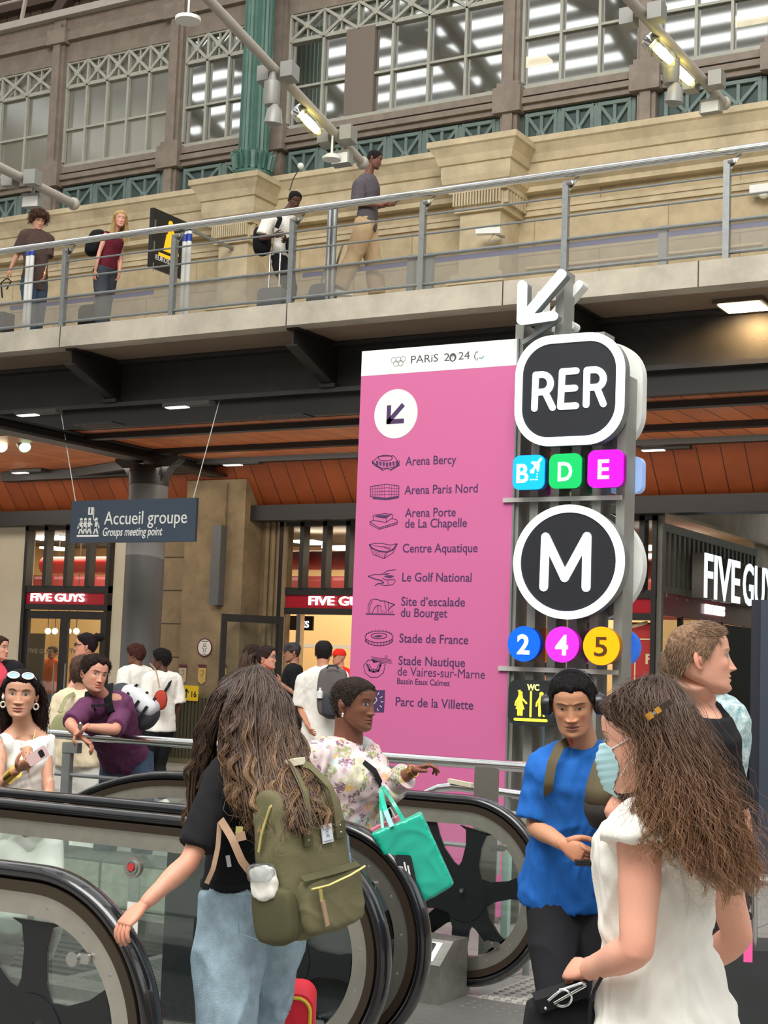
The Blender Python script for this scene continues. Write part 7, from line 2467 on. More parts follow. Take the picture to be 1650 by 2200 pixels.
# turned-back cuff, earring, watch
a = w2.arms[-1]
d = unit(a['w'] - a['e'])
mb = MB(); p_ = a['e'] + (a['w'] - a['e']) * .52
mb.tube([p_, p_ + d * .03, p_ + d * .075], [.052, .058, .06], 20); mb.build('cuff', T_floral, w2.e, True)
mb = MB()
rr = unit(np.cross(d, UP)); uu = np.cross(rr, d)
for k in range(14):
 t = 2 * PI * k / 14
 q = a['w'] - d * .012 + (rr * math.cos(t) + uu * math.sin(t)) * .0265
 mb.obox(q, d * .008, (-rr * math.sin(t) + uu * math.cos(t)) * .0052, (rr * math.cos(t) + uu * math.sin(t)) * .002)
tag(mb.build('wristwatch', M_gold), 'gold link wristwatch on the wrist of the woman in the floral blouse', 'watch')
mb = MB(); mb.sphere(w2.loc(.079, -.008, -.043), .0055, 8); mb.sphere(w2.loc(.080, -.008, -.053), .0045, 8); tag(mb.build('earring', mat('pearl', C(230, 226, 216), .2), None, 'full'), 'small pearl drop earring of the woman in the floral blouse', 'earring')
# crossbody strap
cS, rS, fS = w2.tor(.97)
strap([w2.tor(.98)[0] + w2.tor(.98)[1] * .06 + w2.tor(.98)[2] * .05, w2.tor(.85)[0] + w2.tor(.85)[2] * .172 + w2.tor(.85)[1] * .02, w2.tor(.6)[0] + w2.tor(.6)[2] * .19 - w2.tor(.6)[1] * .05, w2.tor(.35)[0] + w2.tor(.35)[2] * .185 - w2.tor(.35)[1] * .1, w2.tor(.1)[0] + w2.tor(.1)[2] * .17 - w2.tor(.1)[1] * .15], .026, .004, T_black, w2.e, 'crossbody_strap', w2.cf)
w2.trousers(T_dgrey)
# teal carrier bag
bg_ = thing('carrier_bag', 'shiny teal carrier bag with black logo patch held by the woman in floral blouse', 'bag', at(890, 1930, 6.3))
M_teal = mat('teal_bag', C(30, 190, 160), .28, noise=.12, nscale=5, coat=.4)
dB = 6.35
A_, B_, C_, D_ = at(798, 1790, dB), at(905, 1744, dB), at(975, 1898, dB), at(905, 1940, dB)
E_ = at(850, 1905, dB)
th = -FWD * .05
mb = MB()
fr_pts = [A_, at(852, 1768, dB), B_, C_, D_, at(868, 1880, dB), at(822, 1830, dB)]
mb.prism([p + th for p in fr_pts], -th * 2)
v, no, ff = bake(mb, .009, 3); w1 = wav(v, 30, 5, 2); v = v + no * (((1 - np.abs(w1)) ** 2 - .4) * .004)[:, None]
mesh_child('bag_body', v, ff, M_teal, bg_, check=False)
strap([at(842, 1776, dB - .06), at(826, 1735, dB), at(818, 1700, 6.55), at(823, 1690, 6.7)], .02, .002, M_teal, bg_, 'bag_handle')
strap([at(868, 1764, dB - .04), at(845, 1725, dB), at(828, 1698, 6.6), at(823, 1690, 6.7)], .016, .002, M_teal, bg_, 'bag_handle')
strap([at(822, 1780, dB + .04), at(818, 1735, dB + .1), at(818, 1700, 6.6)], .012, .002, M_teal, bg_, 'bag_handle')
mb = MB(); fB = Fr(at(878, 1868, dB - .075), RGT, unit(UP + RGT * -.25)); poly(mb, fB, rrect(-.045, -.05, .022, .06, .012), 0, .004)
lg = mb.build('logo_patch', M_blackp, bg_); mb = MB(); stroke(mb, fB, [(-.012, -.02), (-.012, .028)], .007, .004, .006); stroke(mb, fB, [(0, -.02), (0, .014)], .007, .004, .006); stroke(mb, fB, [(-.036, -.018), (-.024, -.018), (-.024, .01), (-.034, .01)], .005, .004, .006); mb.build('logo_letters', M_white, lg)
pb_ = thing('paper_bag', 'pink paper bag with white cord handles tucked behind the teal bag', 'bag', at(830, 1780, 6.45))
mb = MB(); mb.prism([at(797, 1783, 6.46), at(858, 1752, 6.46), at(868, 1800, 6.46), at(812, 1830, 6.46)], FWD * .06); mb.build('paper', mat('pink_paper', C(226, 130, 150), .7), pb_)
mb = MB(); mb.tube([at(822, 1775, 6.45), at(826, 1745, 6.45), at(838, 1735, 6.45), at(850, 1758, 6.45)], .003, 6); mb.build('cord', M_white, pb_, True)
# ================================================================== man in the blue tee with headphones
m3 = Person('man in a royal blue tee with black headphones looking down at a wallet', at(1231, 1512, 5.66), face=(-12, 20, -4), chest=8, H=1.68, sex='m', tone=C(206, 150, 118), res='hi', hs=.97,
   neck=at(1248, 1612, 5.74), pelvis=at(1235, 1900, 5.8),
   opts=dict(nosew=1.2, nose=.85, brow=.95, browc=C(50, 38, 34), eye=.62, stubble=.12, lipc=C(150, 98, 88), neckr=1.15, hw=1.02),
   armR=dict(sh=at(1174, 1648, 5.76), elbow=at(1150, 1775, 5.72), wrist=at(1212, 1815, 5.48), dir=at(1262, 1842, 5.42) - at(1212, 1815, 5.48), palm=RGT * .5 + UP * -.1 - FWD * -.7, curl=[30, 34, 40, 45]),
   armL=dict(sh=at(1330, 1652, 5.76), elbow=at(1352, 1778, 5.74), wrist=at(1302, 1825, 5.5), dir=at(1262, 1850, 5.42) - at(1302, 1825, 5.5), palm=-RGT * .4 + UP * .5 + FWD * .6, curl=[34, 38, 42, 46]))
m3.body()
lnb = [(0, .072), (30, .07), (48, .055), (60, .02), (78, -.005), (92, .0), (112, -.03), (150, -.055), (180, -.06)]
m3.cap(C(26, 24, 25), .006, lnb, lump=.0008, top=.005, fade=(-.02, .055, C(120, 92, 76)))
m3.fuzz(1300, .008, C(20, 19, 20), C(40, 38, 38), [(0, .074), (40, .07), (60, .062), (180, .05)], dirf=lambda P, n: n * 1.0 + np.array([0, .25, .1]), rad=.0006, off=.01)
m3.shirt(T_blue, .48, t0=-.12, ease=.026, flare=.03, slr=.016, wr=1.5, label='royal blue short-sleeved tee')
m3.trousers(T_pants, ease=.022, wr=1.2)
m3.shoes(M_blackp)
strap([at(1222, 1592, 5.70), at(1202, 1604, 5.63), at(1186, 1640, 5.6), at(1178, 1690, 5.6), at(1177, 1735, 5.7)], .034, .006, cloth('khaki_pack', C(112, 102, 78), .85, .1), m3.e, 'bag_strap')
hpn = thing('headphones', 'black over-ear headphones on the man in blue', 'headphones', m3.hd)
mb = MB(); mb.tube([m3.loc(x * 1.0, -.01 + yy, z) for x, yy, z in [(.088 * math.cos(a), 0, .012 + .118 * math.sin(a)) for a in np.linspace(0, PI, 17)]], .0065, 8, flat=1.6); mb.build('headband', M_blackp, hpn, True)
for s in (-1, 1):
 mb = MB(); mb.lathe(m3.loc(s * .080, -.010, -.006), [(.034, 0), (.041, .006), (.042, .022), (.035, .038), (.014, .041)], 24, m3.A[0] * s); mb.build('ear_cup', M_blackp, hpn, True)
q_ = at(1259, 1853, 5.38)
wl_ = thing('wallet', 'folded black leather wallet in the hands of the man in blue', 'wallet', q_)
mb = MB()
for k in range(3): mb.obox(q_ + UP * (.006 - k * .007), RGT * .038, FWD * .02, UP * .003)
mb.build('leather', M_blackp, wl_)
mb = MB(); mb.tube([at(1222, 1577, 5.66), at(1232, 1604, 5.62), at(1228, 1590, 5.64)], .0025, 6); mb.build('red_cord', T_red, m3.e, True)
# ================================================================== tall man in profile
m4 = Person('tall light brown haired man in a black tee, in profile facing right', at(1507, 1415, 5.2), face=(84, -2, 0), chest=110, H=1.86, sex='m', tone=L1, res='hi', hs=1.05,
   neck=at(1490, 1510, 5.28), pelvis=at(1470, 1960, 5.35), lean=0,
   opts=dict(nose=1.25, nosew=.95, lip=.8, brow=.8, browc=C(150, 112, 86), iris=(.2, .28, .34), stubble=.1, lipc=C(186, 120, 108), neckr=1.2),
   armR=dict(sh=at(1440, 1610, 5.12), elbow=at(1322, 1745, 5.1), wrist=at(1420, 1830, 5.05)),
   armL=dict(sh=at(1530, 1600, 5.42), elbow=at(1590, 1760, 5.4), wrist=at(1592, 1878, 5.3), dir=(0, 0, -1), palm=-RGT, curl=45))
m4.body()
lnt = [(0, .088), (18, .086), (34, .07), (54, .058), (70, .03), (82, -.005), (98, .0), (116, -.025), (150, -.05), (180, -.058)]
m4.cap(C(126, 98, 78), .007, lnt, lump=.002, color2=C(160, 128, 102))
m4.fuzz(3800, .019, C(112, 88, 70), C(180, 148, 120), lnt, dirf=lambda P, n: n * .08 + np.stack([P[:, 0] * 2, np.where(P[:, 2] > .05, .55, -.35), np.where(P[:, 2] > .06, .1, -.8)], 1), rad=.0007, off=.004, seed=3)
m4.shirt(T_black, .45, ease=.018, slr=.014)
m4.trousers(T_shorts, length=.5, ease=.03, flare=.02, name='shorts')
m4.shoes(M_white)
# his backpack, khaki with black base
b4 = thing('backpack', 'khaki backpack with dark base hanging on the back of the tall man', 'backpack', at(1300, 1740, 5.25))
mb = MB()
rg = []
for y, x0_, x1_, dd in ((1572, 1322, 1370, .04), (1590, 1300, 1390, .09), (1640, 1278, 1405, .12), (1690, 1262, 1410, .13), (1725, 1258, 1410, .13)):
 a_, b_ = at(x0_, y, 5.3), at(x1_, y, 5.3); c_ = (a_ + b_) / 2; h_ = (b_ - a_) / 2
 rg.append([c_ + h_ * math.copysign(abs(math.cos(t)) ** .6, math.cos(t)) + FWD * dd * math.copysign(abs(math.sin(t)) ** .6, math.sin(t)) for t in [2 * PI * k / 24 for k in range(24)]])
mb.loft(rg[::-1]); mb.build('upper_body', cloth('khaki_pack', C(112, 102, 78), .85, .1), b4, 'full')
mb = MB(); rg = []
for y, x0_, x1_, dd in ((1724, 1256, 1411, .132), (1750, 1258, 1410, .13), (1775, 1270, 1405, .11), (1790, 1300, 1400, .06)):
 a_, b_ = at(x0_, y, 5.3), at(x1_, y, 5.3); c_ = (a_ + b_) / 2; h_ = (b_ - a_) / 2
 rg.append([c_ + h_ * math.copysign(abs(math.cos(t)) ** .6, math.cos(t)) + FWD * dd * math.copysign(abs(math.sin(t)) ** .6, math.sin(t)) for t in [2 * PI * k / 24 for k in range(24)]])
mb.loft(rg[::-1]); mb.build('dark_base', cloth('pack_base', C(50, 46, 44), .85, .1), b4, 'full')
strap([at(1400, 1585, 5.1), at(1440, 1570, 5.08), at(1470, 1600, 5.08), at(1470, 1700, 5.05)], .05, .012, cloth('khaki_pack', C(112, 102, 78)), b4, 'shoulder_strap')
# the black suitcase with telescopic handle
s4 = thing('black_suitcase', 'black hard suitcase with telescopic handle and pink luggage tag at bottom right', 'suitcase', at(1620, 2190, 4.9) * V(1, 1, 0))
c_ = at(1632, 2190, 4.95); c_[2] = 0
zt_ = float(at(1620, 2045, 4.95)[2])
mb = MB(); fS2 = Fr(c_, RGT, UP, -FWD); mb.prism([fS2.p(x, y, 0) for x, y in rrect(-.16, .05, .22, zt_ - .0, .05)], FWD * .26)
mb.build('shell', mat('suitcase_black', C(44, 46, 48), .5, noise=.15), s4, True)
mb = MB()
for x_ in (1622, 1700): mb.tube([at(x_, 2050, 5.02), at(x_ - 2, 1900, 5.02)], .010, 10)
mb.build('handle_tubes', M_steel, s4, True)
mb = MB(); mb.tube([at(1588, 1890, 5.02), at(1625, 1893, 5.02), at(1710, 1893, 5.02)], .014, 10); mb.build('handle_grip', M_rail, s4, True)
mb = MB(); mb.obox(at(1607, 2042, 4.88), RGT * .014, FWD * .002, UP * .036); mb.build('luggage_tag', mat('tag_pink', C(240, 90, 160), .5), s4, label='pink luggage tag')
mb = MB(); mb.tube([at(1600, 1905, 4.98), at(1608, 1935, 4.98), at(1598, 1965, 4.98), at(1606, 1985, 4.98)], .012, 8); mb.lathe(at(1605, 1968, 4.97), [(.016, -.01), (.016, .01)], 14, -FWD); tag(mb.build('strap_buckle', M_blackp, None, True), 'black strap with round buckle hanging from the suitcase handle', 'strap')
# ================================================================== woman with the surgical mask
w5 = Person('woman with long frizzy brown hair, pale blue face mask and sleeveless white top', at(1380, 1590, 3.6), face=(-114, 10, 0), chest=-138, hip=-138, H=1.60, sex='f', tone=L3, res='hi', hs=1.02,
   neck=at(1425, 1735, 3.62), pelvis=at(1425, 2215, 3.62), build=1.06,
   opts=dict(brow=.5, browc=C(90, 66, 52), gaze=0, arm=1.2),
   armL=dict(sh=at(1378, 1800, 3.46), elbow=at(1368, 2040, 3.4), wrist=at(1262, 2086, 3.56), dir=at(1225, 2080, 3.62) - at(1262, 2086, 3.56), palm=FWD * .6 - UP * .3, curl=58, thumb=.5),
   armR=dict(sh=at(1530, 1815, 3.78), elbow=at(1585, 2010, 3.86), wrist=at(1500, 2085, 3.98)))
w5.body(voxel=.007, bulk=False)
w5.shirt(T_white, .06, t0=-.3, ease=.022, slr=.02, wr=2.2, name='top', voxel=.0085, flare=.03, label='sleeveless white top')
w5.trousers(T_white, ease=.01)
lnw = [(0, .072), (40, .062), (58, .048), (76, .026), (92, .016), (108, -.02), (125, -.05), (180, -.07)]
w5.cap(C(66, 50, 44), .013, lnw, lump=.003, top=.004)
G5 = [
 [at(1375, 1478, 3.50), at(1336, 1498, 3.46), at(1326, 1532, 3.45), at(1382, 1560, 3.45), at(1398, 1635, 3.44), at(1384, 1715, 3.42), at(1364, 1785, 3.42)],
 [at(1385, 1472, 3.50), at(1352, 1498, 3.43), at(1372, 1535, 3.42), at(1404, 1600, 3.41), at(1400, 1690, 3.39), at(1400, 1760, 3.38), at(1390, 1800, 3.38)],
 [at(1400, 1468, 3.51), at(1385, 1500, 3.43), at(1395, 1565, 3.40), at(1425, 1640, 3.38), at(1455, 1720, 3.36), at(1475, 1800, 3.36), at(1500, 1880, 3.38)],
 [at(1412, 1467, 3.53), at(1420, 1502, 3.45), at(1440, 1570, 3.41), at(1475, 1650, 3.39), at(1510, 1740, 3.38), at(1540, 1830, 3.40), at(1562, 1915, 3.44)],
 [at(1425, 1470, 3.56), at(1452, 1508, 3.50), at(1480, 1580, 3.46), at(1515, 1660, 3.45), at(1550, 1750, 3.46), at(1580, 1835, 3.48), at(1600, 1905, 3.52)],
 [at(1430, 1475, 3.62), at(1475, 1520, 3.58), at(1512, 1590, 3.56), at(1545, 1665, 3.56), at(1580, 1745, 3.58), at(1608, 1820, 3.6), at(1630, 1885, 3.62)],
]
dk = [(0, C(70, 54, 48)), (.35, C(96, 74, 60)), (.7, C(134, 100, 76)), (1, C(166, 126, 94))]
W, T_ = guided(G5, 900, 34, .009, .003, 12, 3, end=(.7, .95))
strand_mesh('hair_mass', W, .0065, ramp(T_, [(0, C(58, 42, 36)), (.5, C(78, 54, 42)), (1, C(112, 76, 54))]), w5.e)
W, T_ = guided(G5, 4200, 46, .011, .0055, 40, 5, end=(.75, 1.07), locks=420, lockr=.006)
r_ = np.random.RandomState(8)
strand_mesh('hair_strands', W, .0011, ramp(T_, dk) * r_.uniform(.6, 1.45, (len(W), 1, 1)), w5.e)
W, T_ = guided(G5, 800, 46, .030, .010, 44, 15, end=(.75, 1.1))
strand_mesh('flyaway_hair', W, .0005, ramp(T_, dk) * 1.4, w5.e)
# hair clip
hc_ = thing('hair_clip', 'tortoiseshell and silver hair clip in the frizzy brown hair', 'hair clip', at(1420, 1540, 3.38))
a_, b_ = at(1390, 1542, 3.375), at(1440, 1508, 3.37)
d_ = unit(b_ - a_); s_ = unit(np.cross(d_, -FWD)); n_ = -FWD
mb = MB(); mb.obox((a_ + b_) / 2, d_ * .029, s_ * .0035, n_ * .002); mb.build('bar', M_steel, hc_)
mb = MB(); mb.obox(b_ - d_ * .012, d_ * .014, s_ * .0065, n_ * .004); mb.build('dark_end', mat('tortoise_dark', C(60, 48, 40), .25), hc_)
mb = MB(); mb.obox(a_ + d_ * .006, d_ * .008, s_ * .007, n_ * .004); mb.obox((a_ + b_) / 2 - d_ * .002, d_ * .006, s_ * .006, n_ * .0045); mb.build('amber_piece', mat('tortoise_amber', C(196, 138, 40), .25), hc_)
# surgical mask following the face
mk = thing('face_mask', 'pale blue pleated surgical mask worn by the woman in white', 'mask', w5.hd)
M_mask = mat('mask_blue', C(176, 216, 224), .7)
zs_ = np.linspace(-.12, .006, 26)
rows = []
for q, z in enumerate(zs_):
 row = []
 wmax = np.interp(z, [-.12, -.095, -.05, -.01, .006], [30, 60, 64, 54, 40])
 for p in np.radians(np.linspace(-wmax, wmax, 25)):
  x, y = head_surf(np.array(p), np.array(z), 'f')
  bul = .022 * math.cos(min(abs(p) * 1.6, 1.5)) * np.interp(z, [-.12, -.06, -.025, .006], [.5, 1, 1.1, .35])
  ple = .0018 * math.sin(q * 1.9)
  row.append(w5.loc(float(x), float(y) + .006 + bul + ple, z - .002))
 rows.append(row)
mb = MB()
inner_ = [[p - w5.A[1] * .002 for p in r] for r in rows]
n_ = 25
vs = [p for r in rows for p in r] + [p for r in inner_ for p in r]
o_ = len(rows) * n_
fs = []
for i in range(len(rows) - 1):
 for j in range(n_ - 1):
  k_ = i * n_ + j
  fs += [(k_, k_ + 1, k_ + n_ + 1, k_ + n_), (o_ + k_, o_ + k_ + n_, o_ + k_ + n_ + 1, o_ + k_ + 1)]
for j in range(n_ - 1):
 fs += [(j, j + 1, o_ + j + 1, o_ + j)]; k_ = (len(rows) - 1) * n_ + j; fs += [(k_, k_ + 1, o_ + k_ + 1, o_ + k_)]
for i in range(len(rows) - 1):
 k_ = i * n_; fs += [(k_, k_ + n_, o_ + k_ + n_, o_ + k_)]; k_ = i * n_ + n_ - 1; fs += [(k_, k_ + n_, o_ + k_ + n_, o_ + k_)]
mb.add(vs, fs); mb.build('fabric', M_mask, mk, 'full')
for s in (-1, 1):
 for i_, zz_ in ((3, -.03), (22, .016)):
  st_ = rows[i_][24 if s > 0 else 0]
  mb = MB(); mb.tube([st_, w5.loc(s * .071, .025, (zz_ - .02 if i_ == 3 else zz_ - .015)), w5.loc(s * .082, -.008, zz_)], .0016, 6); mb.build('ear_loop', M_white, mk, True)
# black handbag with metal ring handle, front strap
h5 = thing('handbag', 'black fabric handbag with silver ring handle held by the woman in white', 'handbag', at(1200, 2195, 3.6))
c_ = at(1212, 2188, 3.62)
mb = MB(); softbox(mb, c_ - UP * .12, RGT, FWD, UP, .098, .06, .19, .25); v, no, ff = bake(mb, .008, 3); w1 = wav(v, 40, 5, 2); v = v + no * (w1 * .002)[:, None]
mesh_child('bag_body', v, ff, T_black, h5, check=False)
mb = MB(); mb.prism([at(1150, 2150, 3.55), at(1255, 2118, 3.55), at(1268, 2140, 3.55), at(1162, 2178, 3.55)], FWD * .09); mb.build('flap', T_black, h5)
mb = MB(); mb.tube(smooth_path([at(1178, 2150, 3.54), at(1205, 2128, 3.54), at(1250, 2112, 3.54), at(1258, 2118, 3.54), at(1225, 2136, 3.54), at(1190, 2156, 3.54)], [1] * 6)[0], .0032, 8); mb.build('metal_bar', M_chrome, h5, True)
mb = MB(); mb.tube([at(1208 + 20 * math.cos(t), 2144 + 18 * math.sin(t), 3.535) for t in np.linspace(-1.9, 2.2, 16)], .003, 8); mb.build('ring', M_chrome, h5, True)
mb = MB(); mb.sphere(at(1172, 2166, 3.54), .004, 8); mb.build('stud', M_chrome, h5, True)
strap([at(1292, 2100, 3.42), at(1276, 2130, 3.42), at(1268, 2165, 3.42), at(1266, 2230, 3.42)], .008, .004, T_black, h5, 'long_strap')
# ================================================================== woman with the phone, left
w6 = Person('woman in a white V-neck top with sunglasses on her head, holding a pink phone', at(44, 1492, 7.9), face=(8, 4, 2), chest=20, H=1.66, sex='f', tone=C(210, 158, 130), res='hi', hs=1.04,
   neck=at(50, 1563, 7.96), pelvis=at(58, 1820, 8.0),
   opts=dict(nosew=1.15, nose=.85, lip=1.5, brow=1.3, browc=C(50, 34, 28), lipc=C(178, 110, 100), iris=(.04, .025, .015), arch=.8, hw=1.02),
   armR=dict(sh=at(6, 1606, 7.86), elbow=at(-14, 1700, 7.7), wrist=at(40, 1652, 7.55), dir=at(75, 1628, 7.5) - at(40, 1652, 7.55), palm=UP * .6 + FWD * .5 + RGT * .1, curl=[38, 40, 42, 44]),
   armL=dict(sh=at(98, 1608, 7.95), elbow=at(104, 1705, 7.85), wrist=at(80, 1760, 7.7)))
w6.body(voxel=.009, bulk=False)
w6.cap(C(30, 22, 22), .012, [(0, .066), (35, .062), (60, .038), (80, .005), (100, -.02), (180, -.06)], lump=.002)
GH = [[w6.loc(x, y, z) for x, y, z in g] for g in (
 [(.05, .02, .09), (.085, -.02, .03), (.092, -.05, -.05), (.085, -.07, -.12), (.09, -.08, -.19)],
 [(.0, -.03, .11), (.06, -.1, .04), (.075, -.12, -.05), (.07, -.12, -.14), (.08, -.12, -.22)],
 [(.0, -.03, .11), (-.05, -.1, .04), (-.08, -.11, -.05), (-.09, -.11, -.14), (-.1, -.1, -.22)],
 [(-.05, .02, .09), (-.09, -.02, .04), (-.115, -.05, -.04), (-.12, -.06, -.12), (-.11, -.08, -.21)])]
W, T_ = guided(GH, 1500, 26, .012, .008, 16, 5)
strand_mesh('hair_strands', W, .0022, ramp(T_, [(0, C(30, 22, 22)), (1, C(52, 36, 32))]), w6.e)
w6.shirt(T_white, .03, t0=-.12, ease=.016, slr=.012, neckline=-1, t1=.92, name='top', wr=1.3, label='white sleeveless V-neck top')
# bare V below the throat
c0, r0_, f0 = w6.tor(.97); 
mb = MB()
pts = []
for t, w_, e_ in ((1.0, .05, -.03), (.94, .045, -.008), (.86, .034, .010), (.76, .018, .016), (.68, .003, .018)):
 c, r, f = w6.tor(t); ff_ = np.interp(t, TT, TF['f']) * w6.k + e_ + .012
 pts.append([c + f * ff_ - r * w_ - f * .012, c + f * (ff_ + .001), c + f * ff_ + r * w_ - f * .012, c + f * (ff_ - .03)])
mb.loft(pts)
vv = np.array(mb.v); mesh_child('neckline', vv, mb.f, SKIN, w6.e, np.ones((len(vv), 3)) * w6.tone, label='bare V neckline')
mb = MB(); P = []
for t, w_ in ((1.0, -.05), (.93, -.035), (.86, 0), (.93, .035), (1.0, .05)):
 c, r, f = w6.tor(t); P.append(c + f * (np.interp(t, TT, TF['f']) * w6.k + .029) + r * w_)
mb.tube(P, .0009, 6); mb.bar(P[2] + f0 * .001, P[2] - UP * .03 + f0 * .004, .003, .003, -FWD); mb.bar(P[2] - UP * .012 - r0_ * .009 + f0 * .003, P[2] - UP * .012 + r0_ * .009 + f0 * .003, .003, .003, -FWD)
tag(mb.build('necklace', M_gold, None, True), 'fine gold necklace with a small cross on the woman holding the phone', 'necklace')
sg_ = thing('sunglasses', 'white framed sunglasses pushed up on the dark hair of the woman holding the phone', 'sunglasses', w6.loc(0, .07, .1))
for s in (-1, 1):
 axs = [w6.A[0], unit(w6.A[2] * .5 + w6.A[1] * -.1), unit(w6.A[1] + w6.A[2] * .8)]
 c_ = w6.loc(s * .034, .072, .098)
 up_ = unit(w6.A[2] * .75 - w6.A[1] * .45); nn = unit(np.cross(up_, w6.A[0])); nn = nn if np.dot(nn, w6.A[1]) > 0 else -nn
 fq = Fr(c_, w6.A[0], up_, nn)
 mb = MB(); ring2(mb, fq, circ(0, 0, .031, .02, 28), circ(0, 0, .024, .0145, 28), 0, .006); mb.build('rim', M_white, sg_)
 mb = MB(); poly(mb, fq, circ(0, 0, .025, .0155, 28), .001, .004); mb.build('lens', mat('lens_blue', C(84, 116, 130), .25, metal=.2), sg_)
 mb = MB(); mb.tube([fq.p(s * .03, 0, .002), w6.loc(s * .083, .0, .06), w6.loc(s * .085, -.03, .05)], .0035, 8); mb.build('temple', M_white, sg_, True)
for s in (-1, 1):
 mb = MB(); mb.tube([w6.loc(s * .078 + s * .012 * math.sin(a), .0, -.055 + .014 * math.cos(a)) for a in np.linspace(0, 2 * PI, 13)[:-1]], .005, 8, closed=True)
 tag(mb.build('hoop_earring', mat('pearl_white', C(232, 224, 208), .3, metal=.3), None, True), 'chunky pale hoop earring, ' + ('picture-left' if s > 0 else 'picture-right') + ' ear of the woman holding the phone', 'earring')
mb = MB(); mb.sphere(w6.loc(.08, .006, -.018), .008, 8, (1, 1, 1.8)); tag(mb.build('earbud', M_white, None, 'full'), 'white earbud in the ear of the woman holding the phone', 'earbud')
q_ = thing('mobile_phone', 'pink phone in the hand of the woman at left', 'phone', at(80, 1624, 7.45))
c_ = at(80, 1624, 7.44)
ax_ = unit(at(101, 1612, 7.42) - at(58, 1640, 7.46)); nn = unit(-FWD + UP * .1); s_ = unit(np.cross(ax_, nn))
mb = MB(); fq = Fr(c_, ax_, s_ if s_[2] > 0 else -s_, nn); poly(mb, fq, rrect(-.062, -.028, .062, .028, .01), -.008, 0); mb.build('case', mat('phone_pink', C(236, 200, 200), .4), q_)
mb = MB(); poly(mb, fq, rrect(-.01 + .0, -.02, .04, .014, .008), 0, .002) if False else poly(mb, fq, rrect(.012, -.018, .042, .016, .006), 0, .002); mb.build('camera_block', M_blackp, q_)
a = w6.arms[1]; d = unit(a['w'] - a['e'])
mb = MB(); mb.tube([a['w'] - d * .10, a['w'] - d * .03], .034, 20); tag(mb.build('cuff_bracelet', M_gold, None, True), 'wide gold cuff bracelet on the forearm of the woman holding the phone', 'bracelet')
w6.trousers(T_white)
# ================================================================== man in purple leaning on the rail
m7 = Person('smiling man in a plum tee leaning on the guard rail, looking right', at(203, 1449, 10.35), face=(38, 6, 8), chest=14, H=1.78, sex='m', tone=L2, res='hi', hs=1.04,
   neck=at(222, 1508, 10.5), pelvis=at(272, 1640, 10.95), build=.97,
   opts=dict(nose=1.15, brow=1.1, browc=C(60, 42, 34), stubble=.4, gaze=.9, neckr=1.0),
   armR=dict(sh=at(186, 1520, 10.35), elbow=at(150, 1556, 10.15), wrist=at(172, 1582, 10.12), dir=RGT * .8 - UP * .5, palm=(0, 0, -1), curl=30),
   armL=dict(sh=at(262, 1528, 10.65), elbow=at(247, 1568, 10.2), wrist=at(184, 1562, 10.1), dir=-RGT * .6 - UP * .5 - FWD * .1, palm=(0, 0, -1), curl=30),
   legR=dict(la=.08), legL=dict(la=.08, fw=-.1))
m7.body(voxel=.009)
ln7 = [(0, .07), (22, .078), (38, .06), (56, .04), (72, .005), (88, -.015), (110, -.03), (150, -.06), (180, -.07)]
m7.cap(C(44, 32, 28), .009, ln7, lump=.003, top=.010)
m7.fuzz(900, .018, C(36, 26, 22), C(80, 60, 48), ln7, dirf=lambda P, n: n * .6 + np.array([.2, .1, .4]), rad=.001, off=.014)
m7.shirt(T_purple, .46, t0=-.12, ease=.018, slr=.016, wr=1.4, voxel=.010, label='plum tee')
m7.trousers(T_denimd, ease=.02)
m7.shoes(M_blackp)
for p0_, lab in ((at(172, 1560, 10.02), 'silver wristwatch of the man in purple'),):
 mb = MB(); mb.obox(p0_, RGT * .014, FWD * .006, UP * .016); mb.tube([p0_ + UP * .02, p0_ + FWD * .03 + UP * .01, p0_ + FWD * .03 - UP * .015, p0_ - UP * .022], .007, 6); tag(mb.build('wristwatch', M_steel), lab, 'watch')
b7 = thing('backpack', 'black and pale grey hiking backpack on the man in purple', 'backpack', at(290, 1540, 10.9))
cc_ = at(285, 1518, 10.85)
axp = unit(RGT * .82 - UP * .55); upp = unit(UP * .8 + RGT * .55)
mb = MB(); softbox(mb, cc_, axp, FWD, upp, .2, .16, .12, .4); v, no, ff = bake(mb, .012, 3); mesh_child('pack', v, ff, T_dgrey, b7, check=False)
mb = MB(); softbox(mb, cc_ + upp * .065 + axp * .02 - FWD * .04, axp, FWD, upp, .15, .135, .075, .4); v, no, ff = bake(mb, .01, 3); mesh_child('pale_lid', v, ff, T_palegrey, b7, check=False)
for q in (-.06, .03, .1): strap([cc_ + axp * q + upp * .15 - FWD * .06, cc_ + axp * q + upp * .07 - FWD * .18, cc_ + axp * (q + .01) - upp * .08 - FWD * .175], .02, .006, T_black, b7, 'compression_strap')
strap([at(236, 1470, 10.6), at(232, 1500, 10.42), at(238, 1528, 10.4), at(262, 1560, 10.6)], .05, .014, T_black, b7, 'shoulder_strap')
strap([at(190, 1486, 10.45), at(188, 1508, 10.32), at(202, 1530, 10.3)], .045, .012, T_black, b7, 'shoulder_strap')
strap([at(196, 1516, 10.28), at(214, 1516, 10.27), at(234, 1514, 10.3)], .018, .006, T_black, b7, 'chest_strap')
# ================================================================== people farther away
def deckY(px, py, Y=16.25):
 return onY(px, py, Y)
def dep(p): return float(np.dot(p - CAM_LOC, CF))
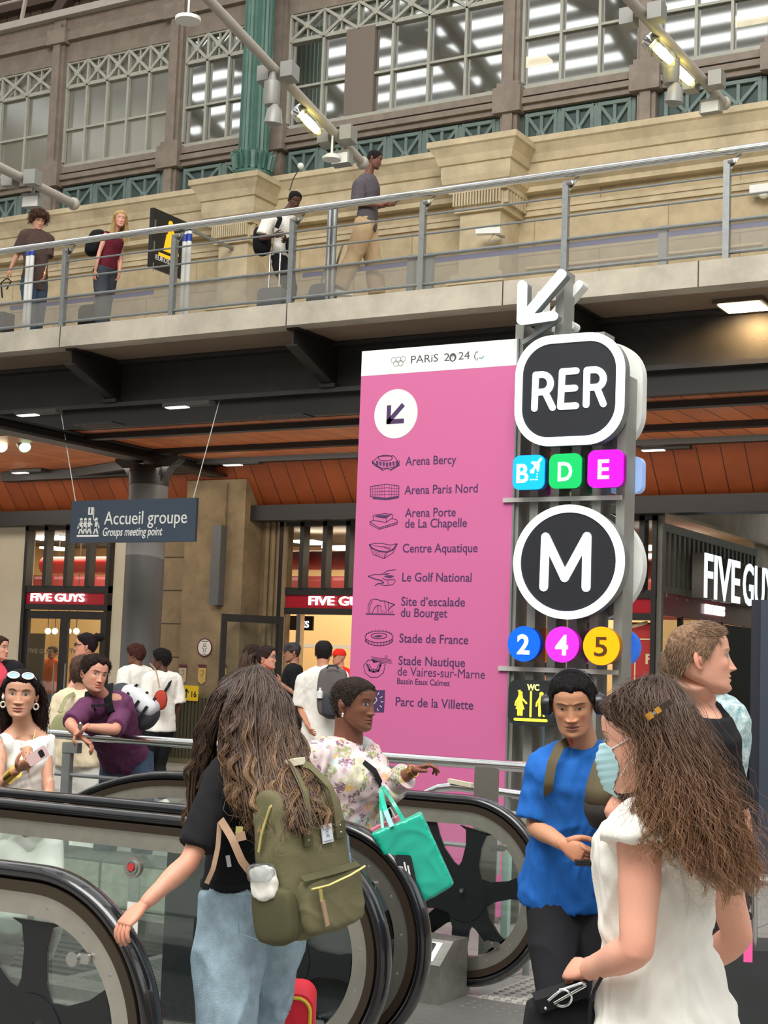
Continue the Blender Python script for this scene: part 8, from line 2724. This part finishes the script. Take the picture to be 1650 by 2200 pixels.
# --- on the footbridge
d_ = dep(deckY(82, 472))
p8 = Person('boy with messy brown hair and brown tee walking on the footbridge at far left', at(83, 474, d_), face=(32, 22, 0), chest=35, H=1.72, sex='m', tone=L1, res='mid', hs=1.1, floor=ZD,
   opts=dict(brow=1.1, browc=C(70, 46, 36)), armR=dict(wrist=at(18, 588, d_), hint=-UP), armL=dict(wrist=at(95, 592, d_ - .1)), legR=dict(fw=.2), legL=dict(fw=-.18))
p8.body(); p8.cap(C(86, 58, 46), .035, [(0, .045), (40, .04), (60, .01), (80, -.02), (110, -.03), (180, -.06)], lump=.014, top=.008)
p8.fuzz(900, .05, C(70, 46, 36), C(120, 84, 64), [(0, .05), (60, .02), (90, -.02), (180, -.05)], dirf=lambda P, n: n * .8 + np.array([0, .2, -.3]), rad=.0022, off=.02, curl=.25)
p8.shirt(T_brown, .5, t0=-.12, ease=.03, slr=.035); p8.trousers(T_denimd, ease=.03); p8.shoes(M_white)
mb = MB(); mb.lathe(p8.arms[-1]['w'], [(.03, -.012), (.033, 0), (.03, .012)], 14, p8.arms[-1]['d']); tag(mb.build('wristwatch', M_gold, None, True), 'wristwatch of the boy on the footbridge', 'watch')
q = thing('suitcase', 'suitcase with black loop handle pulled by the boy, at the left edge of the footbridge', 'suitcase', V(*at(5, 690, d_ + .2)[:2], ZD))
c_ = at(0, 640, d_ + .1); mb = MB(); mb.box(c_[0] - .22, c_[0] + .18, c_[1] - .1, c_[1] + .14, ZD + .04, ZD + .5); mb.build('shell', T_dgrey, q)
mb = MB(); mb.tube([at(5, 640, d_), at(2, 608, d_), at(14, 598, d_), at(24, 604, d_), at(14, 622, d_)], .012, 8); mb.build('handle', M_blackp, q, True)
d_ = dep(deckY(258, 476))
p9 = Person('blonde girl with maroon tank top and black backpack leaning forward on the footbridge', at(258, 471, d_), face=(22, 8, 0), chest=50, H=1.68, sex='f', tone=L3, res='mid', hs=1.0, floor=ZD, neck=at(246, 502, d_ + .05), pelvis=at(226, 588, d_ + .05),
   opts=dict(browc=C(170, 130, 90), iris=(.2, .25, .3)), armR=dict(wrist=at(203, 588, d_ - .15), hint=-RGT), armL=dict(wrist=at(255, 590, d_)), legR=dict(fw=.15), legL=dict(fw=-.2))
p9.body(); p9.cap(C(206, 172, 118), .014, [(0, .072), (40, .055), (60, .02), (90, -.03), (180, -.08)], lump=.002)
GG = [[p9.loc(x, y, z) for x, y, z in g] for g in (
 [(.03, .05, .1), (.085, .03, .03), (.09, .02, -.08), (.1, .05, -.2), (.12, .1, -.3)], [(0, -.03, .11), (.06, -.1, 0), (.06, -.1, -.12), (.1, -.1, -.2), (.16, -.1, -.22)],
 [(0, -.03, .11), (-.05, -.1, 0), (-.07, -.08, -.12), (-.1, -.02, -.2), (-.1, .04, -.3)], [(-.03, .05, .1), (-.085, .03, .03), (-.1, .02, -.08), (-.11, .04, -.2), (-.1, .09, -.32)])]
W, T_ = guided(GG, 900, 20, .014, .006, 10, 5)
strand_mesh('hair_strands', W, .003, ramp(T_, [(0, C(190, 152, 100)), (1, C(226, 190, 132))]), p9.e)
p9.shirt(T_maroon, .02, t0=.02, ease=.01, neckline=-1, t1=.93, name='tank_top'); p9.trousers(cloth('washed_black_denim', C(70, 76, 84), .9, .3), ease=.025, flare=.03); p9.shoes(M_blackp)
q = thing('backpack', 'black backpack on the blonde girl on the footbridge', 'backpack', at(205, 540, d_ + .2)); mb = MB(); softbox(mb, at(205, 522, d_ + .12), RGT, FWD, unit(UP + RGT * .3), .11, .16, .2, .4); v, no, ff = bake(mb, .015, 3); mesh_child('pack', v, ff, T_black, q, check=False)
q = thing('suitcase', 'dark suitcase beside the blonde girl on the footbridge', 'suitcase', V(*at(195, 670, d_ + .1)[:2], ZD)); c_ = at(193, 640, d_ + .15); mb = MB(); mb.prism([(c_[0] + x, c_[1], ZD + z) for x, z in rrect(-.2, .04, .2, .52, .08)], (0, .22, 0)); mb.build('shell', T_black, q, True)
mb = MB(); mb.tube([(c_[0], c_[1] + .1, ZD + .5), (c_[0] + .02, c_[1] + .1, ZD + .82)], .01, 8); mb.build('handle', M_rail, q, True)
d_ = dep(deckY(633, 430, 16.35))
p10 = Person('man in a white tee with black backpacks bent over a suitcase on the footbridge', at(633, 430, d_), face=(25, 34, 0), chest=62, H=1.74, sex='m', tone=D2, res='mid', floor=ZD, neck=at(612, 462, d_ + .05), pelvis=at(606, 560, d_ + .1),
    opts=dict(browc=C(20, 16, 16), lipc=C(90, 56, 52)), armR=dict(sh=at(575, 478, d_ - .1), elbow=at(562, 512, d_ - .15), wrist=at(590, 506, d_ - .35)), armL=dict(wrist=at(612, 515, d_ - .2)), legR=dict(fw=.1), legL=dict(fw=-.15))
p10.body(); p10.cap(C(24, 20, 22), .006, lump=.001); p10.shirt(T_white, .4, t0=-.1, ease=.025, slr=.03); p10.trousers(T_pants, ease=.03); p10.shoes(M_white)
q = thing('backpack', 'big black backpack hanging low behind the man in the white tee', 'backpack', at(560, 540, d_ - .1)); mb = MB(); softbox(mb, at(563, 518, d_ + .0), RGT, FWD, UP, .12, .13, .2, .4); v, no, ff = bake(mb, .015, 3); mesh_child('pack', v, ff, T_black, q, check=False)
strap([at(590, 455, d_ - .25), at(602, 470, d_ - .3), at(594, 490, d_ - .28)], .06, .015, T_black, q, 'strap')
q = thing('backpack', 'second black bag carried on the chest of the man in the white tee', 'backpack', at(632, 540, d_ - .1)); mb = MB(); softbox(mb, at(625, 528, d_ - .25), RGT, FWD, UP, .07, .07, .12, .4); v, no, ff = bake(mb, .015, 3); mesh_child('pack', v, ff, T_black, q, check=False)
for lab, px, w_, hh_, sl in (('grey upright suitcase with twin pull tubes in front of the man in the white tee', 578, .19, .42, 0), ('small tilted grey suitcase behind the railing, pulled by the walking man in grey', 672, .16, .4, .3)):
 c_ = at(px, 640, dep(deckY(px, 620, 16.05))); q = thing('suitcase', lab, 'suitcase', (c_[0], c_[1], ZD))
 mb = MB(); mb.prism([(c_[0] + x + sl * z, c_[1], ZD + z) for x, z in rrect(-w_, .04, w_, hh_, .06)], (0, .2, 0)); mb.build('shell', mat('suitcase_grey', C(92, 98, 104), .5), q, True)
 mb = MB()
 for s in (-1, 1): mb.tube([(c_[0] + s * .08 + sl * hh_, c_[1] + .1, ZD + hh_), (c_[0] + s * .08 + sl * (hh_ + .5), c_[1] + .1, ZD + hh_ + .5)], .014, 8)
 mb.build('pull_tubes', M_steel, q, True)
d_ = dep(deckY(803, 345, 16.3))
p11 = Person('man in a charcoal tee and khaki trousers walking right on the footbridge', at(805, 343, d_), face=(78, 18, 0), chest=82, H=1.80, sex='m', tone=D3, res='mid', floor=ZD, neck=at(791, 378, d_ + .02), pelvis=at(786, 487, d_),
    opts=dict(browc=C(30, 22, 20), stubble=.5, lipc=C(110, 70, 62)), armR=dict(sh=at(772, 398, d_ - .16), elbow=at(768, 436, d_ - .2), wrist=at(824, 441, d_ - .22), dir=RGT, palm=UP, curl=40), armL=dict(wrist=at(832, 440, d_ - .05), dir=RGT, palm=UP, curl=40),
    legR=dict(fw=-.38, lift=.03), legL=dict(fw=.2))
p11.body(); p11.cap(C(34, 28, 28), .006, lump=.001); p11.shirt(T_grey, .5, t0=-.1, ease=.028, slr=.03); p11.trousers(T_khaki, ease=.04, flare=.02, wr=1.4); p11.shoes(M_white)
mb = MB(); mb.obox(at(850, 433, d_ - .2), unit(RGT + UP * .5) * .07, FWD * .035, unit(UP - RGT * .5) * .006); tag(mb.build('mobile_phone', M_blackp), 'dark phone held by the walking man in grey on the footbridge', 'phone')
# --- shop forecourt
def lo(label, px, py, d, face, chest, H, sex, tone, **kw):
 return Person(label, at(px, py, d), face=face, chest=chest, H=H, sex=sex, tone=tone, res=kw.pop('res', 'mid'), **kw)
dkh = C(34, 26, 26)
p = lo('woman in a red tee with dark ponytail and glasses near the open shop door', 573, 1413, 15.5, (80, 0, 0), 70, 1.64, 'f', L1, opts=dict(browc=dkh), armR=dict(wrist=at(588, 1522, 15.2)))
p.body(); p.cap(C(52, 38, 36), .013, lump=.003); p.shirt(T_red, .3, t0=-.1, ease=.02); p.trousers(T_pants)
W, T_ = guided([[p.loc(x, y, z) for x, y, z in g] for g in ([(.02, -.08, .04), (.02, -.13, 0), (.02, -.13, -.08), (.02, -.11, -.15)], [(-.02, -.08, .04), (-.02, -.14, 0), (-.02, -.14, -.08), (-.02, -.12, -.16)])], 200, 12, .012, .004, 8, 2)
strand_mesh('ponytail', W, .003, ramp(T_, [(0, C(52, 38, 36)), (1, C(70, 52, 46))]), p.e)
mb = MB()
for s in (-1, 1): mb.tube([p.loc(s * .032 + .019 * math.cos(a), .095, .006 + .014 * math.sin(a)) for a in np.linspace(0, 2 * PI, 13)[:-1]], .0018, 5, closed=True); mb.tube([p.loc(s * .05, .09, .008), p.loc(s * .075, .0, .01)], .0018, 5)
tag(mb.build('glasses', M_iron, None, True), 'thin glasses of the woman in the red tee', 'glasses')
strap([p.tor(1)[0] + p.tor(1)[1] * .09, p.tor(.8)[0] + p.tor(.8)[1] * .14 + p.tor(.8)[2] * .06, p.tor(.4)[0] + p.tor(.4)[1] * .17], .04, .01, T_dgrey, p.e, 'bag_strap')
p = lo('person with long dark brown hair in black, half hidden behind the woman in red', 543, 1410, 16.6, (150, 0, 0), 150, 1.66, 'f', L1)
p.body(); p.cap(C(52, 38, 32), .02, lump=.003); p.shirt(T_black, .4); p.trousers(T_pants)
W, T_ = guided([[p.loc(x, y, z) for x, y, z in g] for g in ([(.06, -.03, .09), (.09, -.08, 0), (.09, -.1, -.12), (.08, -.1, -.22)], [(0, -.08, .1), (0, -.13, 0), (0, -.14, -.12), (0, -.13, -.24)], [(-.06, -.03, .09), (-.09, -.08, 0), (-.09, -.1, -.12), (-.08, -.1, -.22)])], 400, 14, .012, .004, 8, 2)
strand_mesh('hair_strands', W, .004, ramp(T_, [(0, C(60, 44, 36)), (1, C(100, 74, 56))]), p.e)
def capmat(p, m, name='cap', visor=True, back=False):
 P = []
 rg = []
 for z in np.linspace(.028, .122, 9):
  k = math.sqrt(max(0, 1 - ((z - .02) / .112) ** 2.6))
  rg.append([p.loc(.086 * k * math.cos(a), -.008 + .108 * k * math.sin(a), z) for a in np.linspace(0, 2 * PI, 25)[:-1]])
 mb = MB(); mb.loft(rg)
 if visor:
  s = -1 if back else 1
  mb.prism([p.loc(.07 * math.cos(a), s * (.07 + .085 * math.sin(a)), .034 - .02 * math.sin(a)) for a in np.linspace(0, PI, 13)], p.A[2] * .006)
 return mb.build(name, m, p.e, True)
p = lo('man in a black polo and dark cap facing left in the shop doorway', 627, 1402, 18.3, (-82, 6, 0), -95, 1.75, 'm', C(170, 120, 96), armR=dict(wrist=at(605, 1470, 18.3)), armL=dict(wrist=at(602, 1468, 18.1), hint=-UP))
p.body(); p.cap(C(60, 48, 42), .006); capmat(p, T_dgrey); p.shirt(T_black, .4, ease=.02); p.trousers(T_pants); p.shoes(M_blackp)
p = lo('man in a white tee and black backwards cap seen from behind with a grey backpack', 695, 1403, 15.2, (178, 0, 0), 165, 1.76, 'm', C(196, 140, 112), armL=dict(sh=at(655, 1462, 15.2), elbow=at(646, 1520, 15.2), wrist=at(662, 1560, 14.9)))
p.body(); p.cap(C(36, 28, 28), .01); capmat(p, T_black, visor=False); p.shirt(T_white, .5, ease=.03, slr=.03); p.trousers(T_pants); p.shoes(M_white)
q = thing('backpack', 'grey backpack with mesh pocket on the man in the white tee outside the shop', 'backpack', at(712, 1520, 14.8)); mb = MB(); softbox(mb, at(714, 1487, 14.85), RGT, FWD, UP, .15, .1, .26, .35); v, no, ff = bake(mb, .014, 3); mesh_child('pack', v, ff, cloth('taupe_pack', C(104, 98, 98)), q, check=False)
mb = MB(); softbox(mb, at(716, 1515, 14.72), RGT, FWD, UP, .11, .05, .12, .35); v, no, ff = bake(mb, .014, 3); mesh_child('front_pocket', v, ff, T_dgrey, q, check=False)
mb = MB(); mb.tube([at(702, 1436, 14.75), at(706, 1430, 14.75), at(722, 1430, 14.75), at(727, 1437, 14.75)], .01, 8); mb.build('grab_handle', T_dgrey, q, True)
mb = MB(); bq = at(687, 1500, 14.75); mb.lathe(bq, [(.03, 0), (.03, .06), (.012, .075), (.012, .1)], 12); tag(mb.build('small_bottle', M_white, None, True), 'small white pump bottle in the side pocket of the grey backpack', 'bottle')
p = lo('shop worker in red cap half hidden behind the man in the white tee', 728, 1412, 22.5, (-60, 0, 0), -40, 1.7, 'm', L2, res='lo')
p.body(); capmat(p, T_red); p.shirt(T_red, .4); p.trousers(T_pants)
# bun woman
p = lo('woman with dark bun and sunglasses, bare shoulders, in profile facing left', 184, 1388, 14.2, (-88, 0, 0), -120, 1.72, 'f', C(216, 156, 132), hs=1.0, armL=dict(sh=at(180, 1440, 14.0), elbow=at(150, 1480, 13.9), wrist=at(118, 1522, 13.8)), opts=dict(browc=dkh))
p.body(); p.cap(C(32, 24, 28), .012, [(0, .075), (40, .06), (70, .03), (90, 0), (110, -.03), (180, -.06)]); p.shirt(cloth('plum_top', C(92, 50, 66)), None, t1=.86, neckline=-1, name='top'); p.trousers(T_maroon, flare=.05)
mb = MB(); mb.sphere(p.loc(0, -.12, .085), .05, 14, (1, 1, .85)); v, no, ff = bake(mb, .006, 1); v = v + no * (wav(v, 90, 5) * .008)[:, None]; mesh_child('hair_bun', v, ff, HAIRC, p.e, np.ones((len(v), 3)) * np.array(C(32, 24, 28)), check=False)
mb = MB()
for s in (-1, 1): mb.obox(p.loc(s * .032, .092, .008), p.A[0] * .022, p.A[1] * .003, p.A[2] * .015); mb.obox(p.loc(s * .068, .045, .012), p.A[0] * .002, p.A[1] * .045, p.A[2] * .003)
tag(mb.build('sunglasses', M_blackp), 'dark sunglasses on the face of the woman with the bun', 'sunglasses')
q = thing('shoulder_bag', 'amber woven bag hanging behind the guard rail below the woman with the bun', 'bag', at(114, 1620, 12.5)); mb = MB(); softbox(mb, at(114, 1612, 12.5), RGT, FWD, UP, .06, .06, .17, .4); v, no, ff = bake(mb, .014, 2); mesh_child('bag_body', v, ff, mat('amber_weave', C(190, 120, 40), .7, noise=.5, nscale=40), q, check=False)
strap([at(112, 1585, 12.5), at(110, 1545, 12.9), at(119, 1522, 13.6)], .03, .008, T_tan, q, 'strap')
# cream jumper woman
p = lo('woman with a brown bob, cream jumper and white trousers behind the man in purple', 178, 1444, 11.9, (170, 0, 0), 170, 1.64, 'f', L1, neck=at(172, 1492, 11.9))
p.body(); p.cap(C(86, 64, 54), .022, [(0, .05), (50, .03), (80, -.06), (100, -.11), (180, -.11)], lump=.003); p.shirt(T_cream, .9, t0=-.12, ease=.035, slr=.03, wr=1.3, name='jumper'); p.trousers(T_white, ease=.03, flare=.03); p.shoes(M_white)
strap([at(128, 1530, 11.6), at(142, 1500, 11.7), at(160, 1490, 11.8)], .03, .008, cloth('sage', C(150, 150, 112)), p.e, 'tote_strap')
q = thing('tote_bag', 'sage green tote bag beside the woman in the cream jumper', 'bag', at(133, 1560, 11.6)); mb = MB(); softbox(mb, at(136, 1556, 11.55), RGT, FWD, unit(UP + RGT * .4), .09, .05, .1, .3); v, no, ff = bake(mb, .012, 2); mesh_child('bag_body', v, ff, cloth('sage', C(150, 150, 112)), q, check=False)
# pair in white tops
p = lo('person with short brown curls and white tee beside the grey column', 291, 1407, 17.6, (-110, 4, 0), -130, 1.72, 'm', D3)
p.body(); p.cap(C(70, 40, 34), .022, lump=.006); p.shirt(T_white, .4, ease=.03, slr=.02); p.trousers(T_denimd); p.shoes(M_white)
p = lo('person with black hair, white tee and shoulder strap beside the stone pier', 345, 1418, 17.2, (-95, 0, 0), -140, 1.66, 'm', D2)
p.body(); p.cap(C(26, 22, 24), .024, lump=.004); p.shirt(T_white, .5, ease=.03, slr=.03); p.trousers(T_black); p.shoes(M_white)
strap([p.tor(1)[0] + p.tor(1)[1] * .1 - p.tor(1)[2] * .04, p.tor(.8)[0] - p.tor(.8)[2] * .15, p.tor(.4)[0] - p.tor(.4)[1] * .15 - p.tor(.4)[2] * .12], .03, .01, T_black, p.e, 'bag_strap')
q = thing('shoulder_bag', 'brick red shoulder bag on a thin strap beside the person in the white tee', 'bag', at(345, 1505, 16.9)); mb = MB(); softbox(mb, at(345, 1504, 16.85), RGT, FWD, UP, .075, .05, .11, .5); v, no, ff = bake(mb, .014, 2); mesh_child('bag_body', v, ff, cloth('brick_red', C(176, 66, 52)), q, check=False)
strap([at(343, 1478, 16.8), at(335, 1440, 16.9), at(322, 1425, 17.1)], .015, .005, T_tan, q, 'strap')
# far left
p = lo('woman in a pink top and black jacket at the left edge, profile facing right', -2, 1393, 15.0, (72, 0, 0), 60, 1.68, 'f', L1, opts=dict(browc=dkh))
p.body(); p.cap(C(60, 40, 34), .012); p.shirt(cloth('pink_cotton', C(230, 80, 100)), .3, ease=.02); p.trousers(T_pants)
mb = MB(); softbox(mb, at(20, 1452, 15.1), RGT, FWD, UP, .14, .14, .16, .4); v, no, ff = bake(mb, .016, 2); mesh_child('jacket', v, ff, T_black, p.e, check=False)
# left door reflections, built as figures inside the shop
for lab, px, py_, tone, tm, fa in (('left shop door reflection of a man in brown, built as a figure behind', 72, 1396, L2, T_brown, 10), ('left shop door reflection of a person in orange, built as a figure behind', 112, 1402, C(150, 100, 76), cloth('orange_cotton', C(196, 92, 40)), -30)):
 pt = onY(px, py_, YP + 1.5)
 p = Person(lab, pt, face=(fa, 0, 0), chest=fa, H=1.75, sex='m', tone=tone, res='lo')
 p.body(); p.cap(C(50, 36, 32), .012); p.shirt(tm, .6, ease=.03); p.trousers(T_denimd)
# behind the totem: man with cap and blue shirt
p = lo('man with navy cap and light blue shirt partly hidden behind the steel totem', 1163, 1436, 12.2, (-160, 0, 0), 170, 1.72, 'm', C(220, 150, 120), armL=dict(sh=at(1120, 1500, 12.2), elbow=at(1122, 1560, 12.2), wrist=at(1124, 1620, 12.1)))
p.body(); p.cap(C(80, 60, 50), .006); capmat(p, cloth('navy_cap', C(44, 40, 60)), visor=False); p.shirt(cloth('sky_shirt', C(96, 158, 200)), .4, ease=.03); p.trousers(T_denim, ease=.03); p.shoes(M_white)
# behind the tall man
p = lo('man in a teal leaf print short-sleeved shirt behind the tall man, facing away', 1520, 1452, 7.0, (170, 0, 0), 165, 1.68, 'm', L1, neck=at(1520, 1500, 7.0), armR=dict(sh=at(1556, 1528, 7.0), elbow=at(1566, 1606, 7.0), wrist=at(1558, 1690, 6.9)))
p.body(); p.cap(C(130, 110, 90), .01); p.shirt(T_leafy, .5, t0=-.1, ease=.03, slr=.02); p.trousers(T_khaki); p.shoes(M_white)
p = lo('person with brown hair and pale jacket glimpsed just behind the neck of the tall man', 1450, 1438, 9.5, (150, 0, 0), 150, 1.7, 'f', L1)
p.body(); p.cap(C(120, 98, 78), .02, [(0, .05), (80, -.06), (180, -.11)]); p.shirt(cloth('pale_jacket', C(206, 198, 184)), .9, ease=.04); p.trousers(T_khaki)
# figures far down the passage
for lab, px, col_ in (('tiny distant person in dark clothes in the bright passage, nearer the kiosk', 1601, T_dgrey),):
 pt = onZ(1598, 1560, 0); 
 p = Person(lab, V(-5.2, 40, 1.6), face=(170, 0, 0), chest=170, H=1.7, sex='m', tone=L1, res='lo')
 p.body(); p.cap(C(50, 36, 32), .012); p.shirt(col_, .6); p.trousers(T_pants)
# silhouette at the upper window
q = thing('window_figure', 'small figure in blue clothes sitting against the large upper window', 'person', onY(920, 210, YF + .6))
c_ = onY(925, 215, YF + .7)
p = Person('person in a blue top leaning just inside the large upper window', c_ + V(-.25, 0, .35), face=(150, 20, 0), chest=120, H=1.6, sex='m', tone=D3, res='lo', neck=c_ + V(-.1, 0, .2), pelvis=c_ + V(.25, 0, -.35), floor=float(c_[2]) - 1.2)
p.body(); p.cap(C(50, 36, 32), .012); p.shirt(T_blue, .6); p.trousers(T_denimd)
bpy.data.objects.remove(q)
